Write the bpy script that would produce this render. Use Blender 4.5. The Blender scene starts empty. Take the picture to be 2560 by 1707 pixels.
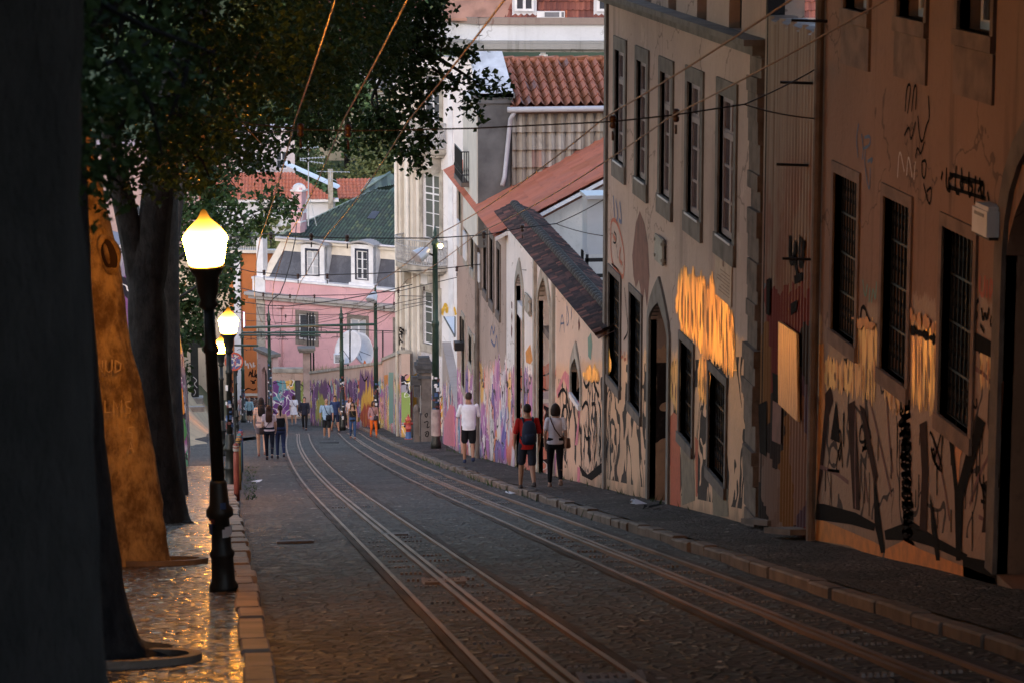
import bpy, bmesh, math, random
from mathutils import Vector, Matrix
random.seed(7)
R = random.random
def ru(a, b): return a + (b - a) * random.random()
scene = bpy.context.scene
COL = scene.collection

# ------------------------------------------------------------------ camera
FPX, HZ, VX = 7000.0, -350.0, 510.0
PITCH = math.atan((853.5 - HZ) / FPX)
YAW = math.atan((1280 - VX) / FPX * math.cos(PITCH))
SL, H0 = 0.1896, 2.05
cp, sp, ca, sa = math.cos(PITCH), math.sin(PITCH), math.cos(YAW), math.sin(YAW)
CR = Vector((ca, -sa, 0)); CF = Vector((sa * cp, ca * cp, -sp)); CU = Vector((sa * sp, ca * sp, cp))
CFH = Vector((sa, ca, 0))

def ray(px, py):
    return CF + CR * ((px - 1280) / FPX) + CU * ((853.5 - py) / FPX)
def at(px, py, y):                       # point seen there at street distance y
    d = ray(px, py); return d * (y / d.y)
def cz(x, y):
    """lie of the land: the steep street, the valley floor and the hill opposite"""
    z = -H0 - SL * min(y, 212)
    if y > 212: z -= 1.5 * (1 - math.exp(-(y - 212) / 30))
    if y > 250:
        t = min((y - 250) / 330, 1); z += 58 * t * t * (3 - 2 * t)
    return z
def onground(px, py, up=0.0):
    d = ray(px, py); t = (H0 - up) / (-d.z - SL * d.y); return d * t
def cx(y):                               # the street bends a little to the right further down
    t = max(0, (y - 50) / 72); return 1.35 * t ** 1.7 if y < 125 else 1.35 * (75 / 72) ** 1.7 + (y - 125) * 0.02

cam_d = bpy.data.cameras.new('camera'); cam = bpy.data.objects.new('camera', cam_d); COL.objects.link(cam)
M = Matrix((CR, CU, -CF)).transposed().to_4x4(); cam.matrix_world = M
cam_d.sensor_width = 36.0; cam_d.lens = FPX / 2560 * 36.0
cam_d.clip_start = 0.5; cam_d.clip_end = 4000
cam_d.dof.use_dof = True; cam_d.dof.focus_distance = 85; cam_d.dof.aperture_fstop = 6.3
scene.camera = cam

# ------------------------------------------------------------------ materials
class NT:
    def __init__(s, name):
        s.m = bpy.data.materials.new(name); s.m.use_nodes = True
        s.t = s.m.node_tree; s.t.nodes.clear()
        s.o = s.t.nodes.new('ShaderNodeOutputMaterial')
    def n(s, typ, ins=None, **kw):
        nd = s.t.nodes.new(typ)
        for k, v in kw.items(): setattr(nd, k, v)
        for k, v in (ins or {}).items(): s.put(nd.inputs[k], v)
        return nd
    def put(s, sock, v):
        if isinstance(v, bpy.types.NodeSocket): s.t.links.new(v, sock)
        elif isinstance(v, (tuple, list)) and sock.type == 'RGBA': sock.default_value = (*v[:3], 1)
        else: sock.default_value = v
    def uv(s): return s.n('ShaderNodeUVMap').outputs[0]
    def pos(s): return s.n('ShaderNodeTexCoord').outputs['Object']
    def scale(s, v, sc, loc=(0, 0, 0)):
        return s.n('ShaderNodeMapping', {'Vector': v, 'Scale': sc, 'Location': loc}).outputs[0]
    def sep(s, v): return s.n('ShaderNodeSeparateXYZ', {0: v}).outputs
    def comb(s, x, y, z=0.0): return s.n('ShaderNodeCombineXYZ', {0: x, 1: y, 2: z}).outputs[0]
    def noise(s, v, sc, det=3.0, rough=0.55, dist=0.0, col=False):
        o = s.n('ShaderNodeTexNoise', {'Vector': v, 'Scale': sc, 'Detail': det, 'Roughness': rough, 'Distortion': dist}).outputs
        return o[1] if col else o[0]
    def vor(s, v, sc, feat='F1', rnd=1.0):
        return s.n('ShaderNodeTexVoronoi', {'Vector': v, 'Scale': sc, 'Randomness': rnd}, feature=feat).outputs
    def math(s, op, a, b=0.0, c=0.0, clamp=False):
        nd = s.n('ShaderNodeMath', {0: a, 1: b, 2: c}, operation=op); nd.use_clamp = clamp; return nd.outputs[0]
    def mix(s, f, a, b, mode='MIX'):
        nd = s.n('ShaderNodeMix', data_type='RGBA', blend_type=mode); nd.clamp_factor = True
        s.put(nd.inputs[0], f); s.put(nd.inputs[6], a); s.put(nd.inputs[7], b); return nd.outputs[2]
    def ss(s, x, lo, hi):
        return s.n('ShaderNodeMapRange', {'Value': x, 'From Min': lo, 'From Max': hi, 'To Min': 0.0, 'To Max': 1.0}, interpolation_type='SMOOTHSTEP').outputs[0]
    def ramp(s, f, stops, interp='CONSTANT'):
        nd = s.n('ShaderNodeValToRGB', {0: f}); cr = nd.color_ramp; cr.interpolation = interp
        while len(cr.elements) < len(stops): cr.elements.new(0.5)
        for e, (p, c) in zip(cr.elements, stops): e.position = p; e.color = (*c, 1)
        return nd.outputs[0]
    def bump(s, h, st=0.4, d=0.02): return s.n('ShaderNodeBump', {'Height': h, 'Strength': st, 'Distance': d}).outputs[0]
    def done(s, col, rough=0.8, nrm=None, metal=0.0, spec=0.4, **kw):
        b = s.n('ShaderNodeBsdfPrincipled', {'Base Color': col, 'Roughness': rough, 'Metallic': metal, 'Specular IOR Level': spec})
        if nrm is not None: s.put(b.inputs['Normal'], nrm)
        for k, v in kw.items(): s.put(b.inputs[k.replace('_', ' ')], v)
        s.t.links.new(b.outputs[0], s.o.inputs[0]); return s.m

def plain(name, col, rough=0.7, metal=0.0, var=0.25, sc=6.0, spec=0.4, bump=0.15):
    t = NT(name); p = t.pos(); n = t.noise(p, sc, 5)
    c = t.mix(t.ss(n, 0.3, 0.75), col, [v * (1 - var) for v in col])
    return t.done(c, rough, t.bump(t.noise(p, sc * 8, 3), bump, 0.01), metal, spec)

def rgb(r, g, b):                        # sRGB 0-255 to linear
    f = lambda v: (v / 255 / 12.92) if v / 255 <= 0.04045 else ((v / 255 + 0.055) / 1.055) ** 2.4
    return (f(r), f(g), f(b))

def wall_mat(name, col, dirt=(0.12, 0.09, 0.07), amt=0.55, graf=None, rough=0.85, foot=0.6, sheen=None):
    """weathered plaster in metres along the wall / above the pavement, with painted layers"""
    t = NT(name); uv = t.uv(); s = t.sep(uv); u, v = s[0], s[1]
    big = t.noise(uv, 0.45, 5, 0.6); streak = t.noise(t.scale(uv, (2.2, 0.16, 1)), 1.0, 5, 0.65)
    fine = t.noise(uv, 9, 4)
    c = t.mix(t.ss(big, 0.35, 0.8), col, [x * 0.78 for x in col])
    c = t.mix(t.math('MULTIPLY', t.ss(streak, 0.52, 0.80), amt), c, dirt)
    c = t.mix(t.math('MULTIPLY', t.ss(fine, 0.5, 0.8), 0.18), c, dirt)
    patch = t.ss(t.noise(uv, 0.8, 7, 0.7), 0.62, 0.67)
    c = t.mix(t.math('MULTIPLY', patch, 0.35), c, [min(1, x * 1.25 + 0.03) for x in col])
    cw = t.n('ShaderNodeVectorMath', {0: uv, 1: t.noise(uv, 1.3, 3, 0.6, 0, True)}, operation='ADD').outputs[0]
    ce = t.vor(t.scale(cw, (0.33, 0.45, 1)), 1.0, 'DISTANCE_TO_EDGE')[0]
    ck = t.math('MULTIPLY', t.math('LESS_THAN', ce, 0.008), t.math('GREATER_THAN', t.noise(uv, 0.5, 2), 0.47))
    c = t.mix(t.math('MULTIPLY', ck, 0.6), c, dirt)
    damp = t.math('MULTIPLY', t.ss(t.noise(t.scale(uv, (0.9, 0.35, 1), (5, 5, 0)), 1.0, 6, 0.7), 0.55, 0.68), amt * 0.45); c = t.mix(damp, c, [x * 0.5 + y * 0.3 for x, y in zip(col, dirt)])
    rg = rough
    if graf:
        kind, H, amp = graf['kind'], graf.get('h', 2.4), graf.get('amp', 0.9)
        edge = t.noise(t.scale(uv, (1.0, 0.12, 1)), 2.2, 4, 0.7)
        top = t.math('ADD', t.math('MULTIPLY', t.math('SUBTRACT', edge, 0.5), amp * 2), H)
        mask = t.math('LESS_THAN', v, top)
        wob = t.noise(uv, 1.1, 2, 0.5, 0.0, True)
        w = t.n('ShaderNodeVectorMath', {0: uv, 1: wob}, operation='ADD').outputs[0]
        sx = graf.get('sx', 0.55); sy = graf.get('sy', 0.65)
        if kind == 'multi':
            pal = graf['pal']; st = [(i / len(pal), p) for i, p in enumerate(pal)]
            cell = t.vor(t.scale(w, (sx, sy, 1)), 1.0)
            g = t.ramp(t.sep(cell[1])[0], st)
            cell2 = t.vor(t.scale(w, (sx * 2.3, sy * 1.5, 1), (3, 1, 0)), 1.0)
            m2 = t.ss(t.noise(uv, 0.7, 2), 0.47, 0.5)
            g = t.mix(m2, g, t.ramp(t.sep(cell2[1])[1], st))
            lin = t.math('ABSOLUTE', t.math('SUBTRACT', t.noise(t.scale(w, (1, 0.8, 1)), 0.9, 1.5, 0.5, 1.2), 0.5))
            nl = t.math('LESS_THAN', lin, graf.get('lw', 0.022)); g = t.mix(nl, g, graf.get('line', (0.015, 0.012, 0.02)))
            l2 = t.math('ABSOLUTE', t.math('SUBTRACT', t.noise(t.scale(w, (1.7, 1.2, 1), (7, 2, 0)), 0.8, 1, 0.5, 0.8), 0.5))
            g = t.mix(t.math('LESS_THAN', l2, 0.010), g, (0.75, 0.72, 0.7))
            gd = t.noise(t.scale(uv, (6, 0.7, 1)), 1.0, 3)
            g = t.mix(t.math('MULTIPLY', t.ss(gd, 0.55, 0.7), 0.45), g, c)
        else:
            g = t.mix(t.ss(t.noise(uv, 0.5, 3), 0.4, 0.7), graf['col'], [x * 0.8 for x in graf['col']])
            lin = t.math('ABSOLUTE', t.math('SUBTRACT', t.noise(t.scale(w, (sx, sy, 1)), 1.0, 1.0, 0.4, 1.6), 0.5))
            hi = t.ss(v, 0.25, 0.6)
            lm = t.math('MULTIPLY', t.math('LESS_THAN', lin, graf.get('lw', 0.035)), t.math('GREATER_THAN', v, graf.get('lo', 0.3)))
            lm = t.math('MULTIPLY', lm, t.math('LESS_THAN', v, graf.get('hi', H - 0.3)))
            g = t.mix(lm, g, graf.get('line', (0.03, 0.02, 0.018))); nl = lm
        g = t.mix(t.math('MULTIPLY', t.ss(fine, 0.52, 0.75), 0.25), g, dirt)
        c = t.mix(mask, c, g)
        rg = t.math('SUBTRACT', rough, t.math('MULTIPLY', t.math('MULTIPLY', mask, t.math('SUBTRACT', 1.0, nl)), graf.get('gloss', 0.25)))
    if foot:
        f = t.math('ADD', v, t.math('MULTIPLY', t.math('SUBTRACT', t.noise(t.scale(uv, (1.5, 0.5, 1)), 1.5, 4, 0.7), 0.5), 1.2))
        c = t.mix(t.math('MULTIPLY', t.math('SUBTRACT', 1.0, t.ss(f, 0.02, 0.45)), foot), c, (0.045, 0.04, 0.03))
    hgt = t.math('ADD', t.noise(uv, 14, 4), t.math('MULTIPLY', big, 3.0))
    return t.done(c, rg, t.bump(hgt, 0.35, 0.02))

def tile_mat(name, stops, moss=None, mossamt=0.5, rough=0.8, pan=None, panamt=0.6):
    """one colour per tile: uv counts columns and rows"""
    t = NT(name); uv = t.uv()
    cell = t.n('ShaderNodeVectorMath', {0: uv}, operation='FLOOR').outputs[0]
    r = t.n('ShaderNodeTexWhiteNoise', {0: cell}, noise_dimensions='2D').outputs[0]
    c = t.ramp(r, stops, 'LINEAR')
    n = t.noise(uv, 0.22, 6, 0.65)
    if moss: c = t.mix(t.math('MULTIPLY', t.ss(n, 0.48, 0.62), mossamt), c, moss)
    if pan:                              # pans between the barrels painted darker: shade of the ridges, plus dirt and moss
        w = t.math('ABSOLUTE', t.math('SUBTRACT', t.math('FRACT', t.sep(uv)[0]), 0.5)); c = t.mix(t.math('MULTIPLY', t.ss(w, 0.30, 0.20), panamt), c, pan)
    n2 = t.noise(uv, 1.6, 4)
    c = t.mix(t.math('MULTIPLY', t.ss(n2, 0.5, 0.8), 0.35), c, (0.05, 0.035, 0.03))
    return t.done(c, rough, t.bump(t.noise(uv, 5, 3), 0.25, 0.02))

# ------------------------------------------------------------------ mesh building
class MB:
    def __init__(s): s.v = []; s.f = []; s.mi = []; s.uv = None; s.cur = 0; s.smooth = False
    def add(s, vs, fs, m=None):
        b = len(s.v); s.v += [Vector(v) for v in vs]
        for f in fs: s.f.append([b + i for i in f]); s.mi.append(s.cur if m is None else m)
        return s
    def box(s, c, size, ax=None, rz=0.0):
        c = Vector(c); hx, hy, hz = [k / 2 for k in size]
        if ax is None: X, Y, Z = Vector((math.cos(rz), math.sin(rz), 0)), Vector((-math.sin(rz), math.cos(rz), 0)), Vector((0, 0, 1))
        else: X, Y, Z = ax
        vs = [c + X * (hx * i) + Y * (hy * j) + Z * (hz * k) for i in (-1, 1) for j in (-1, 1) for k in (-1, 1)]
        return s.add(vs, [(0, 1, 3, 2), (4, 6, 7, 5), (0, 4, 5, 1), (2, 3, 7, 6), (0, 2, 6, 4), (1, 5, 7, 3)])
    def tube(s, pts, rad, n=8, cap=True):
        pts = [Vector(p) for p in pts]
        if not isinstance(rad, (list, tuple)): rad = [rad] * len(pts)
        vs, fs = [], []; ref = None
        for i, p in enumerate(pts):
            d = (pts[min(i + 1, len(pts) - 1)] - pts[max(i - 1, 0)]).normalized()
            if ref is None: ref = Vector((1, 0, 0)) if abs(d.x) < 0.9 else Vector((0, 1, 0))
            a = (ref - d * ref.dot(d)).normalized(); b = d.cross(a); ref = a
            for k in range(n):
                t = 2 * math.pi * k / n; vs.append(p + (a * math.cos(t) + b * math.sin(t)) * rad[i])
        for i in range(len(pts) - 1):
            for k in range(n):
                k2 = (k + 1) % n; fs.append((i * n + k, i * n + k2, (i + 1) * n + k2, (i + 1) * n + k))
        if cap: fs.append(tuple(range(n))[::-1]); fs.append(tuple((len(pts) - 1) * n + k for k in range(n)))
        return s.add(vs, fs)
    def rough(s, pts, rad, n=22, amp=0.10, flare=0.0):
        from mathutils import noise
        P_, R_ = [], []; K = 7
        q = [Vector(p) for p in pts]
        for i in range(len(q) - 1):
            p0, p1, p2, p3 = q[max(i - 1, 0)], q[i], q[i + 1], q[min(i + 2, len(q) - 1)]
            for k in range(K):
                t = k / K; P_.append(0.5 * ((2 * p1) + (p2 - p0) * t + (2 * p0 - 5 * p1 + 4 * p2 - p3) * t * t + (3 * p1 - p0 - 3 * p2 + p3) * t ** 3)); R_.append(rad[i] + (rad[i + 1] - rad[i]) * t)
        P_.append(q[-1]); R_.append(rad[-1]); b0 = len(s.v); s.tube(P_, R_, n)
        for i, c in enumerate(P_):
            for k in range(n):
                v = s.v[b0 + i * n + k]; d = v - c; u = d.normalized() if d.length else d
                w = noise.noise(Vector((u.x * 1.6, u.y * 1.6, v.z * 0.35 + c.x))) * amp * 1.3 + noise.noise(Vector((u.x * 4, u.y * 4, v.z * 1.1))) * amp * 0.6 + noise.noise(v * 5.0) * amp * 0.35
                fl = flare * max(0, 1 - i / (K * 1.3)) ** 2 * (0.4 + 1.2 * max(0, noise.noise(Vector((u.x * 2.2, u.y * 2.2, 3.3)))))
                s.v[b0 + i * n + k] = c + d * (1 + w + fl)
        return s
    def lathe(s, prof, base=(0, 0, 0), n=16, capt=True):
        b = Vector(base); vs, fs = [], []
        for r, z in prof:
            for k in range(n):
                t = 2 * math.pi * k / n; vs.append(b + Vector((r * math.cos(t), r * math.sin(t), z)))
        for i in range(len(prof) - 1):
            for k in range(n):
                k2 = (k + 1) % n; fs.append((i * n + k, i * n + k2, (i + 1) * n + k2, (i + 1) * n + k))
        if capt: fs.append(tuple(range(n))[::-1]); fs.append(tuple((len(prof) - 1) * n + k for k in range(n)))
        return s.add(vs, fs)
    def ell(s, c, r, n=10, m=7, ax=None):
        c = Vector(c); X, Y, Z = ax or (Vector((1, 0, 0)), Vector((0, 1, 0)), Vector((0, 0, 1)))
        if not isinstance(r, (tuple, list)): r = (r, r, r)
        vs = [c - Z * r[2]]; fs = []
        for i in range(1, m):
            ph = math.pi * i / m - math.pi / 2
            for k in range(n):
                t = 2 * math.pi * k / n
                vs.append(c + X * (r[0] * math.cos(ph) * math.cos(t)) + Y * (r[1] * math.cos(ph) * math.sin(t)) + Z * (r[2] * math.sin(ph)))
        vs.append(c + Z * r[2]); L = len(vs) - 1
        for k in range(n):
            k2 = (k + 1) % n; fs.append((0, 1 + k2, 1 + k)); fs.append((L, L - n + k, L - n + k2))
            for i in range(m - 2): fs.append((1 + i * n + k, 1 + i * n + k2, 1 + (i + 1) * n + k2, 1 + (i + 1) * n + k))
        return s.add(vs, fs)
    def capsule(s, a, b, ra, rb, n=10):
        a, b = Vector(a), Vector(b); s.ell(a, ra, n, 6); s.ell(b, rb, n, 6)
        if (b - a).length > 1e-4: s.tube([a, b], [ra, rb], n)
        return s
    def loft(s, rings, n=14, up=None):   # rings: (center, rx, ry[, X, Y])
        vs, fs = [], []
        for r in rings:
            c = Vector(r[0]); X = r[3] if len(r) > 3 else Vector((1, 0, 0)); Y = r[4] if len(r) > 4 else Vector((0, 1, 0))
            for k in range(n):
                t = 2 * math.pi * k / n; vs.append(c + X * (r[1] * math.cos(t)) + Y * (r[2] * math.sin(t)))
        for i in range(len(rings) - 1):
            for k in range(n):
                k2 = (k + 1) % n; fs.append((i * n + k, i * n + k2, (i + 1) * n + k2, (i + 1) * n + k))
        fs.append(tuple(range(n))[::-1]); fs.append(tuple((len(rings) - 1) * n + k for k in range(n)))
        return s.add(vs, fs)
    def prism(s, poly, off):             # poly: world points in a plane; off: extrusion vector
        n = len(poly); off = Vector(off); a = [Vector(p) for p in poly]
        vs = a + [p + off for p in a]
        fs = [tuple(range(n))[::-1], tuple(range(n, 2 * n))] + [(i, (i + 1) % n, n + (i + 1) % n, n + i) for i in range(n)]
        return s.add(vs, fs)
    def build(s, name, mat=None, parent=None, smooth=False, uvs='wall', fix=True):
        o3 = Vector(parent.get('_o', (0, 0, 0))) if parent is not None else Vector((0, 0, 0))
        me = bpy.data.meshes.new(name); me.from_pydata([tuple(v - o3) for v in s.v], [], s.f)
        mats = mat if isinstance(mat, list) else [mat]
        for m in mats: me.materials.append(m)
        if len(mats) > 1: me.polygons.foreach_set('material_index', s.mi)
        if fix:
            bm = bmesh.new(); bm.from_mesh(me); bmesh.ops.recalc_face_normals(bm, faces=bm.faces); bm.to_mesh(me); bm.free()
        if uvs == 'wall': autouv(me, o3)
        if smooth: me.polygons.foreach_set('use_smooth', [True] * len(me.polygons))
        me.update()
        o = bpy.data.objects.new(name, me); COL.objects.link(o)
        if parent is not None: o.parent = parent
        if smooth == 'auto':
            pass
        return o

def autouv(me, o3=Vector((0, 0, 0))):
    uvl = me.uv_layers.new(name='uv'); d = uvl.data
    for p in me.polygons:
        n = p.normal
        if abs(n.z) < 0.75:
            t = Vector((n.y, -n.x, 0))
            t = t.normalized() if t.length > 1e-6 else Vector((1, 0, 0))
            for li in p.loop_indices:
                w = me.vertices[me.loops[li].vertex_index].co + o3
                d[li].uv = (w.dot(t), w.z - cz(w.x, w.y))
        else:
            for li in p.loop_indices:
                w = me.vertices[me.loops[li].vertex_index].co + o3; d[li].uv = (w.x, w.y)

def tag(o, label, cat, group=None, kind=None):
    o['label'] = label; o['category'] = cat
    if group: o['group'] = group
    if kind: o['kind'] = kind
    return o
def thing(name, label, cat, loc=(0, 0, 0), rz=0.0, group=None):
    o = bpy.data.objects.new(name, None); COL.objects.link(o); o.empty_display_size = 0.3
    o.location = loc; o.rotation_euler = (0, 0, rz)
    return tag(o, label, cat, group)
def wthing(name, label, cat, base, group=None):   # its parts are given in world coordinates
    o = thing(name, label, cat, base, 0, group); o['_o'] = [float(k) for k in base]; return o
def struct(o): o['kind'] = 'structure'; return o
def dup(root, loc, rz=0.0, label=None, group=None):
    r = root.copy(); COL.objects.link(r); r.location = loc; r.rotation_euler = (0, 0, rz)
    if label: r['label'] = label
    if group: r['group'] = group
    for ch in list(root.children):
        c = ch.copy(); COL.objects.link(c); c.parent = r
        for g in list(ch.children):
            d = g.copy(); COL.objects.link(d); d.parent = c
    return r

class Plane:
    """a vertical facade: a runs along it, z is height, d is outwards"""
    def __init__(s, o, u, flip=False):
        s.o = Vector((o[0], o[1], 0)); s.u = Vector((u[0], u[1], 0)).normalized()
        s.n = Vector((-s.u.y, s.u.x, 0)) * (-1 if flip else 1)
    def p(s, a, z, d=0.0): return s.o + s.u * a + s.n * d + Vector((0, 0, z))
    def hit(s, px, py, d=0.0):
        r = ray(px, py); q = s.o + s.n * d; t = q.dot(s.n) / r.dot(s.n); w = r * t
        return ((w - s.o).dot(s.u), w.z)
    def g(s, a): w = s.p(a, 0); return cz(w.x, w.y)
    def box(s, mb, a0, a1, z0, z1, d0, d1):
        c = s.p((a0 + a1) / 2, (z0 + z1) / 2, (d0 + d1) / 2)
        return mb.box(c, (abs(a1 - a0), abs(d1 - d0), abs(z1 - z0)), (s.u, s.n, Vector((0, 0, 1))))
    def poly(s, mb, pts, d0, d1):        # pts (a, z)
        return mb.prism([s.p(a, z, d0) for a, z in pts], s.n * (d1 - d0))
    def pix(s, pts, d=0.0): return [s.hit(x, y, d) for x, y in pts]

def arch_pts(a0, a1, z0, zs, zt, n=10, pointed=True):
    """outline of an arched opening: spring line zs, crown zt"""
    m = (a0 + a1) / 2; pts = [(a0, z0), (a0, zs)]
    for i in range(1, n):
        t = math.pi * (1 - i / n); x = math.cos(t); y = math.sin(t)
        if pointed: y = min(1, (1 - abs(x)) ** 0.62)
        pts.append((m + (a1 - a0) / 2 * x, zs + (zt - zs) * y))
    return pts + [(a1, zs), (a1, z0)]

def wall(P, a0, a1, zb, zt, holes=(), thick=0.35, reveal=0.28, zb2=None):
    """wall slab with real openings. holes: (a0,a1,z0,z1[,spring]) ; spring makes an arch"""
    mb = MB(); As = sorted({a0, a1, *[h[0] for h in holes], *[h[1] for h in holes]}); 
    st = max(1, int((a1 - a0) / 4)); As = sorted(set(As) | {a0 + (a1 - a0) * i / st for i in range(st + 1)})
    Zs = sorted({zb, zt, *[h[2] for h in holes], *[h[3] for h in holes]})
    Zs = [z for z in Zs if zb <= z <= zt]; As = [a for a in As if a0 <= a <= a1]
    for i in range(len(As) - 1):
        for j in range(len(Zs) - 1):
            ac, zc = (As[i] + As[i + 1]) / 2, (Zs[j] + Zs[j + 1]) / 2
            if any(h[0] < ac < h[1] and h[2] < zc < h[3] for h in holes): continue
            mb.add([P.p(As[i], Zs[j]), P.p(As[i + 1], Zs[j]), P.p(As[i + 1], Zs[j + 1]), P.p(As[i], Zs[j + 1])], [(0, 1, 2, 3)])
    for h in holes:
        if len(h) > 4 and h[4]:
            pts = arch_pts(h[0], h[1], h[2], h[4], h[3])
            top = pts[1:-1]; m = len(top) // 2
            L = [P.p(*q) for q in top[:m + 1]] + [P.p(h[0], h[3])]
            Rr = [P.p(*q) for q in top[m:]] + [P.p(h[1], h[3])]
            mb.add(L, [tuple(range(len(L)))]); mb.add(Rr, [tuple(range(len(Rr)))])
        else: pts = [(h[0], h[2]), (h[0], h[3]), (h[1], h[3]), (h[1], h[2])]
        n = len(pts)
        for i in range(n):
            q, r = pts[i], pts[(i + 1) % n]
            mb.add([P.p(*q), P.p(*r), P.p(*r, -reveal), P.p(*q, -reveal)], [(0, 1, 2, 3)])
    # back and the four edges
    t = -thick
    mb.add([P.p(a0, zb, t), P.p(a1, zb, t), P.p(a1, zt, t), P.p(a0, zt, t)], [(0, 1, 2, 3)])
    for (q, r) in (((a0, zb), (a1, zb)), ((a1, zb), (a1, zt)), ((a1, zt), (a0, zt)), ((a0, zt), (a0, zb))):
        mb.add([P.p(*q), P.p(*r), P.p(*r, t), P.p(*q, t)], [(0, 1, 2, 3)])
    return mb

def window(P, parent, a0, a1, z0, z1, frame, glass, d=-0.2, nx=2, nz=3, fw=0.07, mw=0.035, name='window', transom=None):
    f = MB(); a0, a1 = min(a0, a1), max(a0, a1)
    for (p, q, r, s) in ((a0, a0 + fw, z0, z1), (a1 - fw, a1, z0, z1), (a0 + fw, a1 - fw, z0, z0 + fw), (a0 + fw, a1 - fw, z1 - fw, z1)):
        P.box(f, p, q, r, s, d - 0.05, d)
    for i in range(1, nx):
        a = a0 + (a1 - a0) * i / nx; w = fw * 0.7 if i * 2 == nx else mw / 2
        P.box(f, a - w, a + w, z0 + fw, z1 - fw, d - 0.045, d - 0.004)
    for j in range(1, nz):
        z = z0 + (z1 - z0) * j / nz; P.box(f, a0 + fw, a1 - fw, z - mw / 2, z + mw / 2, d - 0.04, d - 0.008)
    if transom: z = z0 + (z1 - z0) * transom; P.box(f, a0 + fw, a1 - fw, z - fw / 2, z + fw / 2, d - 0.05, d + 0.01)
    o = f.build(name, frame, parent)
    g = MB(); P.box(g, a0 + fw * 0.5, a1 - fw * 0.5, z0 + fw * 0.5, z1 - fw * 0.5, d - 0.035, d - 0.025)
    ob = g.build('pane', glass, None); ob.parent = o
    for v in ob.data.vertices: v.co -= Vector(parent.get('_o', (0, 0, 0)))
    return o

def sub(mb, name, mat, part, **kw):      # a sub-part in world coordinates under a part
    root = part.parent; ob = mb.build(name, mat, None, **kw)
    if root is not None:
        o3 = Vector(root.get('_o', (0, 0, 0)))
        for v in ob.data.vertices: v.co -= o3
    ob.parent = part; return ob

def surround(P, parent, a0, a1, z0, z1, m, w=0.16, d=0.03, sill=0.05, name='window_surround'):
    f = MB(); a0, a1 = min(a0, a1), max(a0, a1)
    P.box(f, a0 - w, a0, z0, z1, -0.1, d); P.box(f, a1, a1 + w, z0, z1, -0.1, d)
    P.box(f, a0 - w, a1 + w, z1, z1 + w * 1.15, -0.1, d)
    P.box(f, a0 - w, a1 + w, z0 - w * 1.5, z0, -0.1, d + sill)
    return f.build(name, m, parent)

def grille(P, parent, a0, a1, z0, z1, m, back, d=-0.1, step=0.13, name='window_grille'):
    f = MB(); a0, a1 = min(a0, a1), max(a0, a1); n = max(3, int((a1 - a0) / step))
    for i in range(n + 1):
        a = a0 + (a1 - a0) * i / n; P.box(f, a - 0.009, a + 0.009, z0, z1, d - 0.018, d)
    k = max(2, int((z1 - z0) / 0.42))
    for j in range(k + 1):
        z = z0 + (z1 - z0) * j / k; P.box(f, a0, a1, z - 0.012, z + 0.012, d - 0.022, d + 0.004)
    for i in range(n):                   # little lozenges between the bars
        a = a0 + (a1 - a0) * (i + 0.5) / n
        for j in range(k):
            z = z0 + (z1 - z0) * (j + 0.5) / k; r = (a1 - a0) / n * 0.45
            f.tube([P.p(a - r, z, d - 0.009), P.p(a, z + r * 1.3, d - 0.009), P.p(a + r, z, d - 0.009), P.p(a, z - r * 1.3, d - 0.009), P.p(a - r, z, d - 0.009)], 0.006, 4, False)
    o = f.build(name, m, parent)
    g = MB(); P.box(g, a0, a1, z0, z1, d - 0.17, d - 0.15); sub(g, 'pane', back, o); return o

def strokes(P, parent, lines, w, m, d=0.006, name='graffiti', pixel=True, px_w=None):
    """spray paint lines on a facade: a thin film, lines in photo pixels projected onto that wall"""
    f = MB()
    for ln in lines:
        pts = P.pix(ln) if pixel else ln
        q = [Vector((a, z, 0)) for a, z in pts]
        # smooth
        for _ in range(2):
            r = [q[0]]
            for i in range(len(q) - 1): r += [q[i] * 0.75 + q[i + 1] * 0.25, q[i] * 0.25 + q[i + 1] * 0.75]
            q = r + [q[-1]]
        vs = []; fs = []
        for i, c in enumerate(q):
            t = (q[min(i + 1, len(q) - 1)] - q[max(i - 1, 0)])
            t = t.normalized() if t.length > 1e-6 else Vector((1, 0, 0))
            nn = Vector((-t.y, t.x, 0)); ww = w * (0.8 + 0.4 * R()) / 2
            for sgn in (1, -1):
                e = c + nn * (ww * sgn); vs.append(P.p(e.x, e.y, d))
        for i in range(len(q) - 1): fs.append((2 * i, 2 * i + 1, 2 * i + 3, 2 * i + 2))
        f.add(vs, fs)
    return f.build(name, m, parent, fix=False)

def blots(P, parent, polys, m, d=0.005, name='graffiti', pixel=True):
    for k, pl in enumerate(polys):
        pts = P.pix(pl) if pixel else pl; f = MB()
        f.add([P.p(a, z, d + 0.0007 * k) for a, z in pts], [tuple(range(len(pts)))])
        o = f.build(name, m, parent, fix=False)
        bm = bmesh.new(); bm.from_mesh(o.data); bmesh.ops.triangulate(bm, faces=bm.faces); bm.to_mesh(o.data); bm.free()
    return o

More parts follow.
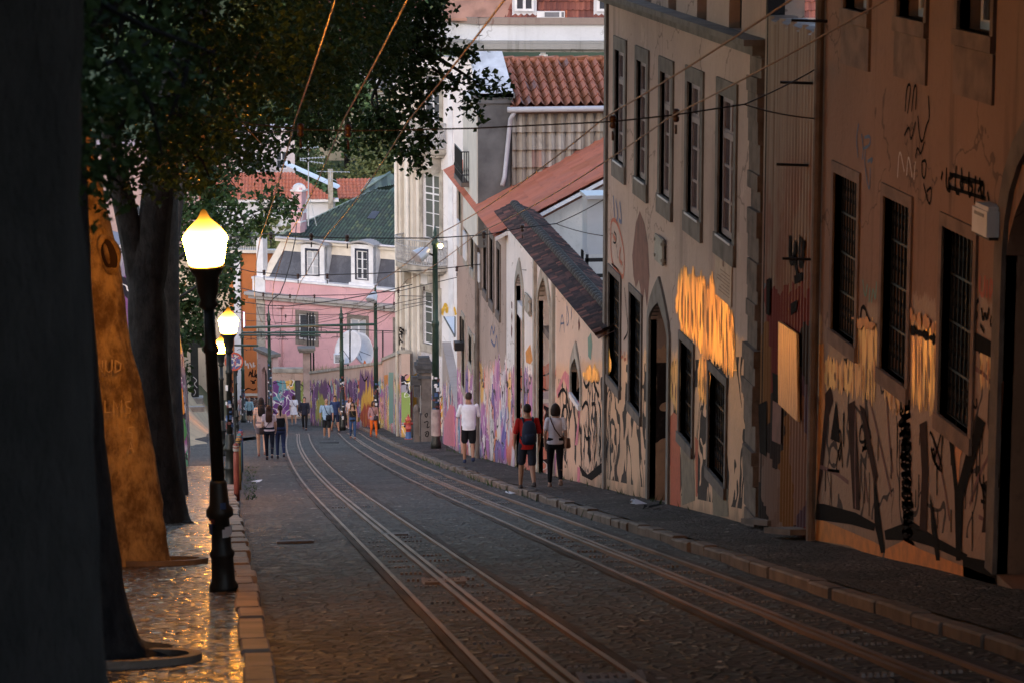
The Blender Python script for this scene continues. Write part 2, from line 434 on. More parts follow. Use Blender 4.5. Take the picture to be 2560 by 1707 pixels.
def brush(P, parent, poly, mats, n=40, w=9.0, d=0.006, jit=14, name='roller_paint', seed=1):
    """a patch built up from many overlapping vertical roller strokes with ragged ends (photo pixels on that wall)"""
    rnd = random.Random(seed); xs = [q[0] for q in poly]; x0, x1 = min(xs), max(xs)
    def span(x):
        ys = []
        for i in range(len(poly)):
            (ax, ay_), (bx, by) = poly[i], poly[(i + 1) % len(poly)]
            if (ax <= x < bx) or (bx <= x < ax): ys.append(ay_ + (by - ay_) * (x - ax) / (bx - ax))
        return (min(ys), max(ys)) if len(ys) > 1 else None
    for mi, (m, share, cut) in enumerate(mats):
        f = MB(); k = int(n * share)
        for i in range(k):
            x = x0 + (x1 - x0) * ((i + rnd.random()) / k); sp_ = span(x)
            if not sp_: continue
            t, b = sp_; L = b - t
            if cut: t2 = t + L * rnd.uniform(0, 0.6); b2 = min(b, t2 + L * rnd.uniform(0.3, 0.7))
            else: t2, b2 = t - rnd.uniform(-6, jit), b + rnd.uniform(-8, jit * 0.6)
            ww = w * (rnd.uniform(0.15, 0.45) if cut else rnd.uniform(0.7, 1.3)); dx = rnd.uniform(-2, 2); N = 7; L_, R_ = [], []
            for j in range(N + 1):
                q = j / N; env = min(1, 0.15 + 3.2 * min(q, 1 - q)) * (0.85 + 0.3 * rnd.random()); yy = t2 + (b2 - t2) * q; xx = x + dx * q
                L_.append((xx - ww / 2 * env, yy)); R_.append((xx + ww / 2 * env, yy))
            pts = [P.p(*P.hit(*q), d + 0.0004 * i / k * 5 + 0.003 * mi) for q in L_ + R_[::-1]]; M_ = 2 * N + 1
            f.add(pts, [(j, j + 1, M_ - j - 1, M_ - j) for j in range(N)])
        o = f.build(name, m, parent, fix=False)

def tile_roof(name, o, A, B, w, h, cols, rows, m, parent, amp=0.05, step=0.03, cuts=(), thick=0.08, seg=4):
    """barrel tiles: A along the eave, B up the slope; cuts = (point, outward normal) trims hips"""
    A = Vector(A).normalized(); B = Vector(B).normalized(); N = A.cross(B).normalized()
    if N.z < 0: N = -N
    o = Vector(o); vs, fs, uv = [], [], []
    nx = cols * seg
    def P(i, j, e):
        t = (i % seg) / seg; hgt = amp * (math.cos(2 * math.pi * t) ** 3 if seg > 4 else math.cos(2 * math.pi * t))
        jit = (math.sin(i // seg * 12.9 + j * 7.1) * 43758.5) % 1 * 0.012
        return o + A * (w * i / nx) + B * (h * j / rows + (-0.02 if e == 0 else 0)) + N * (hgt + (step if e == 0 else 0) + jit)
    for j in range(rows):
        b = len(vs)
        for i in range(nx + 1): vs.append(P(i, j, 0))
        for i in range(nx + 1): vs.append(P(i, j + 1, 1))
        for i in range(nx): fs.append((b + i, b + i + 1, b + nx + 2 + i, b + nx + 1 + i)); uv.append((i / seg, j))
        if j:                            # lip between rows
            for i in range(nx): fs.append((b + i, b + i + 1, b - nx - 1 + i + 1, b - nx - 1 + i)); uv.append((i / seg, j))
    b = len(vs); vs += [o - N * thick, o + A * w - N * thick, o + A * w + B * h - N * thick, o + B * h - N * thick]
    fs.append((b, b + 1, b + 2, b + 3)); uv.append((0, 0))
    o3 = Vector(parent.get('_o', (0, 0, 0))) if parent is not None else Vector((0, 0, 0))
    me = bpy.data.meshes.new(name); me.from_pydata([tuple(v - o3) for v in vs], [], fs)
    ul = me.uv_layers.new(name='uv')
    for p, (u, v) in zip(me.polygons, uv):
        for li in p.loop_indices:
            q = vs[me.loops[li].vertex_index] - o
            ul.data[li].uv = (q.dot(A) / w * cols + 0.5 * 0, min(max(q.dot(B) / h * rows, v + 0.01), v + 0.99))
    if cuts:
        bm = bmesh.new(); bm.from_mesh(me)
        for c, nn in cuts:
            bmesh.ops.bisect_plane(bm, geom=bm.verts[:] + bm.edges[:] + bm.faces[:], plane_co=Vector(c) - o3, plane_no=Vector(nn), clear_outer=True)
        bm.to_mesh(me); bm.free()
    me.materials.append(m); ob = bpy.data.objects.new(name, me); COL.objects.link(ob)
    if parent is not None: ob.parent = parent
    return ob
# ------------------------------------------------------------------ palette
GREY_STONE = plain('grey_stone', (0.20, 0.17, 0.145), 0.85, sc=3, var=0.45, bump=0.5)
BROWN_STONE = plain('brown_stone', (0.17, 0.135, 0.115), 0.85, sc=3, var=0.45, bump=0.5)
TAN_STONE = plain('tan_stone', (0.235, 0.155, 0.12), 0.85, sc=3, var=0.45, bump=0.6)
PALE_STONE = plain('pale_stone', (0.42, 0.38, 0.32), 0.85, sc=2.5, var=0.5, bump=0.4)
WHITE_PAINT = plain('white_paint', (0.70, 0.70, 0.72), 0.6, sc=2, var=0.2)
CREAM_PAINT = plain('cream_paint', (0.68, 0.63, 0.55), 0.7, sc=2, var=0.15)
PINK_PAINT = plain('pink_paint', (0.60, 0.36, 0.37), 0.75, sc=2, var=0.2)
DARK_WOOD = plain('dark_wood', (0.05, 0.035, 0.03), 0.6, sc=5)
PURPLE_WOOD = plain('window_wood', (0.34, 0.27, 0.26), 0.55, sc=5)
BLACK_IRON = plain('black_iron', (0.018, 0.018, 0.02), 0.5, 0.3, sc=8)
DARK_GAP = plain('dark_interior', (0.012, 0.011, 0.012), 0.9)
BLACK_PAINT = plain('black_spray_paint', (0.012, 0.010, 0.010), 0.95, sc=10, spec=0.08)
BLUE_PAINT = plain('blue_spray_paint', (0.05, 0.10, 0.22), 0.6, sc=10)
TEAL_PAINT = plain('teal_spray_paint', (0.10, 0.26, 0.22), 0.6, sc=10)
RED_PAINT = plain('red_spray_paint', (0.42, 0.07, 0.03), 0.6, sc=10)
ORANGE_PAINT = plain('orange_spray_paint', (0.62, 0.22, 0.03), 0.5, sc=6, var=0.4)
YELLOW_PAINT = plain('yellow_spray_paint', (0.70, 0.42, 0.05), 0.55, sc=8)
WHITE_SPRAY = plain('white_spray_paint', (0.6, 0.55, 0.52), 0.6, sc=10)
MAROON_PAINT = plain('maroon_spray_paint', (0.16, 0.055, 0.05), 0.7, sc=4, var=0.5)
PURPLE_PAINT = plain('purple_spray_paint', (0.16, 0.06, 0.17), 0.6, sc=6, var=0.5)
PINK_SPRAY = plain('pink_spray_paint', (0.62, 0.18, 0.25), 0.5, sc=6, var=0.4)
PVC = plain('grey_pvc', (0.55, 0.54, 0.57), 0.45, sc=2, var=0.15)
STEEL_BOX = plain('box_steel', (0.5, 0.52, 0.55), 0.4, 0.3, sc=2, var=0.15)
GREEN_IRON = plain('green_iron', (0.032, 0.066, 0.05), 0.5, 0.2, sc=4, var=0.4)
WIRE = plain('cable_black', (0.02, 0.018, 0.018), 0.6)
COPPER = plain('contact_wire', (0.16, 0.07, 0.03), 0.4, 0.7)

def gold_mat(name='gold_gloss_paint', r=0.34, m=0.6, k=1.0):
    """glossy ochre roller paint with brushed, dripping runs"""
    t = NT(name); uv = t.uv()
    n = t.noise(t.scale(uv, (1.5, 0.32, 1)), 1.5, 4, 0.55, 1.0)
    c = t.ramp(n, [(0.30, (0.22, 0.09, 0.03)), (0.40, (0.70, 0.30, 0.04)), (0.48, (0.98, 0.55, 0.09)), (0.56, (0.98, 0.62, 0.14)), (0.62, (0.50, 0.20, 0.03)), (0.70, (0.92, 0.48, 0.07))], 'LINEAR')
    if k < 1: c = t.mix(1.0 - k, c, (0.30, 0.17, 0.10))
    return t.done(c, r, t.bump(n, 0.5, 0.03), m, spec=0.6)
GOLD = gold_mat()
GOLD_DULL = gold_mat('ochre_rolled_paint', 0.45, 0.25, 0.55)
DARKGOLD = plain('umber_streaks', (0.20, 0.085, 0.03), 0.5, sc=5, var=0.5)
def osb_mat():
    t = NT('plywood_board'); uv = t.uv()
    w = t.n('ShaderNodeTexWave', {'Vector': t.scale(uv, (2.5, 0.7, 1)), 'Scale': 1.6, 'Distortion': 9.0, 'Detail': 3.0, 'Detail Scale': 0.8}).outputs[1]
    c = t.ramp(w, [(0.2, (0.24, 0.10, 0.03)), (0.6, (0.50, 0.26, 0.09)), (0.9, (0.62, 0.36, 0.14))], 'LINEAR')
    return t.done(c, 0.35, t.bump(w, 0.3, 0.01), metal=0.45, spec=0.6)
PLY = osb_mat()

def glass_mat(name, tint, rough=0.12):
    t = NT(name); n = t.noise(t.pos(), 0.9, 3)
    return t.done(t.mix(n, tint, [x * 2.2 for x in tint]), rough, spec=0.8)
GLASS = glass_mat('window_glass', (0.03, 0.033, 0.04))
GLASS_GREEN = glass_mat('curtained_glass', (0.05, 0.06, 0.055))
GLASS_PALE = glass_mat('blind_glass', (0.22, 0.23, 0.25), 0.3)
GLASS_PURPLE = glass_mat('old_glass', (0.06, 0.045, 0.05), 0.2)

# graffiti palettes
P_STREET = [(0.36, 0.10, 0.34), (0.66, 0.26, 0.20), (0.55, 0.50, 0.56), (0.75, 0.20, 0.04), (0.28, 0.08, 0.32), (0.10, 0.07, 0.32),
            (0.70, 0.38, 0.10), (0.50, 0.22, 0.42), (0.70, 0.62, 0.58), (0.05, 0.20, 0.38), (0.66, 0.40, 0.36), (0.60, 0.10, 0.06)]
P_GARDEN = [(0.50, 0.20, 0.20), (0.58, 0.42, 0.06), (0.15, 0.05, 0.20), (0.30, 0.28, 0.32), (0.65, 0.12, 0.04), (0.68, 0.38, 0.08),
            (0.24, 0.32, 0.08), (0.26, 0.09, 0.28), (0.52, 0.24, 0.22), (0.10, 0.30, 0.34), (0.60, 0.42, 0.33)]
P_DARK = [(0.20, 0.13, 0.11), (0.03, 0.025, 0.03), (0.16, 0.03, 0.03), (0.22, 0.11, 0.04), (0.10, 0.07, 0.11), (0.22, 0.16, 0.14),
          (0.26, 0.20, 0.18), (0.13, 0.15, 0.17), (0.24, 0.15, 0.12), (0.20, 0.14, 0.12)]
P_LEFT = [(0.18, 0.07, 0.20), (0.06, 0.20, 0.12), (0.22, 0.20, 0.28), (0.42, 0.14, 0.05), (0.25, 0.22, 0.30), (0.32, 0.30, 0.34), (0.2, 0.07, 0.18)]

# ------------------------------------------------------------------ ground
def ground_mat():
    t = NT('dry_earth'); p = t.pos(); n = t.noise(p, 0.35, 6, 0.6); f = t.noise(p, 5, 4)
    c = t.mix(t.ss(n, 0.35, 0.7), (0.54, 0.37, 0.21), (0.38, 0.27, 0.16))
    c = t.mix(t.math('MULTIPLY', t.ss(f, 0.6, 0.7), 0.6), c, (0.12, 0.10, 0.07))
    far = t.ss(t.sep(p)[1], 180, 230)
    c = t.mix(far, c, (0.05, 0.07, 0.03))
    return t.done(c, 0.95, t.bump(f, 0.6, 0.06))
def cobble_mat(name, col, col2, size=0.11, rough=0.5, bump=0.8, wet=0.0, dark=(0.02, 0.018, 0.017), spec=0.5):
    t = NT(name); uv = t.uv(); s = t.sep(uv)
    wob = t.n('ShaderNodeVectorMath', {0: uv, 1: t.scale(t.noise(uv, 3, 2, 0.5, 0, True), (0.05, 0.05, 0.05))}, operation='ADD').outputs[0]
    v = t.vor(t.scale(wob, (1 / size, 1 / size, 1)), 1.0, 'F1', 0.75)
    e = t.vor(t.scale(wob, (1 / size, 1 / size, 1)), 1.0, 'DISTANCE_TO_EDGE', 0.75)[0]
    rnd = t.sep(v[1])[0]
    big = t.noise(uv, 0.35, 5, 0.6); mid = t.noise(uv, 2.1, 4, 0.6)
    c = t.mix(rnd, col, col2)
    c = t.mix(t.math('MULTIPLY', t.ss(big, 0.4, 0.7), 0.5), c, [x * 0.55 for x in col])
    c = t.mix(t.math('MULTIPLY', t.ss(mid, 0.55, 0.75), 0.5), c, dark)
    joint = t.math('SUBTRACT', 1.0, t.ss(e, 0.02, 0.14))
    c = t.mix(t.math('MULTIPLY', joint, 0.85), c, dark)
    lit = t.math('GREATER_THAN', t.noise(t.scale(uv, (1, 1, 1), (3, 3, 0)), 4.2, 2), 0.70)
    c = t.mix(t.math('MULTIPLY', lit, 0.8), c, (0.48, 0.44, 0.40))  # pale specks: glints painted into the stone colour, with light stones
    ptch = t.ss(t.noise(t.scale(uv, (1.0, 0.6, 1), (11, 4, 0)), 0.55, 3), 0.55, 0.60); c = t.mix(t.math('MULTIPLY', ptch, 0.5), c, dark)
    h = t.math('ADD', t.math('MULTIPLY', t.ss(e, 0.0, 0.22), 1.0), t.math('ADD', t.math('MULTIPLY', rnd, 1.3), t.math('MULTIPLY', mid, 0.5)))
    r = t.math('ADD', rough, t.math('MULTIPLY', t.math('SUBTRACT', rnd, 0.5), 0.25))
    return t.done(c, r, t.bump(h, bump, 0.03), spec=spec)
EARTH = ground_mat()
COBBLE = cobble_mat('basalt_cobbles', (0.034, 0.029, 0.028), (0.115, 0.097, 0.092), 0.13, 0.72, 1.0, spec=0.2)
CALC_L = cobble_mat('limestone_setts_polished', (0.115, 0.095, 0.075), (0.19, 0.155, 0.12), 0.10, 0.26, 1.0, spec=0.36)
CALC_R = cobble_mat('limestone_setts', (0.085, 0.072, 0.066), (0.14, 0.12, 0.11), 0.085, 0.8, 0.9, spec=0.12)
KERB = plain('kerb_limestone', (0.27, 0.205, 0.155), 0.7, sc=2.5, var=0.5, bump=0.5, spec=0.2)

g = MB(); xs = [-400, -120, -60, -30, -16, -9, -5, -3, -1.5, 0, 2, 4, 6, 7.5, 9, 12, 16, 24, 40, 80, 180, 400]
ys = [-300, -150, -60, -20, 0, 10, 20, 30, 40, 50, 60, 66, 72, 78, 84, 90, 96, 102, 110, 120, 130, 140, 150, 160, 175, 190, 200, 215, 235, 250, 280, 310, 340, 370, 400, 440, 480, 520, 560, 600, 800, 1500]
def bank(x, y):                          # the earth bank left of the street, where the side street climbs away
    if x > -0.3 or y < 100: return 0
    k = min(1, (-0.3 - x) / 5) * min(1, (y - 100) / 14) * max(0, min(1, (260 - y) / 60))
    return k * 0.19 * max(0, min(y - 94, 70)) * 0.75
def gz(x, y): return cz(x, y) + bank(x, y)
g.add([(x, y, gz(x, y) - 0.08) for y in ys for x in xs], [(j * len(xs) + i, j * len(xs) + i + 1, (j + 1) * len(xs) + i + 1, (j + 1) * len(xs) + i) for j in range(len(ys) - 1) for i in range(len(xs) - 1)])
struct(g.build('ground', EARTH, smooth=True))

KL, KR, XW = 0.33, 5.62, 7.1
def strip(name, m, xa, xb, y0, y1, dz, step=1.0, nx=6, rough=0.0, skirt=0.0):
    mb = MB(); n = int((y1 - y0) / step); vs = []
    for j in range(n + 1):
        y = y0 + (y1 - y0) * j / n; a, b = xa(y), xb(y)
        for i in range(nx + 1):
            x = a + (b - a) * i / nx
            z = cz(x, y) + dz + rough * (math.sin(x * 3.1 + y * 0.9) * math.cos(y * 0.47 + x) + 0.5 * math.sin(y * 1.7))
            vs.append((x, y, z - (0.14 if dz > 0.05 and j in (0, n) else 0)))
    W = nx + 1
    mb.add(vs, [(j * W + i, j * W + i + 1, (j + 1) * W + i + 1, (j + 1) * W + i) for j in range(n) for i in range(nx)])
    return struct(mb.build(name, m, smooth=True))
strip('road', COBBLE, lambda y: (KL if y < 73.6 else -7.0 if y < 104 else -7 + (y - 104) * 0.7 if y < 112 else -1.2 + (y - 112) * 0.01), lambda y: KR + cx(y), -6, 214, 0.0, 0.5, 14, 0.012)
strip('left_pavement', CALC_L, lambda y: -2.4, lambda y: KL - 0.15, -6, 73.5, 0.10, 0.5, 6, 0.012)
strip('right_pavement', CALC_R, lambda y: KR + 0.17 + cx(y), lambda y: XW + 0.05 if y < 79.5 else XW + 2.4 if y < 111 else XW + 1.0 + (y - 111) * 0.075, -6, 190, 0.115, 0.5, 5, 0.008)
strip('pavement_corner', CALC_R, lambda y: -1.2 + (y - 112) * 0.02, lambda y: 0.4 + cx(y) * 0.35 + min(1.0, (y - 112) * 0.2), 112, 172, 0.13, 0.6, 6, 0.006)

def kerb(name, x0, w, y0, y1, h, rise=0.0):
    mb = MB(); y = y0
    while y < y1:
        L = ru(0.55, 1.15); x = x0 + cx(y + L / 2) + ru(-0.025, 0.025); zz = cz(0, y + L / 2) + h / 2 - 0.04 + ru(-0.018, 0.018)
        ang = math.atan(SL) * -1
        Yv = Vector((0, math.cos(ang), math.sin(ang))); Zv = Vector((0, -math.sin(ang), math.cos(ang)))
        c = Vector((x + w / 2, y + L / 2, zz)); hx, hy, hz = w / 2, L / 2 - 0.012, h / 2 + 0.04
        b = 0.018; ring = []
        for (sx, sz) in ((-hx, -hz), (hx, -hz), (hx, hz - b), (hx - b, hz), (-hx + b, hz), (-hx, hz - b)): ring.append((sx, sz))
        vs = [c + Vector((1, 0, 0)) * sx + Yv * (s * hy) + Zv * sz for s in (-1, 1) for sx, sz in ring]; n = 6
        mb.add(vs, [tuple(range(n))[::-1], tuple(range(n, 2 * n))] + [(i, (i + 1) % n, n + (i + 1) % n, n + i) for i in range(n)])
        y += L
    return struct(mb.build(name, KERB))
kerb('left_kerb', KL - 0.17, 0.22, 8, 73.5, 0.13)
KERB_L = KERB; KERB = plain('kerb_worn', (0.18, 0.14, 0.115), 0.75, sc=2.5, var=0.5, bump=0.5, spec=0.15)
kerb('right_kerb', KR, 0.185, 14, 140, 0.11); KERB = KERB_L

# ------------------------------------------------------------------ tram tracks
def rail_mat(name, col, rough, metal, spec=0.4):
    t = NT(name); p = t.pos(); n = t.noise(t.scale(p, (8, 0.6, 1)), 1.0, 5)
    c = t.mix(t.ss(n, 0.4, 0.7), col, [x * 0.45 for x in col])
    return t.done(c, rough, t.bump(n, 0.2, 0.01), metal, spec)
RAIL_STEEL = rail_mat('rail_steel', (0.21, 0.13, 0.095), 0.6, 0.3, 0.25)
RAIL_BED = rail_mat('rail_concrete', (0.08, 0.068, 0.065), 0.85, 0.0, 0.08)
TIE = plain('tie_stone', (0.21, 0.18, 0.16), 0.7)
def track(label, x0, gauge):
    y0, y1 = 12, 128
    root = wthing('tram_track', label, 'tram track', (x0 + gauge / 2, y0, cz(0, y0)), 'funicular tracks in the cobbled street')
    def run(xo, w, h, mb):
        n = 116; vs = []
        for j in range(n + 1):
            y = y0 + (y1 - y0) * j / n; x = x0 + xo + cx(y); z = cz(0, y)
            vs += [(x, y, z - 0.05), (x, y, z + h), (x + w, y, z + h), (x + w, y, z - 0.05)]
        mb.add(vs, [(4 * j + k, 4 * j + k + 1, 4 * j + k + 5, 4 * j + k + 4) for j in range(n) for k in range(3)])
    for side, o in ((-1, 0.0), (1, gauge)):
        mb = MB(); run(o - 0.025, 0.045, 0.03, mb)
        rl = mb.build('rail', RAIL_STEEL, root)
        bd = MB(); run(o - 0.105 if side < 0 else o + 0.05, 0.07, 0.02, bd); sub(bd, 'rail_bed', RAIL_BED, rl)
    mb = MB(); c = gauge / 2
    run(c - 0.072, 0.05, 0.03, mb); run(c + 0.022, 0.05, 0.03, mb); mb.build('cable_slot', RAIL_STEEL, root)
    mb = MB(); run(c - 0.02, 0.04, 0.014, mb); mb.build('slot_gap', DARK_GAP, root)
    for k in range(34):
        y = y0 + 5 + k * (1.05 if k < 20 else 1.5)
        if y > 62: break
        mb = MB()
        for side in (-1, 1):
            for q in range(5):
                x = x0 + c + cx(y) + side * (0.14 + q * 0.05)
                mb.box((x, y, cz(0, y) + 0.002), (0.026, 0.035, 0.03))
        mb.box((x0 + c + cx(y), y, cz(0, y) - 0.02), (0.72, 0.06, 0.016)); mb.build('tie_bolts', TIE, root)
    return root
track('left funicular track with twin slot rail in the middle of the cobbles', 1.86, 0.96)
track('right funicular track running down beside the right kerb', 4.22, 0.96)

def grate(px, py, w, l, label):
    p = onground(px, py); r = wthing('drain_grate', label, 'drain grate', (p.x, p.y, p.z))
    mb = MB()
    for s in (-1, 1):
        mb.box((p.x, p.y + s * l / 2, p.z - s * l / 2 * SL + 0.012), (w, 0.05, 0.03)); mb.box((p.x + s * w / 2, p.y, p.z + 0.012), (0.04, l, 0.028))
    mb.build('frame', TIE, r)
    mb = MB(); n = int(w / 0.055)
    for i in range(n): mb.box((p.x - w / 2 + (i + 0.5) * w / n, p.y, p.z + 0.010), (0.026, l - 0.05, 0.02))
    mb.build('bars', TIE, r)
grate(1110, 1455, 0.42, 0.30, 'wide iron drain grate between slot rail and right rail of the left track')
grate(988, 1337, 0.34, 0.22, 'small iron drain grate further down the left track')
grate(738, 1355, 0.45, 0.09, 'narrow iron drain grate set across the cobbles by the left kerb')
grate(1530, 1700, 0.42, 0.30, 'iron drain grate in the left track nearest the bottom edge')
p = onground(823, 1107); mb = MB(); mb.box((p.x, p.y, p.z + 0.005), (0.75, 0.16, 0.05))
tag(mb.build('gutter_slot', DARK_GAP), 'dark cross gutter slot between the two tracks where people walk', 'gutter slot')

# ------------------------------------------------------------------ right row
PR = Plane((XW, 0), (0, 1))
def ay(px): return PR.hit(px, 700)[0]
def zz(px, py): return PR.hit(px, py)[1]
def R4(xl, xr, yt, yb): return (ay(xr), ay(xl), zz(xl, yb), zz(xl, yt))      # pixel box, heights read on its far (left) edge

# --- near brown house
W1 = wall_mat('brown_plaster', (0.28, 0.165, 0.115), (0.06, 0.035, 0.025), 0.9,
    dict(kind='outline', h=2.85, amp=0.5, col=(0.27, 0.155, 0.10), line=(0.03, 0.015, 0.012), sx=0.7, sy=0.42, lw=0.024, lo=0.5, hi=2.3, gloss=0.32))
b1 = wthing('brown_house', 'near brown plaster house with three barred windows and graffiti', 'house', (XW, 24, cz(0, 24)))
far1 = ay(2047)
up = [R4(2101, 2159, -150, 18), R4(2233, 2300, -140, 38), R4(2382, 2465, -120, 69)]
gr = [R4(2083, 2142, 428, 825), R4(2208, 2273, 487, 923), R4(2357, 2436, 563, 1039)]
ga = ay(2514); gate = (ga - 2.7, ga, cz(0, ga - 2.7) - 0.3, zz(2514, 638) + 1.2, zz(2514, 638))
holes1 = [h for h in up + gr] + [gate]
wall(PR, 12, far1, cz(0, far1) - 1.5, 5.5, holes1, 0.5, 0.32).build('wall', W1, b1)
for h in up:
    surround(PR, b1, *h, TAN_STONE, 0.10, 0.035, 0.02)
    window(PR, b1, *h, WHITE_PAINT, GLASS, -0.2, 2, 2, 0.09)
    mb = MB(); PR.box(mb, h[0] - 0.1, h[1] + 0.1, h[2] - 0.62, h[2] - 0.16, -0.1, 0.028); mb.build('window_apron', TAN_STONE, b1)
for h in gr:
    surround(PR, b1, *h, TAN_STONE, 0.11, 0.025, 0.015)
    grille(PR, b1, *h, BLACK_IRON, DARK_GAP, -0.08)
mb = MB(); pts = arch_pts(gate[0], gate[1], gate[2], gate[4], gate[3], 12, False); po = arch_pts(gate[0] - 0.25, gate[1] + 0.25, gate[2], gate[4], gate[3] + 0.27, 12, False)
for i in range(len(pts) - 1):
    PR.poly(mb, [pts[i], pts[i + 1], po[i + 1], po[i]], -0.1, 0.045)
mb.build('gate_arch', BROWN_STONE, b1)
GATE_DARK = plain('gate_wood', (0.07, 0.045, 0.03), 0.7, sc=2)
mb = MB(); PR.box(mb, gate[0], gate[1], gate[2], gate[3], -0.34, -0.3); mb.build('gate', GATE_DARK, b1)
strokes(PR, b1, [[(2530, 1180), (2552, 1175), (2540, 1215), (2528, 1235), (2550, 1240), (2556, 1260)], [(2520, 1265), (2545, 1290), (2530, 1310), (2515, 1290)], [(2535, 1320), (2558, 1322)]], 0.06, BLACK_PAINT, -0.29)
# white alarm box
a0, a1, z0, z1 = ay(2506), ay(2468), zz(2468, 575), zz(2468, 512)
mb = MB(); PR.box(mb, a0, a1, z0, z1, 0.0, 0.16); PR.box(mb, a0 + 0.03, a1 - 0.03, z1, z1 + 0.04, 0.01, 0.14)
ab = mb.build('alarm_box', WHITE_PAINT, b1)
mb = MB(); PR.box(mb, a0 + 0.1, a1 - 0.08, z0 + 0.2, z1 - 0.06, 0.16, 0.165); sub(mb, 'display', plain('box_display', (0.16, 0.15, 0.15), 0.4), ab)
mb = MB(); PR.box(mb, a0 + 0.02, a1 - 0.02, z0 - 0.03, z0, 0.03, 0.13); sub(mb, 'lens', BLACK_IRON, ab)
# downpipe and brackets at its far corner
mb = MB(); mb.tube([PR.p(far1 - 0.12, 5, 0.07), PR.p(far1 - 0.12, cz(0, far1) + 0.1, 0.07)], 0.055, 8); mb.build('downpipe', BROWN_STONE, b1)
for (x, y) in ((2010, 200), (2000, 405), (2015, 640), (2040, 45)):
    a, z = PR.hit(x + 28, y + 10); mb = MB(); mb.tube([PR.p(a, z, -0.05), PR.p(a, z + 0.02, 0.42)], 0.018, 5); mb.build('wall_hook', BLACK_IRON, b1)
# tags
strokes(PR, b1, [[(2148, 310), (2142, 345), (2146, 395)], [(2155, 335), (2160, 370), (2157, 400)], [(2162, 345), (2178, 340), (2176, 365), (2160, 372)], [(2165, 375), (2162, 410), (2175, 490), (2177, 420)], [(2170, 405), (2185, 395), (2178, 408)]], 0.035, BLUE_PAINT)
strokes(PR, b1, [[(2264, 280), (2268, 215), (2280, 210), (2270, 285)], [(2280, 280), (2287, 212), (2294, 218), (2290, 275)], [(2262, 340), (2275, 312), (2278, 360), (2290, 305)], [(2296, 290), (2300, 345), (2308, 360), (2318, 310), (2326, 300), (2322, 240)], [(2290, 395), (2295, 365), (2303, 392), (2312, 355)], [(2306, 405), (2318, 400), (2314, 450), (2306, 440), (2306, 405)], [(2310, 460), (2326, 525), (2332, 465), (2318, 480)]], 0.03, BLACK_PAINT)
strokes(PR, b1, [[(2245, 445), (2250, 365), (2262, 430)], [(2268, 440), (2272, 380), (2282, 445)], [(2286, 450), (2290, 405)]], 0.025, WHITE_SPRAY)
strokes(PR, b1, [[(2368, 420), (2366, 475), (2380, 478), (2370, 450), (2384, 440)], [(2392, 415), (2388, 480), (2400, 485)], [(2405, 420), (2410, 488), (2398, 450), (2420, 455)], [(2424, 430), (2422, 500), (2436, 470), (2422, 455)], [(2440, 440), (2438, 510)], [(2450, 445), (2458, 515), (2462, 450), (2446, 480)], [(2358, 430), (2354, 450)], [(2470, 480), (2475, 510)], [(2375, 436), (2460, 460)], [(2372, 468), (2466, 498)]], 0.045, BLACK_PAINT)
strokes(PR, b1, [[(2158, 700), (2164, 750), (2170, 712)], [(2176, 720), (2174, 757)], [(2180, 758), (2184, 715), (2190, 757), (2193, 705)]], 0.04, TEAL_PAINT)
strokes(PR, b1, [[(2150, 810), (2155, 765), (2166, 772), (2172, 815)]], 0.05, BLACK_PAINT)
strokes(PR, b1, [[(2452, 690), (2450, 735), (2462, 740), (2464, 690)], [(2470, 700), (2468, 745)], [(2478, 698), (2474, 752), (2486, 715), (2478, 700)], [(2490, 710), (2488, 765)]], 0.045, RED_PAINT)
strokes(PR, b1, [[(2448, 750), (2436, 768), (2446, 785), (2438, 808), (2432, 795)], [(2455, 770), (2458, 805), (2464, 780), (2468, 805), (2474, 770)], [(2480, 790), (2476, 815), (2486, 812)], [(2488, 780), (2496, 850)], [(2452, 812), (2462, 832)]], 0.04, BLACK_PAINT)
# the big piece: dark band, wedges and outlines
blots(PR, b1, [[(2008, 1258), (2060, 1258), (2140, 1280), (2190, 1308), (2186, 1326), (2130, 1310), (2010, 1293)], [(2212, 1325), (2280, 1300), (2338, 1340), (2420, 1385), (2415, 1402), (2330, 1365), (2280, 1350), (2215, 1348)],
    [(2408, 1388), (2490, 1405), (2494, 1470), (2410, 1440)],
    [(2183, 1140), (2190, 1200), (2214, 1380), (2204, 1382), (2188, 1310)], [(2326, 1230), (2340, 1300), (2352, 1400), (2342, 1400), (2330, 1320)],
    [(2372, 1075), (2384, 1080), (2396, 1215), (2420, 1120), (2450, 1075), (2462, 1070), (2410, 1240), (2404, 1400), (2392, 1400), (2388, 1225)],
    [(2444, 1036), (2466, 1056), (2444, 1106), (2420, 1130), (2436, 1080)], [(2078, 1096), (2092, 1000), (2101, 1106)],
    [(2470, 1245), (2500, 1180), (2504, 1215)], [(2430, 826), (2508, 868), (2506, 905), (2426, 868)]], BLACK_PAINT)
strokes(PR, b1, [[(2028, 960), (2050, 1000), (2042, 1080), (2035, 1180), (2020, 1260)], [(2140, 1020), (2138, 1130), (2140, 1270)], [(2175, 1000), (2190, 1060), (2210, 1150), (2230, 1240)], [(2218, 990), (2222, 1080), (2232, 1180)], [(2335, 1100), (2360, 1200), (2375, 1300)], [(2490, 1110), (2450, 1180), (2425, 1260)], [(2448, 1290), (2475, 1305), (2490, 1330)], [(2050, 1165), (2090, 1180), (2122, 1205)], [(2162, 1180), (2170, 1255)], [(2440, 920), (2470, 940), (2495, 985)]], 0.045, MAROON_PAINT)
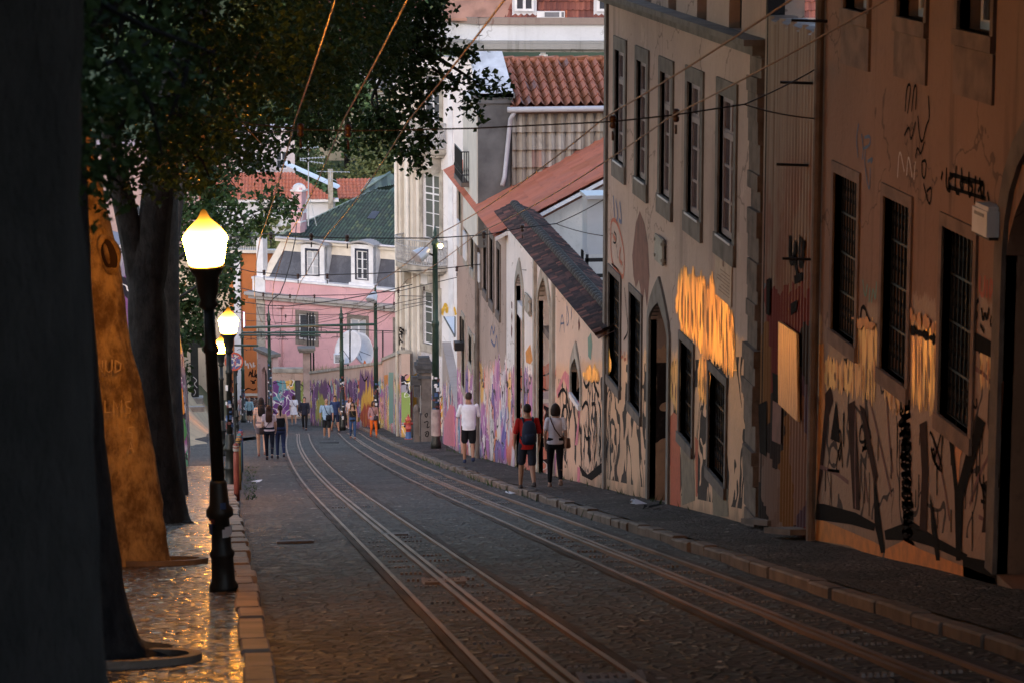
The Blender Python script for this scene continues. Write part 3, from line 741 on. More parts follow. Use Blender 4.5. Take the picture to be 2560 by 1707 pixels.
blots(PR, b1, [[(2382, 1150), (2398, 1085), (2416, 1100), (2402, 1140), (2396, 1210)], [(2008, 1300), (2060, 1300), (2120, 1325), (2190, 1355), (2212, 1370), (2205, 1398), (2120, 1362), (2010, 1345)], [(2215, 1372), (2260, 1350), (2310, 1375), (2400, 1410), (2490, 1445), (2494, 1500), (2400, 1455), (2300, 1420), (2212, 1392)]], ORANGE_PAINT)
for k_, pl in enumerate(([(2140, 805), (2191, 812), (2190, 1010), (2142, 990)], [(2276, 785), (2344, 815), (2342, 1035), (2280, 1012)], [(2060, 895), (2136, 912), (2134, 990), (2060, 965)], [(2450, 875), (2502, 900), (2498, 985), (2452, 965)], [(2215, 950), (2272, 990), (2268, 1050), (2216, 1015)])):
    brush(PR, b1, pl, [(GOLD_DULL, 1, False), (ORANGE_PAINT, 0.5, True), (DARKGOLD, 0.55, True)] if k_ != 1 else [(GOLD_DULL, 1, False), (GOLD, 0.5, False), (DARKGOLD, 0.55, True)], 13, 9, 0.003, 18, seed=20 + k_)
brush(PR, b1, [(2138, 795), (2192, 802), (2192, 826), (2140, 820)], [(ORANGE_PAINT, 1, False)], 9, 9, 0.016, 9, seed=31); brush(PR, b1, [(2274, 772), (2346, 803), (2346, 835), (2276, 808)], [(ORANGE_PAINT, 1, False)], 10, 10, 0.016, 9, seed=32)
brush(PR, b1, [(2280, 812), (2340, 838), (2340, 862), (2282, 838)], [(BLACK_PAINT, 1, False)], 9, 9, 0.019, 6, seed=33)
blots(PR, b1, [[(2020, 955), (2034, 940), (2040, 1010), (2036, 1120), (2026, 1245), (2012, 1245), (2022, 1100)], [(2062, 985), (2078, 965), (2084, 1000), (2070, 1050), (2058, 1180), (2046, 1250), (2040, 1240)], [(2120, 1010), (2138, 1000), (2146, 1130), (2150, 1275), (2134, 1270), (2126, 1130)],
    [(2300, 1060), (2318, 1050), (2322, 1180), (2318, 1330), (2300, 1320), (2306, 1180)], [(2150, 1010), (2162, 1020), (2196, 1190), (2188, 1215)], [(2500, 965), (2512, 950), (2506, 1060), (2488, 1190), (2470, 1330), (2456, 1330), (2480, 1130)]], plain('umber_spray', (0.045, 0.022, 0.017), 0.9, sc=6, var=0.4, spec=0.1), 0.0045)
blots(PR, b1, [[(2046, 862), (2060, 858), (2064, 1010), (2040, 1280), (2030, 1275), (2050, 1000)]], ORANGE_PAINT, 0.006)
# tangled black scribble column
random.seed(3); sc = []
for ph, am, st in ((0.0, 20, 1.9), (1.7, 15, 1.3), (3.1, 24, 2.3), (4.4, 12, 3.1)):
    sc.append([(2262 + 0.03 * (k * 8) + am * math.sin(k * st + ph) + ru(-3, 3), 1005 + k * 8.2 + 13 * math.cos(k * st * 1.1 + ph)) for k in range(46)])
for (x, y, w_, h_) in ((2090, 1120, 40, 120), (2165, 1080, 36, 130), (2345, 1140, 44, 150), (2428, 1010, 50, 130), (2470, 1210, 44, 130)):
    for q in range(2): sc.append([(x + ru(-w_, w_) * 0.5, y + ru(-h_, h_) * 0.5) for _ in range(6)])
for k in range(34): x = ru(2020, 2500); y = 1000 + (x - 2020) * 0.25 + ru(-60, 200); sc.append([(x, y), (x + ru(-1, 1), y + ru(30, 110))])
strokes(PR, b1, sc[:4], 0.035, BLACK_PAINT)
for q in range(5): strokes(PR, b1, sc[4 + 2 * q:6 + 2 * q], 0.035, BLACK_PAINT)
for q in range(14, len(sc)): strokes(PR, b1, [sc[q]], 0.03, BLACK_PAINT, name='paint_drip')

# --- corrugated hoarding
b2 = wthing('corrugated_hoarding', 'tall rusty corrugated metal hoarding between the brown and cream houses', 'hoarding', (XW, ay(1975), cz(0, ay(1975))))
t = NT('corrugated_sheet'); o_ = t.sep(t.pos()); uv = t.comb(o_[1], t.math('ADD', o_[2], t.math('MULTIPLY', o_[1], SL))); s = t.sep(uv)
st = t.noise(t.scale(uv, (5, 0.12, 1)), 1.0, 5, 0.7); c = t.mix(t.ss(st, 0.45, 0.7), (0.27, 0.215, 0.18), (0.15, 0.10, 0.075))
redz = t.math('MULTIPLY', t.ss(s[1], 5.2, 4.2), t.ss(t.noise(uv, 0.8, 3), 0.42, 0.55)); c = t.mix(t.math('MULTIPLY', redz, 0.6), c, (0.20, 0.075, 0.055))
w = t.n('ShaderNodeVectorMath', {0: uv, 1: t.noise(uv, 1.4, 2, 0.5, 0, True)}, operation='ADD').outputs[0]
cell = t.vor(t.scale(w, (0.9, 0.8, 1)), 1.3); gcol = t.ramp(t.sep(cell[1])[0], [(i / len(P_DARK), q) for i, q in enumerate(P_DARK)])
top = t.math('ADD', 2.6, t.math('MULTIPLY', t.noise(t.scale(uv, (2, 0.3, 1)), 1.2, 4), 1.3))
c = t.mix(t.math('LESS_THAN', s[1], top), c, gcol)
CORR = t.done(c, 0.45, t.bump(st, 0.2, 0.02), 0.25, spec=0.5)
a0, a1 = far1 + 0.02, ay(1911); mb = MB(); n = 150; zt0, zt1 = zz(2045, 82), zz(1911, 44); vs = []
for i in range(n + 1):
    a = a0 + (a1 - a0) * i / n; d = 0.035 * math.sin(a * 2 * math.pi / 0.17); zt = zt0 + (zt1 - zt0) * i / n + 0.05 * math.sin(a * 9)
    zb = cz(0, a1) - 0.5
    vs += [PR.p(a, zb, d), PR.p(a, (zb + zt) / 2, d), PR.p(a, zt, d), PR.p(a, zt, d - 0.3), PR.p(a, zb, d - 0.3)]
mb.add(vs, [(5 * i + k, 5 * i + k + 1, 5 * i + k + 6, 5 * i + k + 5) for i in range(n) for k in range(4)])
mb.build('sheet', CORR, b2)
mb = MB(); PR.poly(mb, PR.pix([(1963, 803), (2009, 834), (2012, 1053), (1963, 1008)]), 0.06, 0.09); mb.build('plywood_board', PLY, b2)
strokes(PR, b2, [[(1984, 590), (1982, 650), (1992, 655), (1998, 605)], [(2010, 590), (2006, 650), (2014, 670), (2018, 600)], [(1994, 640), (2004, 700)]], 0.12, BLACK_PAINT, 0.045)
blots(PR, b2, [[(1985, 760), (2002, 750), (2000, 775), (1986, 790)], [(1994, 690), (2016, 680), (2014, 700), (1996, 712)], [(1925, 700), (1934, 695), (1932, 790), (1924, 785)], [(1905, 1010), (1926, 1000), (1924, 1140), (1908, 1130)], [(1940, 930), (1960, 940), (1958, 1010), (1942, 1000)]], BLACK_PAINT, 0.045)
blots(PR, b2, [[(1940, 1000), (1962, 1008), (1960, 1110), (1938, 1100)]], MAROON_PAINT, 0.043)
mb = MB(); PR.box(mb, a0 + 0.25, a1 - 0.5, zt0 - 1.0, zt0 + 0.05, -2.6, -2.2); PR.poly(mb, [(a0, zt0 - 1), (a0 + 0.6, zt0 + 0.2), (a0 + 1.4, zt0 + 0.35), (a0 + 2.2, zt0 - 0.2), (a0 + 2.5, zt0 - 1)], -2.1, -1.7)
mb.build('ruined_wall', plain('ruin', (0.12, 0.12, 0.13), 0.9, bump=0.7), b2)
# paving slabs stacked at its foot
slabs = [((1938, 1312), (1.0, 0.55, 0.07), 'broken stone slab tilted against the foot of the corrugated hoarding'), ((1985, 1336), (0.75, 0.5, 0.07), 'smaller stone slab lying on the pavement before the corrugated hoarding')]
for (q, sz, lb) in slabs:
    p = onground(*q, 0.15); mb = MB(); mb.box((0, 0, 0), (sz[0] * 0.6, sz[1] * 1.6, sz[2])); o = mb.build('stone_slab', BROWN_STONE); o.location = p + Vector((0, 0, 0.05)); o.rotation_euler = (-0.19, 0.05, 0.2); tag(o, lb, 'stone slab')

# --- cream house with five tall windows
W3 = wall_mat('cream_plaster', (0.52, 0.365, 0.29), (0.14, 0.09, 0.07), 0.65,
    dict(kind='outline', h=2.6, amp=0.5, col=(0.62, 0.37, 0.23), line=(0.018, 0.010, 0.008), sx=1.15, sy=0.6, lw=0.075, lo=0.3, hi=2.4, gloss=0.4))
b3 = wthing('cream_house', 'cream plaster house with a row of five tall stone framed windows', 'house', (XW, 43, cz(0, 43)))
n3, f3 = ay(1905), ay(1514)
up = [R4(1537, 1560, 122, 398), R4(1591, 1615, 148, 441), R4(1650, 1676, 176, 484), R4(1717, 1750, 201, 528), R4(1795, 1833, 233, 582)]
tw = [R4(1604, 1622, -90, 8), R4(1664, 1684, -75, 26), R4(1735, 1759, -60, 48), R4(1814, 1845, -50, 68)]
g1 = [R4(1524, 1552, 678, 939), R4(1577, 1605, 728, 1006)]; g2 = [R4(1704, 1736, 849, 1083), R4(1778, 1820, 926, 1174)]
da0, da1 = ay(1674), ay(1628); dr = (da0, da1, cz(0, da1) + 0.1, zz(1650, 757), zz(1628, 800))
wall(PR, n3, f3, cz(0, f3) - 1.0, 5.2, up + tw + g1 + g2 + [dr], 0.5, 0.3).build('wall', W3, b3)
for h in up:
    surround(PR, b3, *h, GREY_STONE, 0.2, 0.03, 0.02); window(PR, b3, *h, PURPLE_WOOD, GLASS_PURPLE, -0.045, 2, 4, 0.09, 0.04, transom=0.72)
    mb = MB(); PR.box(mb, h[0] + 0.01, h[1] - 0.01, h[2] - 0.03, h[2] - 0.001, -0.09, 0.06); mb.build('window_sill', WHITE_PAINT, b3)
for h in tw: window(PR, b3, *h, BLACK_IRON, DARK_GAP, -0.15, 4, 2)
for h in g1 + g2: surround(PR, b3, *h, BROWN_STONE, 0.11, 0.03, 0.02); grille(PR, b3, *h, BLACK_IRON, DARK_GAP, -0.08)
pts = arch_pts(*dr[:3], dr[4], dr[3], 12); po = arch_pts(dr[0] - 0.2, dr[1] + 0.2, dr[2], dr[4], dr[3] + 0.42, 12); mb = MB()
for i in range(len(pts) - 1): PR.poly(mb, [pts[i], pts[i + 1], po[i + 1], po[i]], -0.1, 0.04)
mb.build('door_arch', GREY_STONE, b3)
mb = MB(); PR.poly(mb, pts, -0.3, -0.26); dd = mb.build('door', plain('door_grey', (0.12, 0.10, 0.085), 0.7, sc=2), b3)
strokes(PR, b3, [[(1640, 920), (1650, 905), (1645, 940), (1656, 935)], [(1641, 960), (1652, 975), (1640, 1000), (1654, 1010)], [(1635, 1060), (1648, 1010), (1650, 1050), (1634, 1095), (1644, 1100), (1642, 1045)]], 0.07, BLACK_PAINT, -0.25)
zc0, zc1 = zz(1870, 124), zz(1880, 88)
mb = MB(); PR.box(mb, n3 - 0.05, f3 + 0.12, zc0, zc0 + (zc1 - zc0) * 0.6, 0.002, 0.18); PR.box(mb, n3 - 0.08, f3 + 0.16, zc0 + (zc1 - zc0) * 0.6, zc1, 0.002, 0.30); mb.build('cornice', GREY_STONE, b3)
mb = MB(); PR.box(mb, f3 - 0.22, f3 + 0.02, cz(0, f3) - 0.9, zc0, 0.002, 0.05); mb.build('corner_pilaster', GREY_STONE, b3)
# rough party-wall edge beside the hoarding
mb = MB(); random.seed(5); z = cz(0, n3) - 0.4
while z < zc0:
    h = ru(0.18, 0.4); PR.box(mb, n3 - ru(0.0, 0.12), n3 + ru(0.55, 0.75), z, z + h - 0.004, 0.003, ru(0.05, 0.12)); z += h
mb.build('quoin_edge', plain('rubble_edge', (0.20, 0.155, 0.125), 0.9, sc=4, var=0.5, bump=1.0), b3)
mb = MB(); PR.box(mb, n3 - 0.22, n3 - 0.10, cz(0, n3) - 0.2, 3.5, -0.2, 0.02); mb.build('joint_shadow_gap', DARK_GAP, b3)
a0, a1, z0, z1 = R4(1646, 1666, 583, 648); mb = MB(); PR.box(mb, a0, a1, z0, z1, 0.04, 0.07)
for a in (a0 + 0.06, a1 - 0.06):
    for z in (z0 + 0.08, z1 - 0.08): PR.box(mb, a - 0.025, a + 0.025, z - 0.025, z + 0.025, 0.0, 0.09)
mb.build('marble_plaque', PALE_STONE, b3)
a0, a1, z0, z1 = R4(1791, 1832, 621, 735); mb = MB(); PR.box(mb, a0, a1, z0, z1, 0.002, 0.02); ip = mb.build('information_panel', plain('panel_beige', (0.44, 0.33, 0.25), 0.6), b3)
mb = MB()
for i in range(7): PR.box(mb, a0 + 0.12, a1 - 0.15 - 0.35 * R(), z1 - 0.24 - i * 0.05, z1 - 0.232 - i * 0.05, 0.02, 0.023)
PR.box(mb, (a0 + a1) / 2 - 0.05, (a0 + a1) / 2 + 0.05, z1 - 0.17, z1 - 0.07, 0.02, 0.023)
sub(mb, 'text_lines', plain('panel_ink', (0.2, 0.11, 0.09), 0.7), ip)
brush(PR, b3, [(1695, 725), (1698, 692), (1714, 678), (1724, 694), (1732, 676), (1746, 706), (1754, 690), (1769, 722), (1782, 690), (1791, 722), (1812, 740), (1832, 790), (1838, 860), (1839, 930), (1825, 936), (1782, 900), (1764, 888), (1740, 858), (1702, 822), (1694, 780)], [(GOLD_DULL, 1.0, False), (GOLD, 0.8, False), (DARKGOLD, 0.5, True)], 46, 9, 0.006, 16, seed=3)
brush(PR, b3, [(1750, 895), (1776, 905), (1774, 1010), (1748, 1000)], [(GOLD_DULL, 1, False), (GOLD, 0.6, False), (DARKGOLD, 0.8, True)], 10, 7, 0.006, 12, seed=5)
brush(PR, b3, [(1678, 915), (1690, 893), (1700, 915), (1700, 985), (1692, 1040), (1680, 1000)], [(GOLD_DULL, 1, False), (MAROON_PAINT, 0.7, True)], 9, 6, 0.006, 10, seed=6)
brush(PR, b3, [(1518, 900), (1523, 875), (1527, 900), (1526, 935), (1519, 940)], [(GOLD, 1, False)], 4, 5, 0.006, 10, seed=7)
blots(PR, b3, [[(1581, 640), (1590, 560), (1600, 528), (1612, 560), (1620, 610), (1624, 690), (1618, 770), (1612, 720), (1606, 760), (1598, 700), (1590, 720), (1584, 690)]], MAROON_PAINT, 0.004)
strokes(PR, b3, [[(1534, 490), (1537, 545)], [(1540, 500), (1546, 540), (1542, 555)], [(1550, 505), (1556, 560), (1548, 550)]], 0.08, BLUE_PAINT)
strokes(PR, b3, [[(1528, 560), (1532, 548), (1544, 556), (1556, 600), (1562, 640), (1560, 700), (1548, 680), (1532, 665), (1527, 620), (1528, 560)], [(1534, 590), (1540, 600)], [(1552, 620), (1548, 650), (1556, 660)]], 0.07, RED_PAINT)
strokes(PR, b3, [[(1536, 580), (1542, 590), (1540, 610), (1534, 606)], [(1530, 660), (1544, 672), (1552, 690)], [(1562, 720), (1566, 770), (1572, 830), (1560, 850)]], 0.04, BLACK_PAINT)
strokes(PR, b3, [[(1554, 875), (1552, 895), (1558, 890)], [(1562, 878), (1560, 900), (1566, 896)], [(1568, 885), (1570, 905)]], 0.05, RED_PAINT)
blots(PR, b3, [[(1702, 1100), (1735, 1120), (1738, 1250), (1706, 1262)], [(1780, 1195), (1820, 1222), (1822, 1290), (1784, 1290)]], plain('grey_green_paint', (0.17, 0.14, 0.10), 0.6, var=0.5), 0.004)
blots(PR, b3, [[(1676, 1040), (1684, 1030), (1700, 1040), (1702, 1270), (1676, 1270)], [(1738, 1090), (1746, 1100), (1744, 1240), (1740, 1240)]], RED_PAINT, 0.003)
# ------------------------------------------------------------------ white wall with pointed arches
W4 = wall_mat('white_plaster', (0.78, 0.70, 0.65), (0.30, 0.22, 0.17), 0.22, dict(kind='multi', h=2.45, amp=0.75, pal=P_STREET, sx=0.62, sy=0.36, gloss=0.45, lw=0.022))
W4b = wall_mat('peach_plaster', (0.66, 0.49, 0.385), (0.20, 0.14, 0.10), 0.25, dict(kind='outline', h=2.5, amp=0.5, col=(0.62, 0.40, 0.28), line=(0.018, 0.012, 0.012), sx=1.1, sy=0.6, lw=0.06, lo=0.35, hi=2.2, gloss=0.4))
b4 = wthing('arched_wall', 'white plaster wall with tall pointed arches under a dark tiled coping', 'wall', (XW, 58, cz(0, 58)))
n4, f4 = f3 + 0.02, ay(1266); zr4 = zz(1500, 806)
A1 = (ay(1309), ay(1291), cz(0, ay(1291)) + 0.1, zz(1291, 672), zz(1291, 715))
A2 = (ay(1377), ay(1347), cz(0, ay(1347)) + 0.1, zz(1347, 676), zz(1347, 752))
A3 = (ay(1454), ay(1430), zz(1430, 980), zz(1430, 880), zz(1430, 930))
mid4 = ay(1391)
wall(PR, mid4, f4, cz(0, f4) - 1, zr4, [A1, A2], 0.75, 0.5).build('wall', W4, b4)
wall(PR, n4, mid4, cz(0, mid4) - 1, zr4, [A3], 0.75, 0.35).build('side_wall', W4b, b4)
for A, e in ((A1, 0.14), (A2, 0.17), (A3, 0.13)):
    pts = arch_pts(*A[:3], A[4], A[3], 12); po = arch_pts(A[0] - e, A[1] + e, A[2], A[4], A[3] + e * 2.6, 12); mb = MB()
    for i in range(len(pts) - 1): PR.poly(mb, [pts[i], pts[i + 1], po[i + 1], po[i]], -0.1, 0.035)
    mb.build('arch_frame', PALE_STONE, b4)
    mb = MB(); PR.poly(mb, pts, -0.62, -0.58); mb.build('arch_infill', plain('infill_brown', (0.15, 0.105, 0.08), 0.85, sc=2, var=0.5) if A is not A3 else DARK_GAP, b4)
mb = MB(); PR.box(mb, A1[0], A1[1], zz(1291, 785), zz(1291, 752), -0.5, -0.02); mb.build('transom', WHITE_PAINT, b4)
mb = MB(); PR.box(mb, A1[0] + 0.1, A1[1] - 0.1, A1[2], zz(1291, 790), -0.5, -0.46); mb.build('door', DARK_WOOD, b4)
mb = MB(); PR.box(mb, A2[0], A2[1], zz(1347, 833), zz(1347, 815), -0.5, -0.1); mb.build('transom', BROWN_STONE, b4)
mb = MB(); PR.box(mb, A3[0], A3[1], A3[2] - 0.1, A3[2], -0.3, 0.06); mb.build('niche_sill', WHITE_PAINT, b4)
mb = MB()
for px in (1341, 1387): a = ay(px); PR.box(mb, a - 0.13, a + 0.13, cz(0, a) - 0.3, zr4 - 0.15, 0.002, 0.07)
mb.build('pilaster', PALE_STONE, b4)
a0, a1, z0, z1 = R4(1318, 1330, 731, 776); mb = MB(); PR.box(mb, a0, a1, z0, z1, 0.03, 0.06)
for a in (a0 + 0.06, a1 - 0.06):
    for z in (z0 + 0.08, z1 - 0.08): PR.box(mb, a - 0.03, a + 0.03, z - 0.03, z + 0.03, 0.0, 0.09)
mb.build('marble_plaque', PALE_STONE, b4)
TILE_DARK = tile_mat('blackened_tiles', [(0, (0.035, 0.028, 0.028)), (0.75, (0.07, 0.05, 0.045)), (0.9, (0.16, 0.07, 0.055)), (1, (0.22, 0.10, 0.075))], (0.20, 0.095, 0.08), 0.5)
ev = Vector((XW - 0.24, n4 - 0.6, zr4 - 0.02)); L4 = f4 - n4 + 0.8
tile_roof('coping_tiles', ev, (0, 1, 0), (0.43, 0, 0.21), L4, 0.48, 110, 3, TILE_DARK, b4, 0.035, 0.02, seg=4)
rx = ev.x + 0.44; tile_roof('coping_tiles', (rx + 0.52, ev.y, zr4 - 0.02), (0, 1, 0), (-0.52, 0, 0.21), L4, 0.56, 110, 3, TILE_DARK, b4, 0.035, 0.02, seg=4)
mb = MB(); z = ev.y
while z < ev.y + L4 - 0.1:
    mb.capsule((rx, z, zr4 + 0.20), (rx, z + 0.30, zr4 + 0.19), 0.115, 0.095, 8); z += 0.33
mb.build('ridge_tiles', plain('ridge_dark', (0.055, 0.05, 0.045), 0.85, var=0.5), b4, True)
random.seed(11)
for (y0, h) in ((700, 0), (0, 0)): pass
strokes(PR, b4, [[(1280, 755), (1280, 772)], [(1279, 785), (1281, 800)], [(1280, 815), (1279, 842)]], 0.22, MAROON_PAINT)
strokes(PR, b4, [[(1448, 770), (1449, 786)], [(1447, 800), (1449, 822)]], 0.2, MAROON_PAINT)
strokes(PR, b4, [[(1400, 830), (1406, 775), (1412, 832)], [(1402, 810), (1411, 808)], [(1418, 755), (1416, 822), (1424, 800), (1418, 765)], [(1432, 750), (1428, 800)]], 0.04, BLUE_PAINT)
blots(PR, b4, [[(1470, 845), (1478, 832), (1481, 860), (1478, 900), (1471, 890)]], TEAL_PAINT)
brush(PR, b4, [(1460, 935), (1470, 918), (1479, 914), (1483, 938), (1486, 914), (1498, 935), (1500, 955), (1480, 952), (1462, 958)], [(GOLD_DULL, 1, False), (GOLD, 0.8, False)], 12, 6, 0.006, 8, seed=41)
if False: blots(PR, b4, [[(1460, 930), (1470, 915), (1479, 912), (1481, 940), (1486, 912), (1498, 935), (1500, 955), (1480, 950), (1462, 956)], [(1391, 925), (1410, 928), (1424, 922), (1428, 930), (1426, 940), (1410, 942), (1392, 940)]], GOLD, 0.008)
blots(PR, b4, [[(1392, 975), (1400, 955), (1410, 930), (1414, 925), (1426, 942), (1428, 985), (1420, 975), (1410, 945), (1402, 970), (1394, 995)], [(1445, 1000), (1452, 1010), (1445, 1110), (1438, 1112), (1446, 1050)], [(1444, 1165), (1451, 1168), (1450, 1210), (1444, 1212)]], PINK_SPRAY, 0.007)
blots(PR, b4, [[(1448, 1160), (1470, 1185), (1500, 1160), (1512, 1150), (1505, 1180), (1480, 1200), (1456, 1188)]], BLACK_PAINT, 0.007)
strokes(PR, b4, [[(1446, 1010), (1450, 1080), (1456, 1150)], [(1456, 1020), (1466, 1000), (1474, 1020), (1470, 1120), (1478, 1150)], [(1480, 1010), (1490, 1005), (1492, 1100), (1486, 1150)], [(1500, 1010), (1504, 1080), (1498, 1140)], [(1460, 1060), (1466, 1100), (1474, 1090)], [(1460, 950), (1466, 970), (1474, 955)], [(1486, 960), (1498, 990)], [(1396, 990), (1408, 968), (1418, 985), (1426, 1040)], [(1402, 1080), (1406, 1020), (1418, 1010), (1424, 1060)]], 0.075, BLACK_PAINT, 0.009)
blots(PR, b4, [[(1314, 880), (1326, 860), (1332, 900), (1326, 910), (1316, 905)]], ORANGE_PAINT)

# --- long house with the orange roof
W5 = wall_mat('rosy_grey_plaster', (0.44, 0.32, 0.26), (0.15, 0.11, 0.085), 0.8, dict(kind='multi', h=2.6, amp=1.2, pal=P_STREET, sx=0.5, sy=0.35, gloss=0.35, lw=0.014))
b5 = wthing('long_house', 'long rosy grey house with narrow windows below an orange tiled roof', 'house', (XW, 73, cz(0, 73)))
n5, f5 = f4 + 0.03, ay(1142); ze5 = zz(1255, 570)
win5 = [R4(a, b, c, d) for a, b, c, d in ((1148, 1154.5, 470, 612), (1163, 1170, 487, 642), (1178, 1186, 512, 668), (1194, 1203, 540, 692), (1210, 1219, 565, 722), (1226, 1235, 592, 748), (1244, 1251, 618, 775))]
dr5 = [R4(1155, 1162, 790, 960), R4(1186, 1197, 850, 1120), R4(1172, 1180, 830, 900)]
wall(PR, n5, f5, cz(0, f5) - 1, ze5, win5 + dr5, 0.5, 0.25).build('wall', W5, b5)
for i, h in enumerate(win5):
    surround(PR, b5, *h, PALE_STONE if i < 3 else BROWN_STONE, 0.13, 0.03, 0.02); window(PR, b5, *h, PURPLE_WOOD if i > 2 else DARK_WOOD, GLASS, -0.05, 2, 4, 0.06)
    if i in (0, 1, 3): mb = MB(); PR.box(mb, h[0], h[1], h[2] - 0.02, h[2] + 0.75, 0.03, 0.07); mb.build('laundry_panel', WHITE_PAINT, b5)
for h in dr5:
    surround(PR, b5, *h, PALE_STONE, 0.13, 0.03, 0.0); mb = MB(); PR.box(mb, h[0], h[1], h[2], h[3], -0.2, -0.15); mb.build('door', DARK_WOOD, b5)
mb = MB(); a = ay(1161.5); PR.box(mb, a - 0.2, a + 0.2, zz(1161, 872), zz(1161, 852), 0.05, 0.3); mb.tube([PR.p(a, zz(1161, 852), 0.12), PR.p(a, zz(1161, 790), 0.12)], 0.03, 6); mb.build('wall_lantern', BLACK_IRON, b5)
mb = MB(); a = ay(1200); mb.tube([PR.p(a, ze5 - 0.1, 0.08), PR.p(a, cz(0, a), 0.08)], 0.06, 8); mb.build('downpipe', BROWN_STONE, b5)
strokes(PR, b5, [[(1226, 840), (1230, 810), (1234, 840), (1238, 815)], [(1228, 850), (1238, 870), (1242, 830), (1246, 880)]], 0.08, BLUE_PAINT)
TILE_OR = tile_mat('orange_tiles', [(0, (0.42, 0.13, 0.075)), (0.5, (0.48, 0.16, 0.095)), (1, (0.40, 0.14, 0.09))], (0.30, 0.10, 0.03), 0.35)
ye, pitch5 = n5 - 0.35, 27.5; B5 = Vector((math.cos(math.radians(pitch5)), 0, math.sin(math.radians(pitch5))))
tile_roof('roof', (XW - 0.32, ye, ze5 - 0.02), (0, 1, 0), B5, f5 - ye + 0.4, 3.9, 46, 9, TILE_OR, b5, 0.025, 0.012, seg=4)
RG = Plane((XW, n5 + 0.02), (1, 0), True)          # gable towards the camera
mb = MB(); zt = ze5 - 0.12; RG.poly(mb, [(0.02, cz(0, n5) - 1), (4.2, cz(0, n5) - 1), (4.2, zt + 4.2 * math.tan(math.radians(pitch5))), (0.02, zt)], -0.3, 0.0); mb.build('gable_wall', wall_mat('gable_white', (0.62, 0.62, 0.60), (0.2, 0.2, 0.2), 0.6, None, foot=0), b5)
mb = MB(); RG.poly(mb, [(-0.3, zt - 0.02), (4.2, zt - 0.02 + 4.5 * math.tan(math.radians(pitch5))), (4.2, zt + 0.07 + 4.5 * math.tan(math.radians(pitch5))), (-0.3, zt + 0.07)], 0.36, 0.42); mb.build('verge_board', WHITE_PAINT, b5)
# white duct box on a black frame against the gable
c = at(1490, 560, 61); bx = wthing('air_duct', 'white metal air duct on a black frame behind the dark coping', 'air duct', (c.x, c.y, c.z - 1.2))
mb = MB(); k = 61 / 7000 * 1.0; mb.box(c, (0.5, 0.8, 1.25)); mb.box(c + Vector((0, -0.1, 0.66)), (0.62, 1.0, 0.08)); mb.build('duct', STEEL_BOX, bx)
mb = MB()
for dx in (-0.25, 0.25):
    for dy in (-0.4, 0.4): mb.box(c + Vector((dx, dy, -1.0)), (0.06, 0.06, 0.75))
mb.box(c + Vector((0, -0.4, -0.75)), (0.6, 0.06, 0.08)); mb.box(c + Vector((0, -0.4, -1.1)), (0.6, 0.06, 0.08)); mb.build('frame', BLACK_IRON, bx)

# --- small house rising behind it with tile hung wall
Y6 = 72.0; P6 = Plane((0, Y6), (1, 0), True)      # faces the camera
def x6(px, py=300): return P6.hit(px, py)[0]
def z6(py, px=1350): return P6.hit(px, py)[1]
b6 = wthing('tile_hung_house', 'house with mossy orange roof, tile hung wall and white topped chimney', 'house', (8.6, Y6, cz(8.6, Y6)))
xa, xb = x6(1195), x6(1275); xe = x6(1515) + 2.4
W6 = plain('cement_grey', (0.17, 0.165, 0.16), 0.9, sc=1.3, var=0.55, bump=0.4)
mb = MB(); P6.box(mb, xa, xb, z6(475) - 1.5, z6(232), -1.3, 0.0); mb.build('chimney_stack', W6, b6)
mb = MB(); P6.box(mb, xa - 0.1, xb + 0.12, z6(245), z6(233), -1.4, 0.10); P6.box(mb, xa - 0.06, xb + 0.07, z6(258), z6(246), -1.36, 0.06); mb.build('chimney_cornice', W6, b6)
mb = MB(); mb.prism([P6.p(xa - 0.05, z6(232), 0.1), P6.p(xb + 0.08, z6(232), 0.1), P6.p(xb - 0.06, z6(137), -1.4), P6.p(xa - 0.08, z6(137), -1.4)], (0, 0.0, -0.12)); mb.build('chimney_cap', plain('lime_wash', (0.74, 0.75, 0.77), 0.8, sc=2.5, var=0.35, bump=0.9), b6)
mb = MB(); P6.box(mb, xb, xe, z6(285), z6(266), -0.2, 0.03); mb.build('eave_board', plain('eave_brown', (0.22, 0.15, 0.11), 0.8, sc=2, var=0.4), b6)
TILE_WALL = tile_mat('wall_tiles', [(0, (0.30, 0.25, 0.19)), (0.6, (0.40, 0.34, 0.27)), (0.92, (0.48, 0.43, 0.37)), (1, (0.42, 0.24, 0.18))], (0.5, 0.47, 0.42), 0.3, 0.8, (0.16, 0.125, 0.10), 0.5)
mb = MB(); P6.box(mb, xb, xe, z6(475) - 1.5, z6(268), -4.0, -0.06); mb.build('wall', W6, b6)
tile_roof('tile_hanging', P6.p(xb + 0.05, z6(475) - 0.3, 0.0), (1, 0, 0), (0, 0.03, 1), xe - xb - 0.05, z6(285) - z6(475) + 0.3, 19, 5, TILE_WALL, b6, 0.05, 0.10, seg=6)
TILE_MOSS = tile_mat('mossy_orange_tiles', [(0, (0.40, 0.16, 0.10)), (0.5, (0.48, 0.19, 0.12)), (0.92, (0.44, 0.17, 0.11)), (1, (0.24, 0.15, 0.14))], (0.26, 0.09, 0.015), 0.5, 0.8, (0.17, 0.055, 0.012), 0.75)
rise = 0.95; run = 3.0; B6 = Vector((0, run, rise))
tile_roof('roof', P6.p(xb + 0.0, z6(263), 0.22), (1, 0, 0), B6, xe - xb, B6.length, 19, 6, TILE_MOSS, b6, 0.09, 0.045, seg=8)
ridge = P6.p(xb, z6(263), 0.22) + B6; mb = MB(); x = ridge.x
while x < xe: mb.capsule((x, ridge.y, ridge.z), (x + 0.36, ridge.y, ridge.z + 0.015), 0.10, 0.12, 8); x += 0.40
mb.build('ridge_tiles', TILE_MOSS, b6, True)
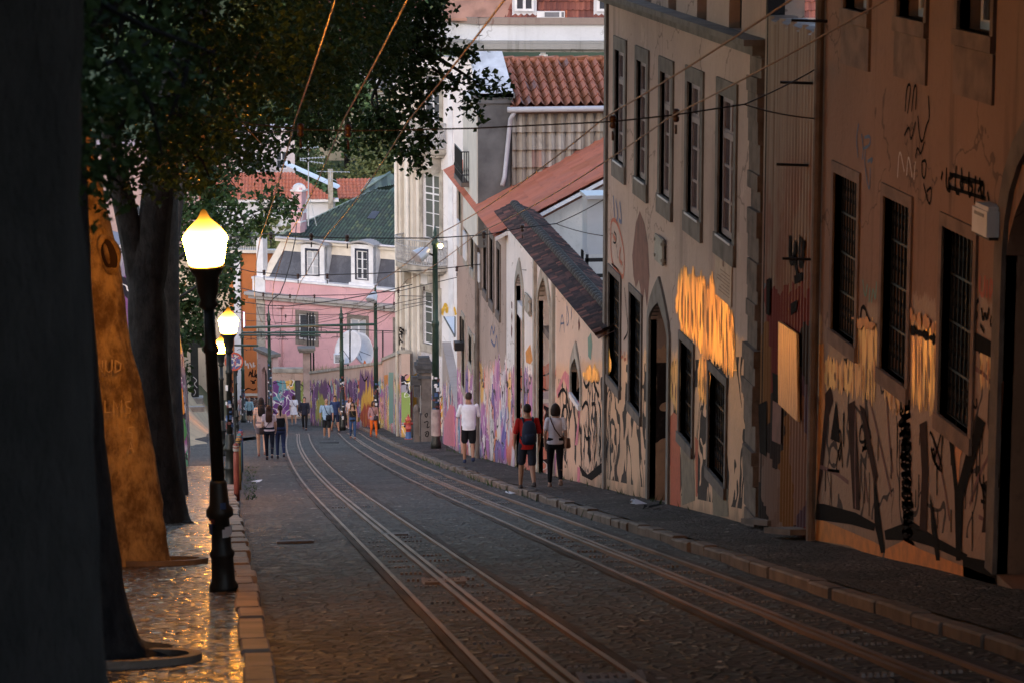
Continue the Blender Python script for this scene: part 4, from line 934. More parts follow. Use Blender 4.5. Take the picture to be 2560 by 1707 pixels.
mb = MB(); mb.tube([P6.p(xb - 0.1, z6(272), 0.30), P6.p(xe, z6(270), 0.30)], 0.075, 10); gt = mb.build('gutter', PVC, b6, True)
mb = MB(); mb.tube([P6.p(xb + 0.08, z6(280), 0.26), P6.p(xb, z6(296), 0.1), P6.p(xb - 0.15, z6(440), 0.08), P6.p(xb - 0.22, z6(462), 0.16)], 0.06, 8); mb.build('downpipe', PVC, b6, True)
mb = MB(); P6.box(mb, xa - 0.03, xa + 0.12, z6(470) - 1.5, z6(262), -4, -0.05); mb.build('side_wall', CREAM_PAINT, b6)
# iron balcony at its street side
q = at(1171, 415, 74.5); mb = MB(); z0, z1 = q.z - 0.42, q.z + 0.40
for (x0, y0, x1, y1) in ((q.x - 0.2, 74.2, q.x + 0.35, 74.2), (q.x - 0.2, 74.2, q.x - 0.2, 76.4)):
    n = 9 if x0 != x1 else 26
    for i in range(n + 1): x = x0 + (x1 - x0) * i / n; y = y0 + (y1 - y0) * i / n; mb.tube([(x, y, z0), (x, y, z1)], 0.010, 4)
    for z in (z0, z0 + 0.2, z1): mb.tube([(x0, y0, z), (x1, y1, z)], 0.016, 5)
    for i in range(n): x = x0 + (x1 - x0) * (i + .5) / n; y = y0 + (y1 - y0) * (i + .5) / n; mb.tube([(x - .03, y, z0 + .25), (x, y, z0 + .4), (x + .03, y, z0 + .25)], 0.008, 4)
mb.build('balcony_railing', BLACK_IRON, b6)
mb = MB(); mb.box((q.x + 0.1, 75.3, z0 - 0.06), (0.65, 2.3, 0.12)); mb.build('balcony_slab', BROWN_STONE, b6)

# --- big white corner building
P7 = Plane((9.6, 107.3), (-0.485, 0.875)); P7b = Plane((10.28, 106.1), (ca + 0.0, -sa - 0.03), True)
W7 = wall_mat('ivory_plaster', (0.72, 0.70, 0.70), (0.52, 0.49, 0.46), 0.12, dict(kind='multi', h=1.9, amp=1.0, pal=P_GARDEN + [(0.68, 0.6, 0.48)] * 9, sx=1.2, sy=0.6, gloss=0.2))
W7b = wall_mat('white_facade', (0.58, 0.60, 0.63), (0.30, 0.31, 0.32), 0.5, None, foot=0)
b7 = wthing('corner_building', 'tall white corner building with curved iron balconies and heavy cornice', 'building', (9, 109, cz(9, 109)))
def h7(px, py): return P7.hit(px, py)
def B7(xl, xr, yt, yb): return (h7(xr, yt)[0], h7(xl, yt)[0], h7((xl + xr) / 2, yb)[1], h7((xl + xr) / 2, yt)[1])
aE = h7(1004, 700)[0]; zTop = h7(1100, 38)[1]
wn7 = [B7(1057, 1100, 188, 306), B7(1057, 1100, 437, 600), B7(1057, 1096, 731, 862)]
wall(P7, -1.4, aE, cz(7, 112) - 1, zTop - 1.6, wn7, 0.5, 0.3).build('wall', W7, b7)
wall(P7b, 0, 14, cz(10, 106) - 1, zTop - 1.6, [], 0.5).build('end_wall', W7b, b7)
for h, gm in zip(wn7, (GLASS, GLASS_GREEN, GLASS_GREEN)):
    surround(P7, b7, *h, PALE_STONE, 0.22, 0.05, 0.0); window(P7, b7, *h, WHITE_PAINT, gm, -0.08, 2, 5, 0.06, 0.03, transom=0.7)
mb = MB()
for (xl, xr, d) in ((1005, 1013, 0.22), (1017, 1024, 0.12), (1031, 1041, 0.18), (1046, 1051, 0.08)):
    P7.box(mb, h7(xr, 600)[0], h7(xl, 600)[0], cz(7, 112) - 0.6, zTop - 1.7, 0.002, d)
mb.build('pilaster', CREAM_PAINT, b7)
mb = MB(); a = h7(1116, 600)[0]; P7.box(mb, a - 0.5, a - 0.2, cz(9, 107), zTop - 1.7, 0.002, 0.05); P7b.box(mb, 0.01, 0.35, cz(9, 107), zTop - 1.7, 0.002, 0.06); mb.build('corner_strip', WHITE_PAINT, b7)
mb = MB()
for px in (1008, 1036): a = h7(px, 800)[0]; mb.tube([P7.p(a, zTop - 4, 0.3), P7.p(a, cz(7, 111) + 0.1, 0.3)], 0.07, 8)
mb.build('downpipe', CREAM_PAINT, b7, True)
def balcony(yr, yb, xl, xr, out):
    al, ar = h7(xl, yb)[0], h7(xr, yb)[0]; zb = h7(1068, yb)[1]; zr = h7(1068, yr)[1]; m = (al + ar) / 2; w = abs(al - ar) / 2; n = 34
    def q(i, z, k=1.0): t = math.pi * i / n; return P7.p(m + w * k * math.cos(t), z, 0.02 + out * k * math.sin(t) ** 0.7)
    sl = MB(); sl.prism([q(i, zb - 0.22) for i in range(n + 1)], (0, 0, 0.2)); sl.prism([q(i, zb - 0.34, 0.9) for i in range(n + 1)], (0, 0, 0.12))
    for s in (-0.6, 0.6): P7.poly(sl, [(m + s * w - 0.06, zb - 0.95), (m + s * w + 0.06, zb - 0.95), (m + s * w + 0.06, zb - 0.33), (m + s * w - 0.06, zb - 0.33)], 0.0, out * 0.55)
    so = sl.build('balcony', PALE_STONE, b7)
    r = MB(); hgt = zr - zb
    for i in range(n + 1): r.tube([q(i, zb), q(i, zr)], 0.012, 4)
    for z in (zb + 0.03, zb + hgt * 0.72, zr): r.tube([q(i, z) for i in range(n + 1)], 0.02 if z < zr else 0.03, 5)
    for i in range(n):
        for f in (0.15, 0.42):
            r.tube([q(i + 0.1, zb + hgt * (f + 0.1)), q(i + 0.5, zb + hgt * (f + 0.24)), q(i + 0.9, zb + hgt * (f + 0.1)), q(i + 0.5, zb + hgt * f), q(i + 0.1, zb + hgt * (f + 0.1))], 0.012, 4, False)
    sub(r, 'railing', plain('pale_iron', (0.42, 0.41, 0.40), 0.6), so)
balcony(594, 655, 1015, 1119, 0.95); balcony(304, 366, 1040, 1116, 0.7)
for (P, a0, a1) in ((P7, -1.4, aE), (P7b, 0, 14)):
    zc = P7b.hit(1350, 122)[1]; mb = MB()
    P.box(mb, a0 - (0 if P is P7b else 0.3), a1 + 0.3, zc - 0.12, zc, 0.002, 0.30); P.box(mb, a0 - (0 if P is P7b else 0.5), a1 + 0.5, zc + 0.003, zc + 0.22, 0.002, 0.55)
    P.poly(mb, [(a0, zc + 0.223), (a1, zc + 0.223), (a1, zc + 0.30), (a0, zc + 0.30)], 0.002, 0.45)
    mb.build('cornice', wall_mat('lichen_stone', (0.27, 0.27, 0.26), (0.07, 0.07, 0.06), 0.9, None, foot=0), b7)  # cornice colour darkened for the moulding shade as well as lichen
    mb = MB(); zp0, zp1 = zc + 0.302, P7b.hit(1350, 62)[1]; P.box(mb, a0, a1, zp0, zp1, -0.4, 0.05); mb.build('parapet', W7b, b7)
    mb = MB(); P.box(mb, a0 - 0.1, a1 + 0.1, zp1 + 0.002, zp1 + 0.26, -0.45, 0.16); mb.build('parapet_coping', wall_mat('rusty_lichen', (0.25, 0.20, 0.175), (0.13, 0.06, 0.045), 1.0, None, foot=0), b7)
TILE_RED = tile_mat('flat_red_tiles', [(0, (0.13, 0.045, 0.035)), (0.6, (0.20, 0.065, 0.045)), (0.93, (0.26, 0.09, 0.06)), (1, (0.45, 0.13, 0.06))])
zr = zp1 + 0.2; Bz = (-P7b.n * 1.0 + Vector((0, 0, 1.15)))
tile_roof('roof', P7b.p(0.25, zr, -0.15), P7b.u, Bz, 13.5, 7.0, 62, 17, TILE_RED, b7, 0.03, 0.045, cuts=[(P7b.p(0.9, zr), -P7b.u - Vector((0, 0, -0.45)))], seg=4)
mb = MB(); mb.prism([P7b.p(0.0, zr, -0.1), P7b.p(0.95, zr, -0.12), P7b.p(4.0, zr + 5, -4.6), P7b.p(1.0, zr + 5, -4.6), P7b.p(-1.6, zr, -1.0)], (0, 0, -0.1)); mb.build('hip_roof', plain('pale_hip', (0.36, 0.20, 0.15), 0.85, sc=1.5, var=0.4, bump=0.6), b7)
for (xl, xr) in ((1280, 1341), (1484, 1560)):
    a0, a1 = P7b.hit(xl, 40)[0], P7b.hit(xr, 40)[0]; mb = MB(); P7b.box(mb, a0, a1, zr - 0.1, zr + 3.4, -3.0, -0.25); dm = mb.build('dormer', plain('dormer_grey', (0.55, 0.56, 0.60), 0.7, var=0.15), b7)
    z0 = P7b.hit(1310, 30)[1]; fr = MB(); w = (a1 - a0)
    for (p, q, r_, s_) in ((0.10, 0.9, 0, 0.10), (0.10, 0.2, 0.1, 1.5), (0.8, 0.9, 0.1, 1.5), (0.44, 0.56, 0.1, 1.5)): P7b.box(fr, a0 + w * p, a0 + w * q, z0 + r_, z0 + s_, -0.24, -0.16)
    sub(fr, 'window', WHITE_PAINT, dm); gl = MB(); P7b.box(gl, a0 + w * 0.15, a0 + w * 0.85, z0 + 0.05, z0 + 1.5, -0.249, -0.2); sub(gl, 'pane', GLASS, dm)
mb = MB(); a0 = P7b.hit(1342, 40)[0]; a1 = P7b.hit(1412, 40)[0]; z0 = zr + 0.03; P7b.box(mb, a0, a1, z0, z0 + 0.26, -0.35, -0.03); ac = mb.build('air_conditioner', WHITE_PAINT, b7)
mb = MB(); P7b.box(mb, a0 + (a1 - a0) * 0.28, a0 + (a1 - a0) * 0.8, z0 + 0.05, z0 + 0.23, -0.03, -0.02); P7b.box(mb, a0 + (a1 - a0) * 0.88, a1 - 0.03, z0 + 0.05, z0 + 0.23, -0.03, -0.02); sub(mb, 'grille', plain('grille_grey', (0.16, 0.16, 0.18), 0.6), ac)
mb = MB(); a0 = P7b.hit(1348, 140)[0]; z0 = P7b.hit(1348, 146)[1]; P7b.box(mb, a0, a0 + 0.32, z0, z0 + 0.14, 0.0, 0.18); P7b.box(mb, a0 + 0.05, a0 + 0.25, z0 + 0.143, z0 + 0.22, 0.0, 0.1); mb.build('wall_lamp', STEEL_BOX, b7)
strokes(P7, b7, [[(1106, 788), (1112, 762), (1118, 764), (1114, 785), (1126, 764), (1124, 786)], [(1128, 788), (1136, 768), (1140, 788)], [(1104, 778), (1108, 776)]], 0.16, YELLOW_PAINT)
random.seed(4); sc = []
for k in range(22): x, y = ru(1010, 1028), ru(800, 1060); sc.append([(x + ru(-5, 5), y + ru(-9, 9)) for _ in range(4)])
strokes(P7, b7, sc, 0.06, BLACK_PAINT, 0.24)
blots(P7, b7, [[(1044, 935), (1052, 930), (1052, 1030), (1043, 1030)]], YELLOW_PAINT, 0.2); blots(P7, b7, [[(1034, 980), (1040, 975), (1040, 1040), (1033, 1040)]], PINK_SPRAY, 0.2)

# things in the gap before it: low painted wall, awning, carved gate pillar
lw = Plane((7.15, f5 + 0.1), (0.05, 1)); b = wthing('painted_wall', 'low graffiti wall between the long house and the carved gate pillar', 'wall', (7.2, 86, cz(7, 86)))
wall(lw, 0, 14.5, cz(7, f5 + 15) - 1, cz(7, f5) + 2.0 - 1.1, [], 0.3).build('wall', wall_mat('gap_graffiti', (0.42, 0.33, 0.28), (0.2, 0.14, 0.1), 0.4, dict(kind='multi', h=2.2, amp=0.8, pal=P_STREET, sx=0.6, sy=0.4, gloss=0.3)), b)
mb = MB(); lw.poly(mb, lw.pix([(1126, 1010), (1136, 1015), (1138, 1115), (1110, 1110), (1112, 1050)]), 0.003, 0.02); mb.build('pink_dado', PINK_SPRAY, b)
c0 = at(1126, 815, 92); aw = wthing('metal_awning', 'pale sheet metal awning jutting out beside the white corner building', 'awning', (c0.x, c0.y, c0.z))
mb = MB(); q = [at(1110, 792, 95), at(1137, 792, 95.5), at(1137, 840, 89)]; mb.prism(q, (0, 0.06, -0.03)); mb.build('sheet', plain('awning_white', (0.7, 0.72, 0.75), 0.5, var=0.1), aw)
mb = MB(); mb.tube([at(1110, 793, 95.1), at(1137, 841, 89.1)], 0.03, 6); mb.tube([at(1137, 793, 95.6), at(1137, 841, 89.1)], 0.03, 6); mb.build('bracket', BLACK_IRON, aw)
pb = onground(1066, 1103, 0.12); gp = wthing('gate_pillar', 'carved dark stone gate pillar with graffiti behind the green tram pole', 'pillar', pb)
s = 68 / 7000.0; kk = pb.y / 7000
mb = MB(); H = (1103 - 905) * kk * 1.0
mb.box(pb + Vector((0, 0, 0.4)), (0.42, 0.45, 1.2)); mb.box(pb + Vector((0, 0, 1.6)), (0.34, 0.38, 2.0)); mb.build('shaft', BROWN_STONE, gp)
mb = MB(); z = H * 0.84
for w, h in ((0.46, 0.10), (0.36, 0.12), (0.56, 0.14), (0.66, 0.16), (0.50, 0.1), (0.40, 0.14)): mb.box(pb + Vector((-0.08, 0, z + h / 2)), (w, w, h - 0.003)); z += h
mb.box(pb + Vector((-0.35, 0.1, H * 0.8)), (0.35, 0.3, 0.3)); mb.box(pb + Vector((-0.32, 0.1, H * 0.66)), (0.22, 0.24, 0.4)); mb.build('capital', plain('carved_stone', (0.09, 0.085, 0.085), 0.85, sc=5, var=0.5, bump=0.9), gp)
mb = MB(); mb.box(pb + Vector((-0.34, 0.1, 0.45)), (0.2, 0.3, 1.3)); mb.ell(pb + Vector((-0.34, 0.1, 1.15)), (0.13, 0.17, 0.2)); mb.build('guard_stone', BROWN_STONE, gp)
fp = Plane((pb.x, pb.y - 0.235), (1, 0), True); strokes(fp, gp, [[(1062, 1035), (1070, 1030), (1066, 1045), (1062, 1035)], [(1060, 1055), (1072, 1050), (1066, 1070), (1074, 1065)], [(1062, 1080), (1072, 1075), (1070, 1092), (1062, 1088), (1068, 1080)]], 0.03, BLACK_PAINT)

# ------------------------------------------------------------------ garden walls at the foot of the street
WG = wall_mat('garden_wall_paint', (0.50, 0.36, 0.29), (0.2, 0.13, 0.1), 0.4, dict(kind='multi', h=2.6, amp=0.7, pal=P_GARDEN, sx=0.42, sy=0.5, gloss=0.15, lw=0.02))
pa, pm, pbk = onground(1004, 1093, 0.1), onground(958, 1070, 0.1), onground(776, 1058, 0.1)
b = wthing('garden_wall', 'graffiti covered garden wall in front of the pink house', 'wall', (pm.x, pm.y, cz(pm.x, pm.y)))
def slopewall(P, L, h0, h1, parent):
    mb = MB(); n = 14; vs = []; cp_ = MB()
    for i in range(n + 1):
        a = L * i / n; g0 = P.g(a); zt = g0 + h0 + (h1 - h0) * i / n
        for d in (0.0, -0.35): vs += [P.p(a, g0 - 0.6, d), P.p(a, zt, d)]
    mb.v = [Vector(v) for v in vs]
    for i in range(n): k = 4 * i; mb.f += [[k, k + 4, k + 5, k + 1], [k + 2, k + 3, k + 7, k + 6], [k + 1, k + 5, k + 7, k + 3]]
    mb.f += [[0, 1, 3, 2], [4 * n, 4 * n + 2, 4 * n + 3, 4 * n + 1]]; mb.mi = [0] * len(mb.f); mb.build('wall', WG, parent)
    pr = []
    for i in range(n + 1): a = L * i / n; pr.append((a, P.g(a) + h0 + (h1 - h0) * i / n + 0.004))
    for i in range(n): (a, z), (a2, z2) = pr[i], pr[i + 1]; P.poly(cp_, [(a, z), (a2 - 0.015, z2), (a2 - 0.015, z2 + 0.14), (a, z + 0.14)], -0.42, 0.07)
    cp_.build('coping', PALE_STONE, parent)
GQ = Plane((pa.x, pa.y), (pm.x - pa.x, pm.y - pa.y)); GP = Plane((pm.x, pm.y), (pbk.x - pm.x, pbk.y - pm.y))
slopewall(GQ, (Vector((pm.x, pm.y, 0)) - GQ.o).length, 3.45, 3.45, b); slopewall(GP, (Vector((pbk.x, pbk.y, 0)) - GP.o).length, 3.3, 3.05, b)
def splitblots(polys, m, d):
    for pl in polys: blots(GQ if sum(x for x, y in pl) / len(pl) > 958 else GP, b, [pl], m, d)
MURAL = [(x, y) for x, y in ((900, 930), (938, 925), (936, 1040), (928, 1075), (908, 1060), (898, 1000))]
brush(GP, b, MURAL, [(PURPLE_PAINT, 1, False)], 16, 5, 0.004, 8, seed=51)
brush(GP, b, [(903, 1040), (906, 970), (912, 985), (916, 945), (920, 980), (926, 948), (930, 985), (934, 960), (934, 1035), (924, 1050)], [(YELLOW_PAINT, 1, False), (ORANGE_PAINT, 0.6, True)], 14, 4, 0.010, 9, seed=52)
brush(GP, b, [(901, 1050), (908, 1010), (918, 1005), (932, 1015), (934, 1050), (926, 1072), (908, 1066)], [(RED_PAINT, 1, False), (ORANGE_PAINT, 0.5, True)], 12, 4, 0.018, 9, seed=53)
if False: blots(GP, b, [[(900, 930), (938, 925), (936, 1040), (928, 1075), (908, 1060), (898, 1000)]], PURPLE_PAINT, 0.006); 
blots(GQ, b, [[(972, 930), (984, 930), (984, 1055), (973, 1060)]], TEAL_PAINT, 0.006); blots(GQ, b, [[(988, 1010), (997, 1000), (997, 1065), (988, 1060)]], YELLOW_PAINT, 0.006)
blots(GQ, b, [[(960, 938), (970, 935), (970, 965), (966, 955), (962, 968)]], ORANGE_PAINT, 0.006)
brush(GP, b, [(785, 960), (815, 950), (822, 985), (812, 1010), (790, 1000)], [(PURPLE_PAINT, 1, False)], 10, 5, 0.004, 9, seed=54); brush(GP, b, [(838, 955), (882, 950), (882, 1000), (840, 1010)], [(PURPLE_PAINT, 0.8, False), (TEAL_PAINT, 0.4, True)], 12, 5, 0.004, 10, seed=55)
if False: blots(GP, b, [[(785, 960), (815, 950), (820, 985), (806, 975), (800, 1005), (790, 985)], [(862, 968), (880, 960), (880, 1005), (866, 1000)]], PURPLE_PAINT, 0.006)
brush(GP, b, [(790, 1045), (800, 975), (812, 1000), (818, 1045), (800, 1055)], [(plain('olive_spray', (0.42, 0.38, 0.08), 0.6), 1, False)], 10, 4, 0.009, 9, seed=56)
if False: blots(GP, b, [[(792, 1030), (800, 970), (808, 985), (815, 1040), (808, 1055), (796, 1050)], [(836, 950), (845, 940), (842, 975), (838, 968)]], plain('olive_spray', (0.42, 0.38, 0.08), 0.6), 0.009)
strokes(GQ, b, [[(989, 950), (995, 960), (990, 975), (996, 985)], [(990, 1050), (996, 1020), (994, 1060), (990, 1030)]], 0.1, BLACK_PAINT, 0.014)
strokes(GP, b, [[(886, 960), (890, 1000), (887, 1030)], [(893, 965), (891, 1040)], [(905, 935), (912, 955), (920, 940)], [(820, 955), (830, 975), (826, 1000)], [(870, 970), (876, 990), (870, 1005)]], 0.10, BLACK_PAINT, 0.014)
# second length, facing up the street, with a pillar and gate
P9 = Plane((pbk.x, pbk.y + 5.5), (-0.99, 0.12)); b = wthing('garden_wall', 'shorter pink graffiti garden wall left of the stone gate pier', 'wall', (pbk.x - 1, pbk.y, cz(0, pbk.y)))
aL = P9.hit(682, 1000)[0]; g0 = cz(0, pbk.y)
gd = (P9.hit(752, 1000)[0], P9.hit(738, 1000)[0], g0 - 0.3, P9.hit(745, 950)[1])
wall(P9, 0, aL, g0 - 0.6, P9.hit(730, 930)[1], [gd], 0.3, 0.2).build('wall', WG, b)
mb = MB(); P9.box(mb, 0.1, aL, P9.hit(730, 930)[1] + 0.002, P9.hit(730, 920)[1], -0.4, 0.08); mb.build('coping', PALE_STONE, b)
mb = MB(); P9.box(mb, gd[0], gd[1], gd[2], gd[3], -0.2, -0.14); mb.build('gate', plain('gate_blue', (0.07, 0.07, 0.09), 0.6), b)
pp = P9.p(0.0, 0); pr = wthing('gate_pier', 'tall stone gate pier with flat cap between the two garden walls', 'pillar', (pp.x, pp.y, g0))
zt = at(775, 878, pp.y).z; mb = MB(); mb.box((pp.x, pp.y - 0.05, (g0 + zt) / 2 - 0.2), (0.42, 0.5, zt - g0 + 0.4)); mb.build('shaft', plain('pier_paint', (0.40, 0.29, 0.25), 0.8, sc=1.5, var=0.5), pr)
mb = MB(); mb.box((pp.x, pp.y - 0.05, zt + 0.06), (0.9, 0.9, 0.12)); mb.box((pp.x, pp.y - 0.05, zt + 0.2), (1.05, 1.05, 0.14)); mb.build('cap', GREY_STONE, pr)
mb = MB()
for dx in (0.12, 0.28, 0.46): mb.tube([(pp.x + dx, pp.y + 0.8, zt - 1.5), (pp.x + dx, pp.y + 0.8, zt + 2.2)], 0.05, 6)
tag(mb.build('vent_pipes', BLACK_IRON), 'three thin black pipes rising behind the gate pier', 'pipes')
# doorway wall
pq = onground(648, 1062); P10 = Plane((pq.x - 0.1, pq.y + 3), (0.55, -0.83)); b = wthing('doorway_wall', 'narrow pink doorway wall with an arched dark door beside a tram pole', 'wall', (pq.x, pq.y, cz(pq.x, pq.y)))
P10 = Plane((at(684, 1000, 186).x, 186.5), (-0.35, 0.94)); aL = P10.hit(646, 1000)[0]; zt = P10.hit(660, 882)[1]
dq = (P10.hit(668, 1000)[0], P10.hit(655, 1000)[0], cz(0, 190) - 0.4, P10.hit(662, 915)[1], P10.hit(662, 935)[1])
wall(P10, 0, aL, cz(0, 190) - 1, zt, [dq], 0.4, 0.3).build('wall', wall_mat('pink_wash', (0.55, 0.36, 0.34), (0.2, 0.13, 0.12), 0.4, dict(kind='multi', h=1.2, amp=0.8, pal=P_GARDEN, sx=0.8, sy=0.5)), b)
mb = MB(); P10.poly(mb, arch_pts(*dq[:3], dq[4], dq[3], 10, False), -0.3, -0.25); mb.build('door', DARK_WOOD, b)
mb = MB(); P10.box(mb, -0.2, aL + 0.2, zt + 0.002, zt + 0.2, -0.5, 0.25); mb.build('coping', GREY_STONE, b)

# ------------------------------------------------------------------ pink house with green roof
dl = (-1.75 * CR + 1.0 * CFH).normalized(); A0 = at(1010, 700, 204); PP = Plane((A0.x, A0.y), (dl.x, dl.y))
if PP.n.y > 0: PP.n = -PP.n
b8 = wthing('pink_house', 'pink house with slate mansard dormers and a green tiled roof', 'house', (A0.x - 4, A0.y, cz(0, A0.y)))
def hp(px, py, d=0): return PP.hit(px, py, d)
def BP(xl, xr, yt, yb): m = (xl + xr) / 2; return (hp(xr, yt)[0], hp(xl, yt)[0], hp(m, yb)[1], hp(m, yt)[1])
aL = hp(643, 800)[0]; zc = hp(640, 745)[1]; aR = -2.5
wp = [BP(746, 789, 787, 850), BP(875, 915, 798, 870), BP(990, 1012, 805, 880)]
WP = wall_mat('rose_plaster', (0.62, 0.355, 0.375), (0.32, 0.2, 0.2), 0.35, None, foot=0)
wall(PP, aR, aL, cz(0, A0.y) - 1, zc, wp, 0.4, 0.2).build('wall', WP, b8)
for h, gm in zip(wp, (GLASS, GLASS_PALE, GLASS)): surround(PP, b8, *h, GREY_STONE, 0.26, 0.04, 0.03); window(PP, b8, *h, WHITE_PAINT, gm, -0.08, 2, 2, 0.1, 0.05)
mb = MB(); PP.box(mb, aL - 0.75, aL + 0.03, cz(0, A0.y) - 1, zc, 0.002, 0.07); mb.build('corner_quoin', PALE_STONE, b8)
mb = MB(); a = hp(703, 800)[0]; mb.tube([PP.p(a, zc - 0.4, 0.1), PP.p(a, zc - 6.5, 0.1)], 0.09, 8); mb.ell(PP.p(a, zc - 0.5, 0.15), (0.3, 0.25, 0.14)); mb.build('downpipe', PINK_PAINT, b8, True)
LICH = wall_mat('stained_cornice', (0.36, 0.34, 0.33), (0.10, 0.09, 0.09), 1.0, None, foot=0)
mb = MB(); PP.box(mb, aR, aL + 0.5, zc + 0.002, zc + 0.28, -0.3, 0.45); PP.box(mb, aR, aL + 0.7, zc + 0.283, zc + 0.52, -0.3, 0.72); mb.build('cornice', LICH, b8)
zp = hp(640, 697)[1]; mb = MB(); PP.box(mb, aR, aL - 0.9, zc + 0.523, zp, -0.3, 0.12); mb.build('parapet', WP, b8)
mb = MB(); PP.box(mb, aL - 0.9, aL + 0.25, zc + 0.523, zp, -0.4, 0.2); PP.box(mb, aR, aL + 0.3, zp + 0.002, zp + 0.16, -0.4, 0.25)
PP.box(mb, aL - 0.55, aL + 0.05, zp + 0.163, zp + 3.1, -0.7, -0.1); mb.build('corner_pedestal', WHITE_PAINT, b8)
zm = hp(690, 600, -1.4)[1]; SLATE = NT('slate'); uv = SLATE.uv(); bk = SLATE.n('ShaderNodeTexVoronoi', {'Vector': SLATE.scale(uv, (1.9, 1.9, 1)), 'Scale': 1.0}, feature='DISTANCE_TO_EDGE').outputs[0]
c = SLATE.mix(SLATE.ss(SLATE.noise(uv, 1.2, 4), 0.35, 0.7), (0.055, 0.058, 0.075), (0.095, 0.10, 0.12)); c = SLATE.mix(SLATE.ss(bk, 0.03, 0.0), c, (0.05, 0.05, 0.06))
SLATE = SLATE.done(c, 0.55, SLATE.bump(SLATE.noise(uv, 6, 4), 0.4, 0.03))
am = hp(672, 690, -0.4)[0]; mb = MB(); q = [PP.p(aR, zp - 0.1, -0.4), PP.p(am + 0.8, zp - 0.1, -0.4), PP.p(am - 0.6, zm + 0.1, -1.5), PP.p(aR, zm + 0.1, -1.5)]; mb.prism(q, (0, 0.1, -0.1)); 
mb.prism([PP.p(am + 0.8, zp - 0.1, -0.4), PP.p(am + 0.8, zp - 0.1, -6), PP.p(am - 0.6, zm + 0.1, -6), PP.p(am - 0.6, zm + 0.1, -1.5)], (0.05, 0, -0.05)); mb.build('mansard', SLATE, b8)
mb = MB(); q = [PP.p(am + 0.1, zp - 0.05, -0.36), PP.p(am + 0.85, zp - 0.05, -0.36), PP.p(am - 0.55, zm + 0.1, -1.46), PP.p(am - 1.2, zm + 0.1, -1.46)]; mb.prism(q, -PP.n * 0.08); mb.build('mansard_corner', CREAM_PAINT, b8)
mb = MB(); PP.box(mb, aR, am - 0.6, zm - 0.75, zm - 0.003, -1.6, -1.15); PP.box(mb, aR, am - 0.3, zm, zm + 0.30, -1.8, -0.85); mb.build('upper_cornice', CREAM_PAINT, b8)
for (xl, xr, gm, dark) in ((752, 810, GLASS_PALE, False), (877, 932, GLASS, True), (1000, 1040, GLASS, True)):
    a0, a1 = hp(xr, 650, -0.1)[0], hp(xl, 650, -0.1)[0]; m_ = (xl + xr) / 2
    zb, zt = zp + 0.17, hp(m_, 612, -0.1)[1] if xl < 990 else zp + 2.75
    w = a1 - a0; op = (a0 + w * 0.20, a0 + w * 0.82, zb + 0.40, zt - 0.32, zt - 0.5); fw = 0.08
    dm = wall(PP, a0, a1, zb, zt, [op], 0.4, 0.14)
    for v in dm.v: v += PP.n * -0.12
    PP.box(dm, a0, a0 + 0.1, zb, zt, -1.6, -0.23); PP.box(dm, a1 - 0.1, a1, zb, zt, -1.6, -0.23); PP.box(dm, a0 - 0.15, a1 + 0.15, zb - 0.1, zb + 0.16, -0.6, -0.02)
    do = dm.build('dormer', WHITE_PAINT, b8)
    rf = MB(); N = 10; prof = [(a0 - 0.25 + (w + 0.5) * i / N, zt + 0.04 + 0.26 * math.sin(math.pi * i / N)) for i in range(N + 1)]
    PP.poly(rf, prof + [(x, z - 0.13) for x, z in prof[::-1]], -1.7, 0.12); sub(rf, 'dormer_roof', LICH, do)
    f = MB()
    for (p, q, r_, s_) in ((op[0], op[0] + 0.11, op[2], op[3]), (op[1] - 0.11, op[1], op[2], op[3]), (op[0] + 0.11, op[1] - 0.11, op[3] - 0.16, op[3]), (op[0] + 0.11, op[1] - 0.11, op[2], op[2] + 0.05)): PP.box(f, p, q, r_, s_, -0.2, -0.10)
    sub(f, 'window_border', plain('navy_border', (0.02, 0.025, 0.05), 0.5), do)
    f = MB(); PP.box(f, op[0], op[1], op[2], op[3], -0.245, -0.235)
    sub(f, 'pane', gm, do)
    f = MB(); op = (op[0] + 0.11, op[1] - 0.11, op[2] + 0.05, op[3] - 0.1)
    for (p, q, r_, s_) in ((op[0], op[0] + fw, op[2], op[3]), (op[1] - fw, op[1], op[2], op[3]), ((op[0] + op[1]) / 2 - 0.06, (op[0] + op[1]) / 2 + 0.06, op[2], op[3]), (op[0], op[1], op[2], op[2] + fw), (op[0], op[1], op[3] - 0.15, op[3])): PP.box(f, p, q, r_, s_, -0.234, -0.19)
    for k in (0.36, 0.68): z = op[2] + (op[3] - op[2]) * k; PP.box(f, op[0] + fw, op[1] - fw, z - 0.025, z + 0.025, -0.233, -0.2)
    sub(f, 'window', WHITE_PAINT, do)
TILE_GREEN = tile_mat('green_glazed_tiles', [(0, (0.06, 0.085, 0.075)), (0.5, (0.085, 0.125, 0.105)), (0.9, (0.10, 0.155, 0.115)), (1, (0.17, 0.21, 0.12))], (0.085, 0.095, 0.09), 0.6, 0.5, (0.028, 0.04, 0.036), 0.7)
ze = zm + 0.33; hipl = hp(695, 571, -0.8)[0]
UpB = (-PP.n + Vector((0, 0, 0.62)))
def hipcut(a, z, d, s): # vertical plane at 45 degrees in plan
    return (PP.p(a, z, d), (PP.u * s + PP.n * 1.0).normalized())
W = hipl - (-3.5)
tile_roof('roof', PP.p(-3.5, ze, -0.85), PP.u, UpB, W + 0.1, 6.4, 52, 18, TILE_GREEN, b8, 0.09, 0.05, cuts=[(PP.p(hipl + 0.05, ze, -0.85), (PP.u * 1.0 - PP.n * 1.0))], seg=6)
LB = (-PP.u * 0.95 + Vector((0, 0, 0.60)))
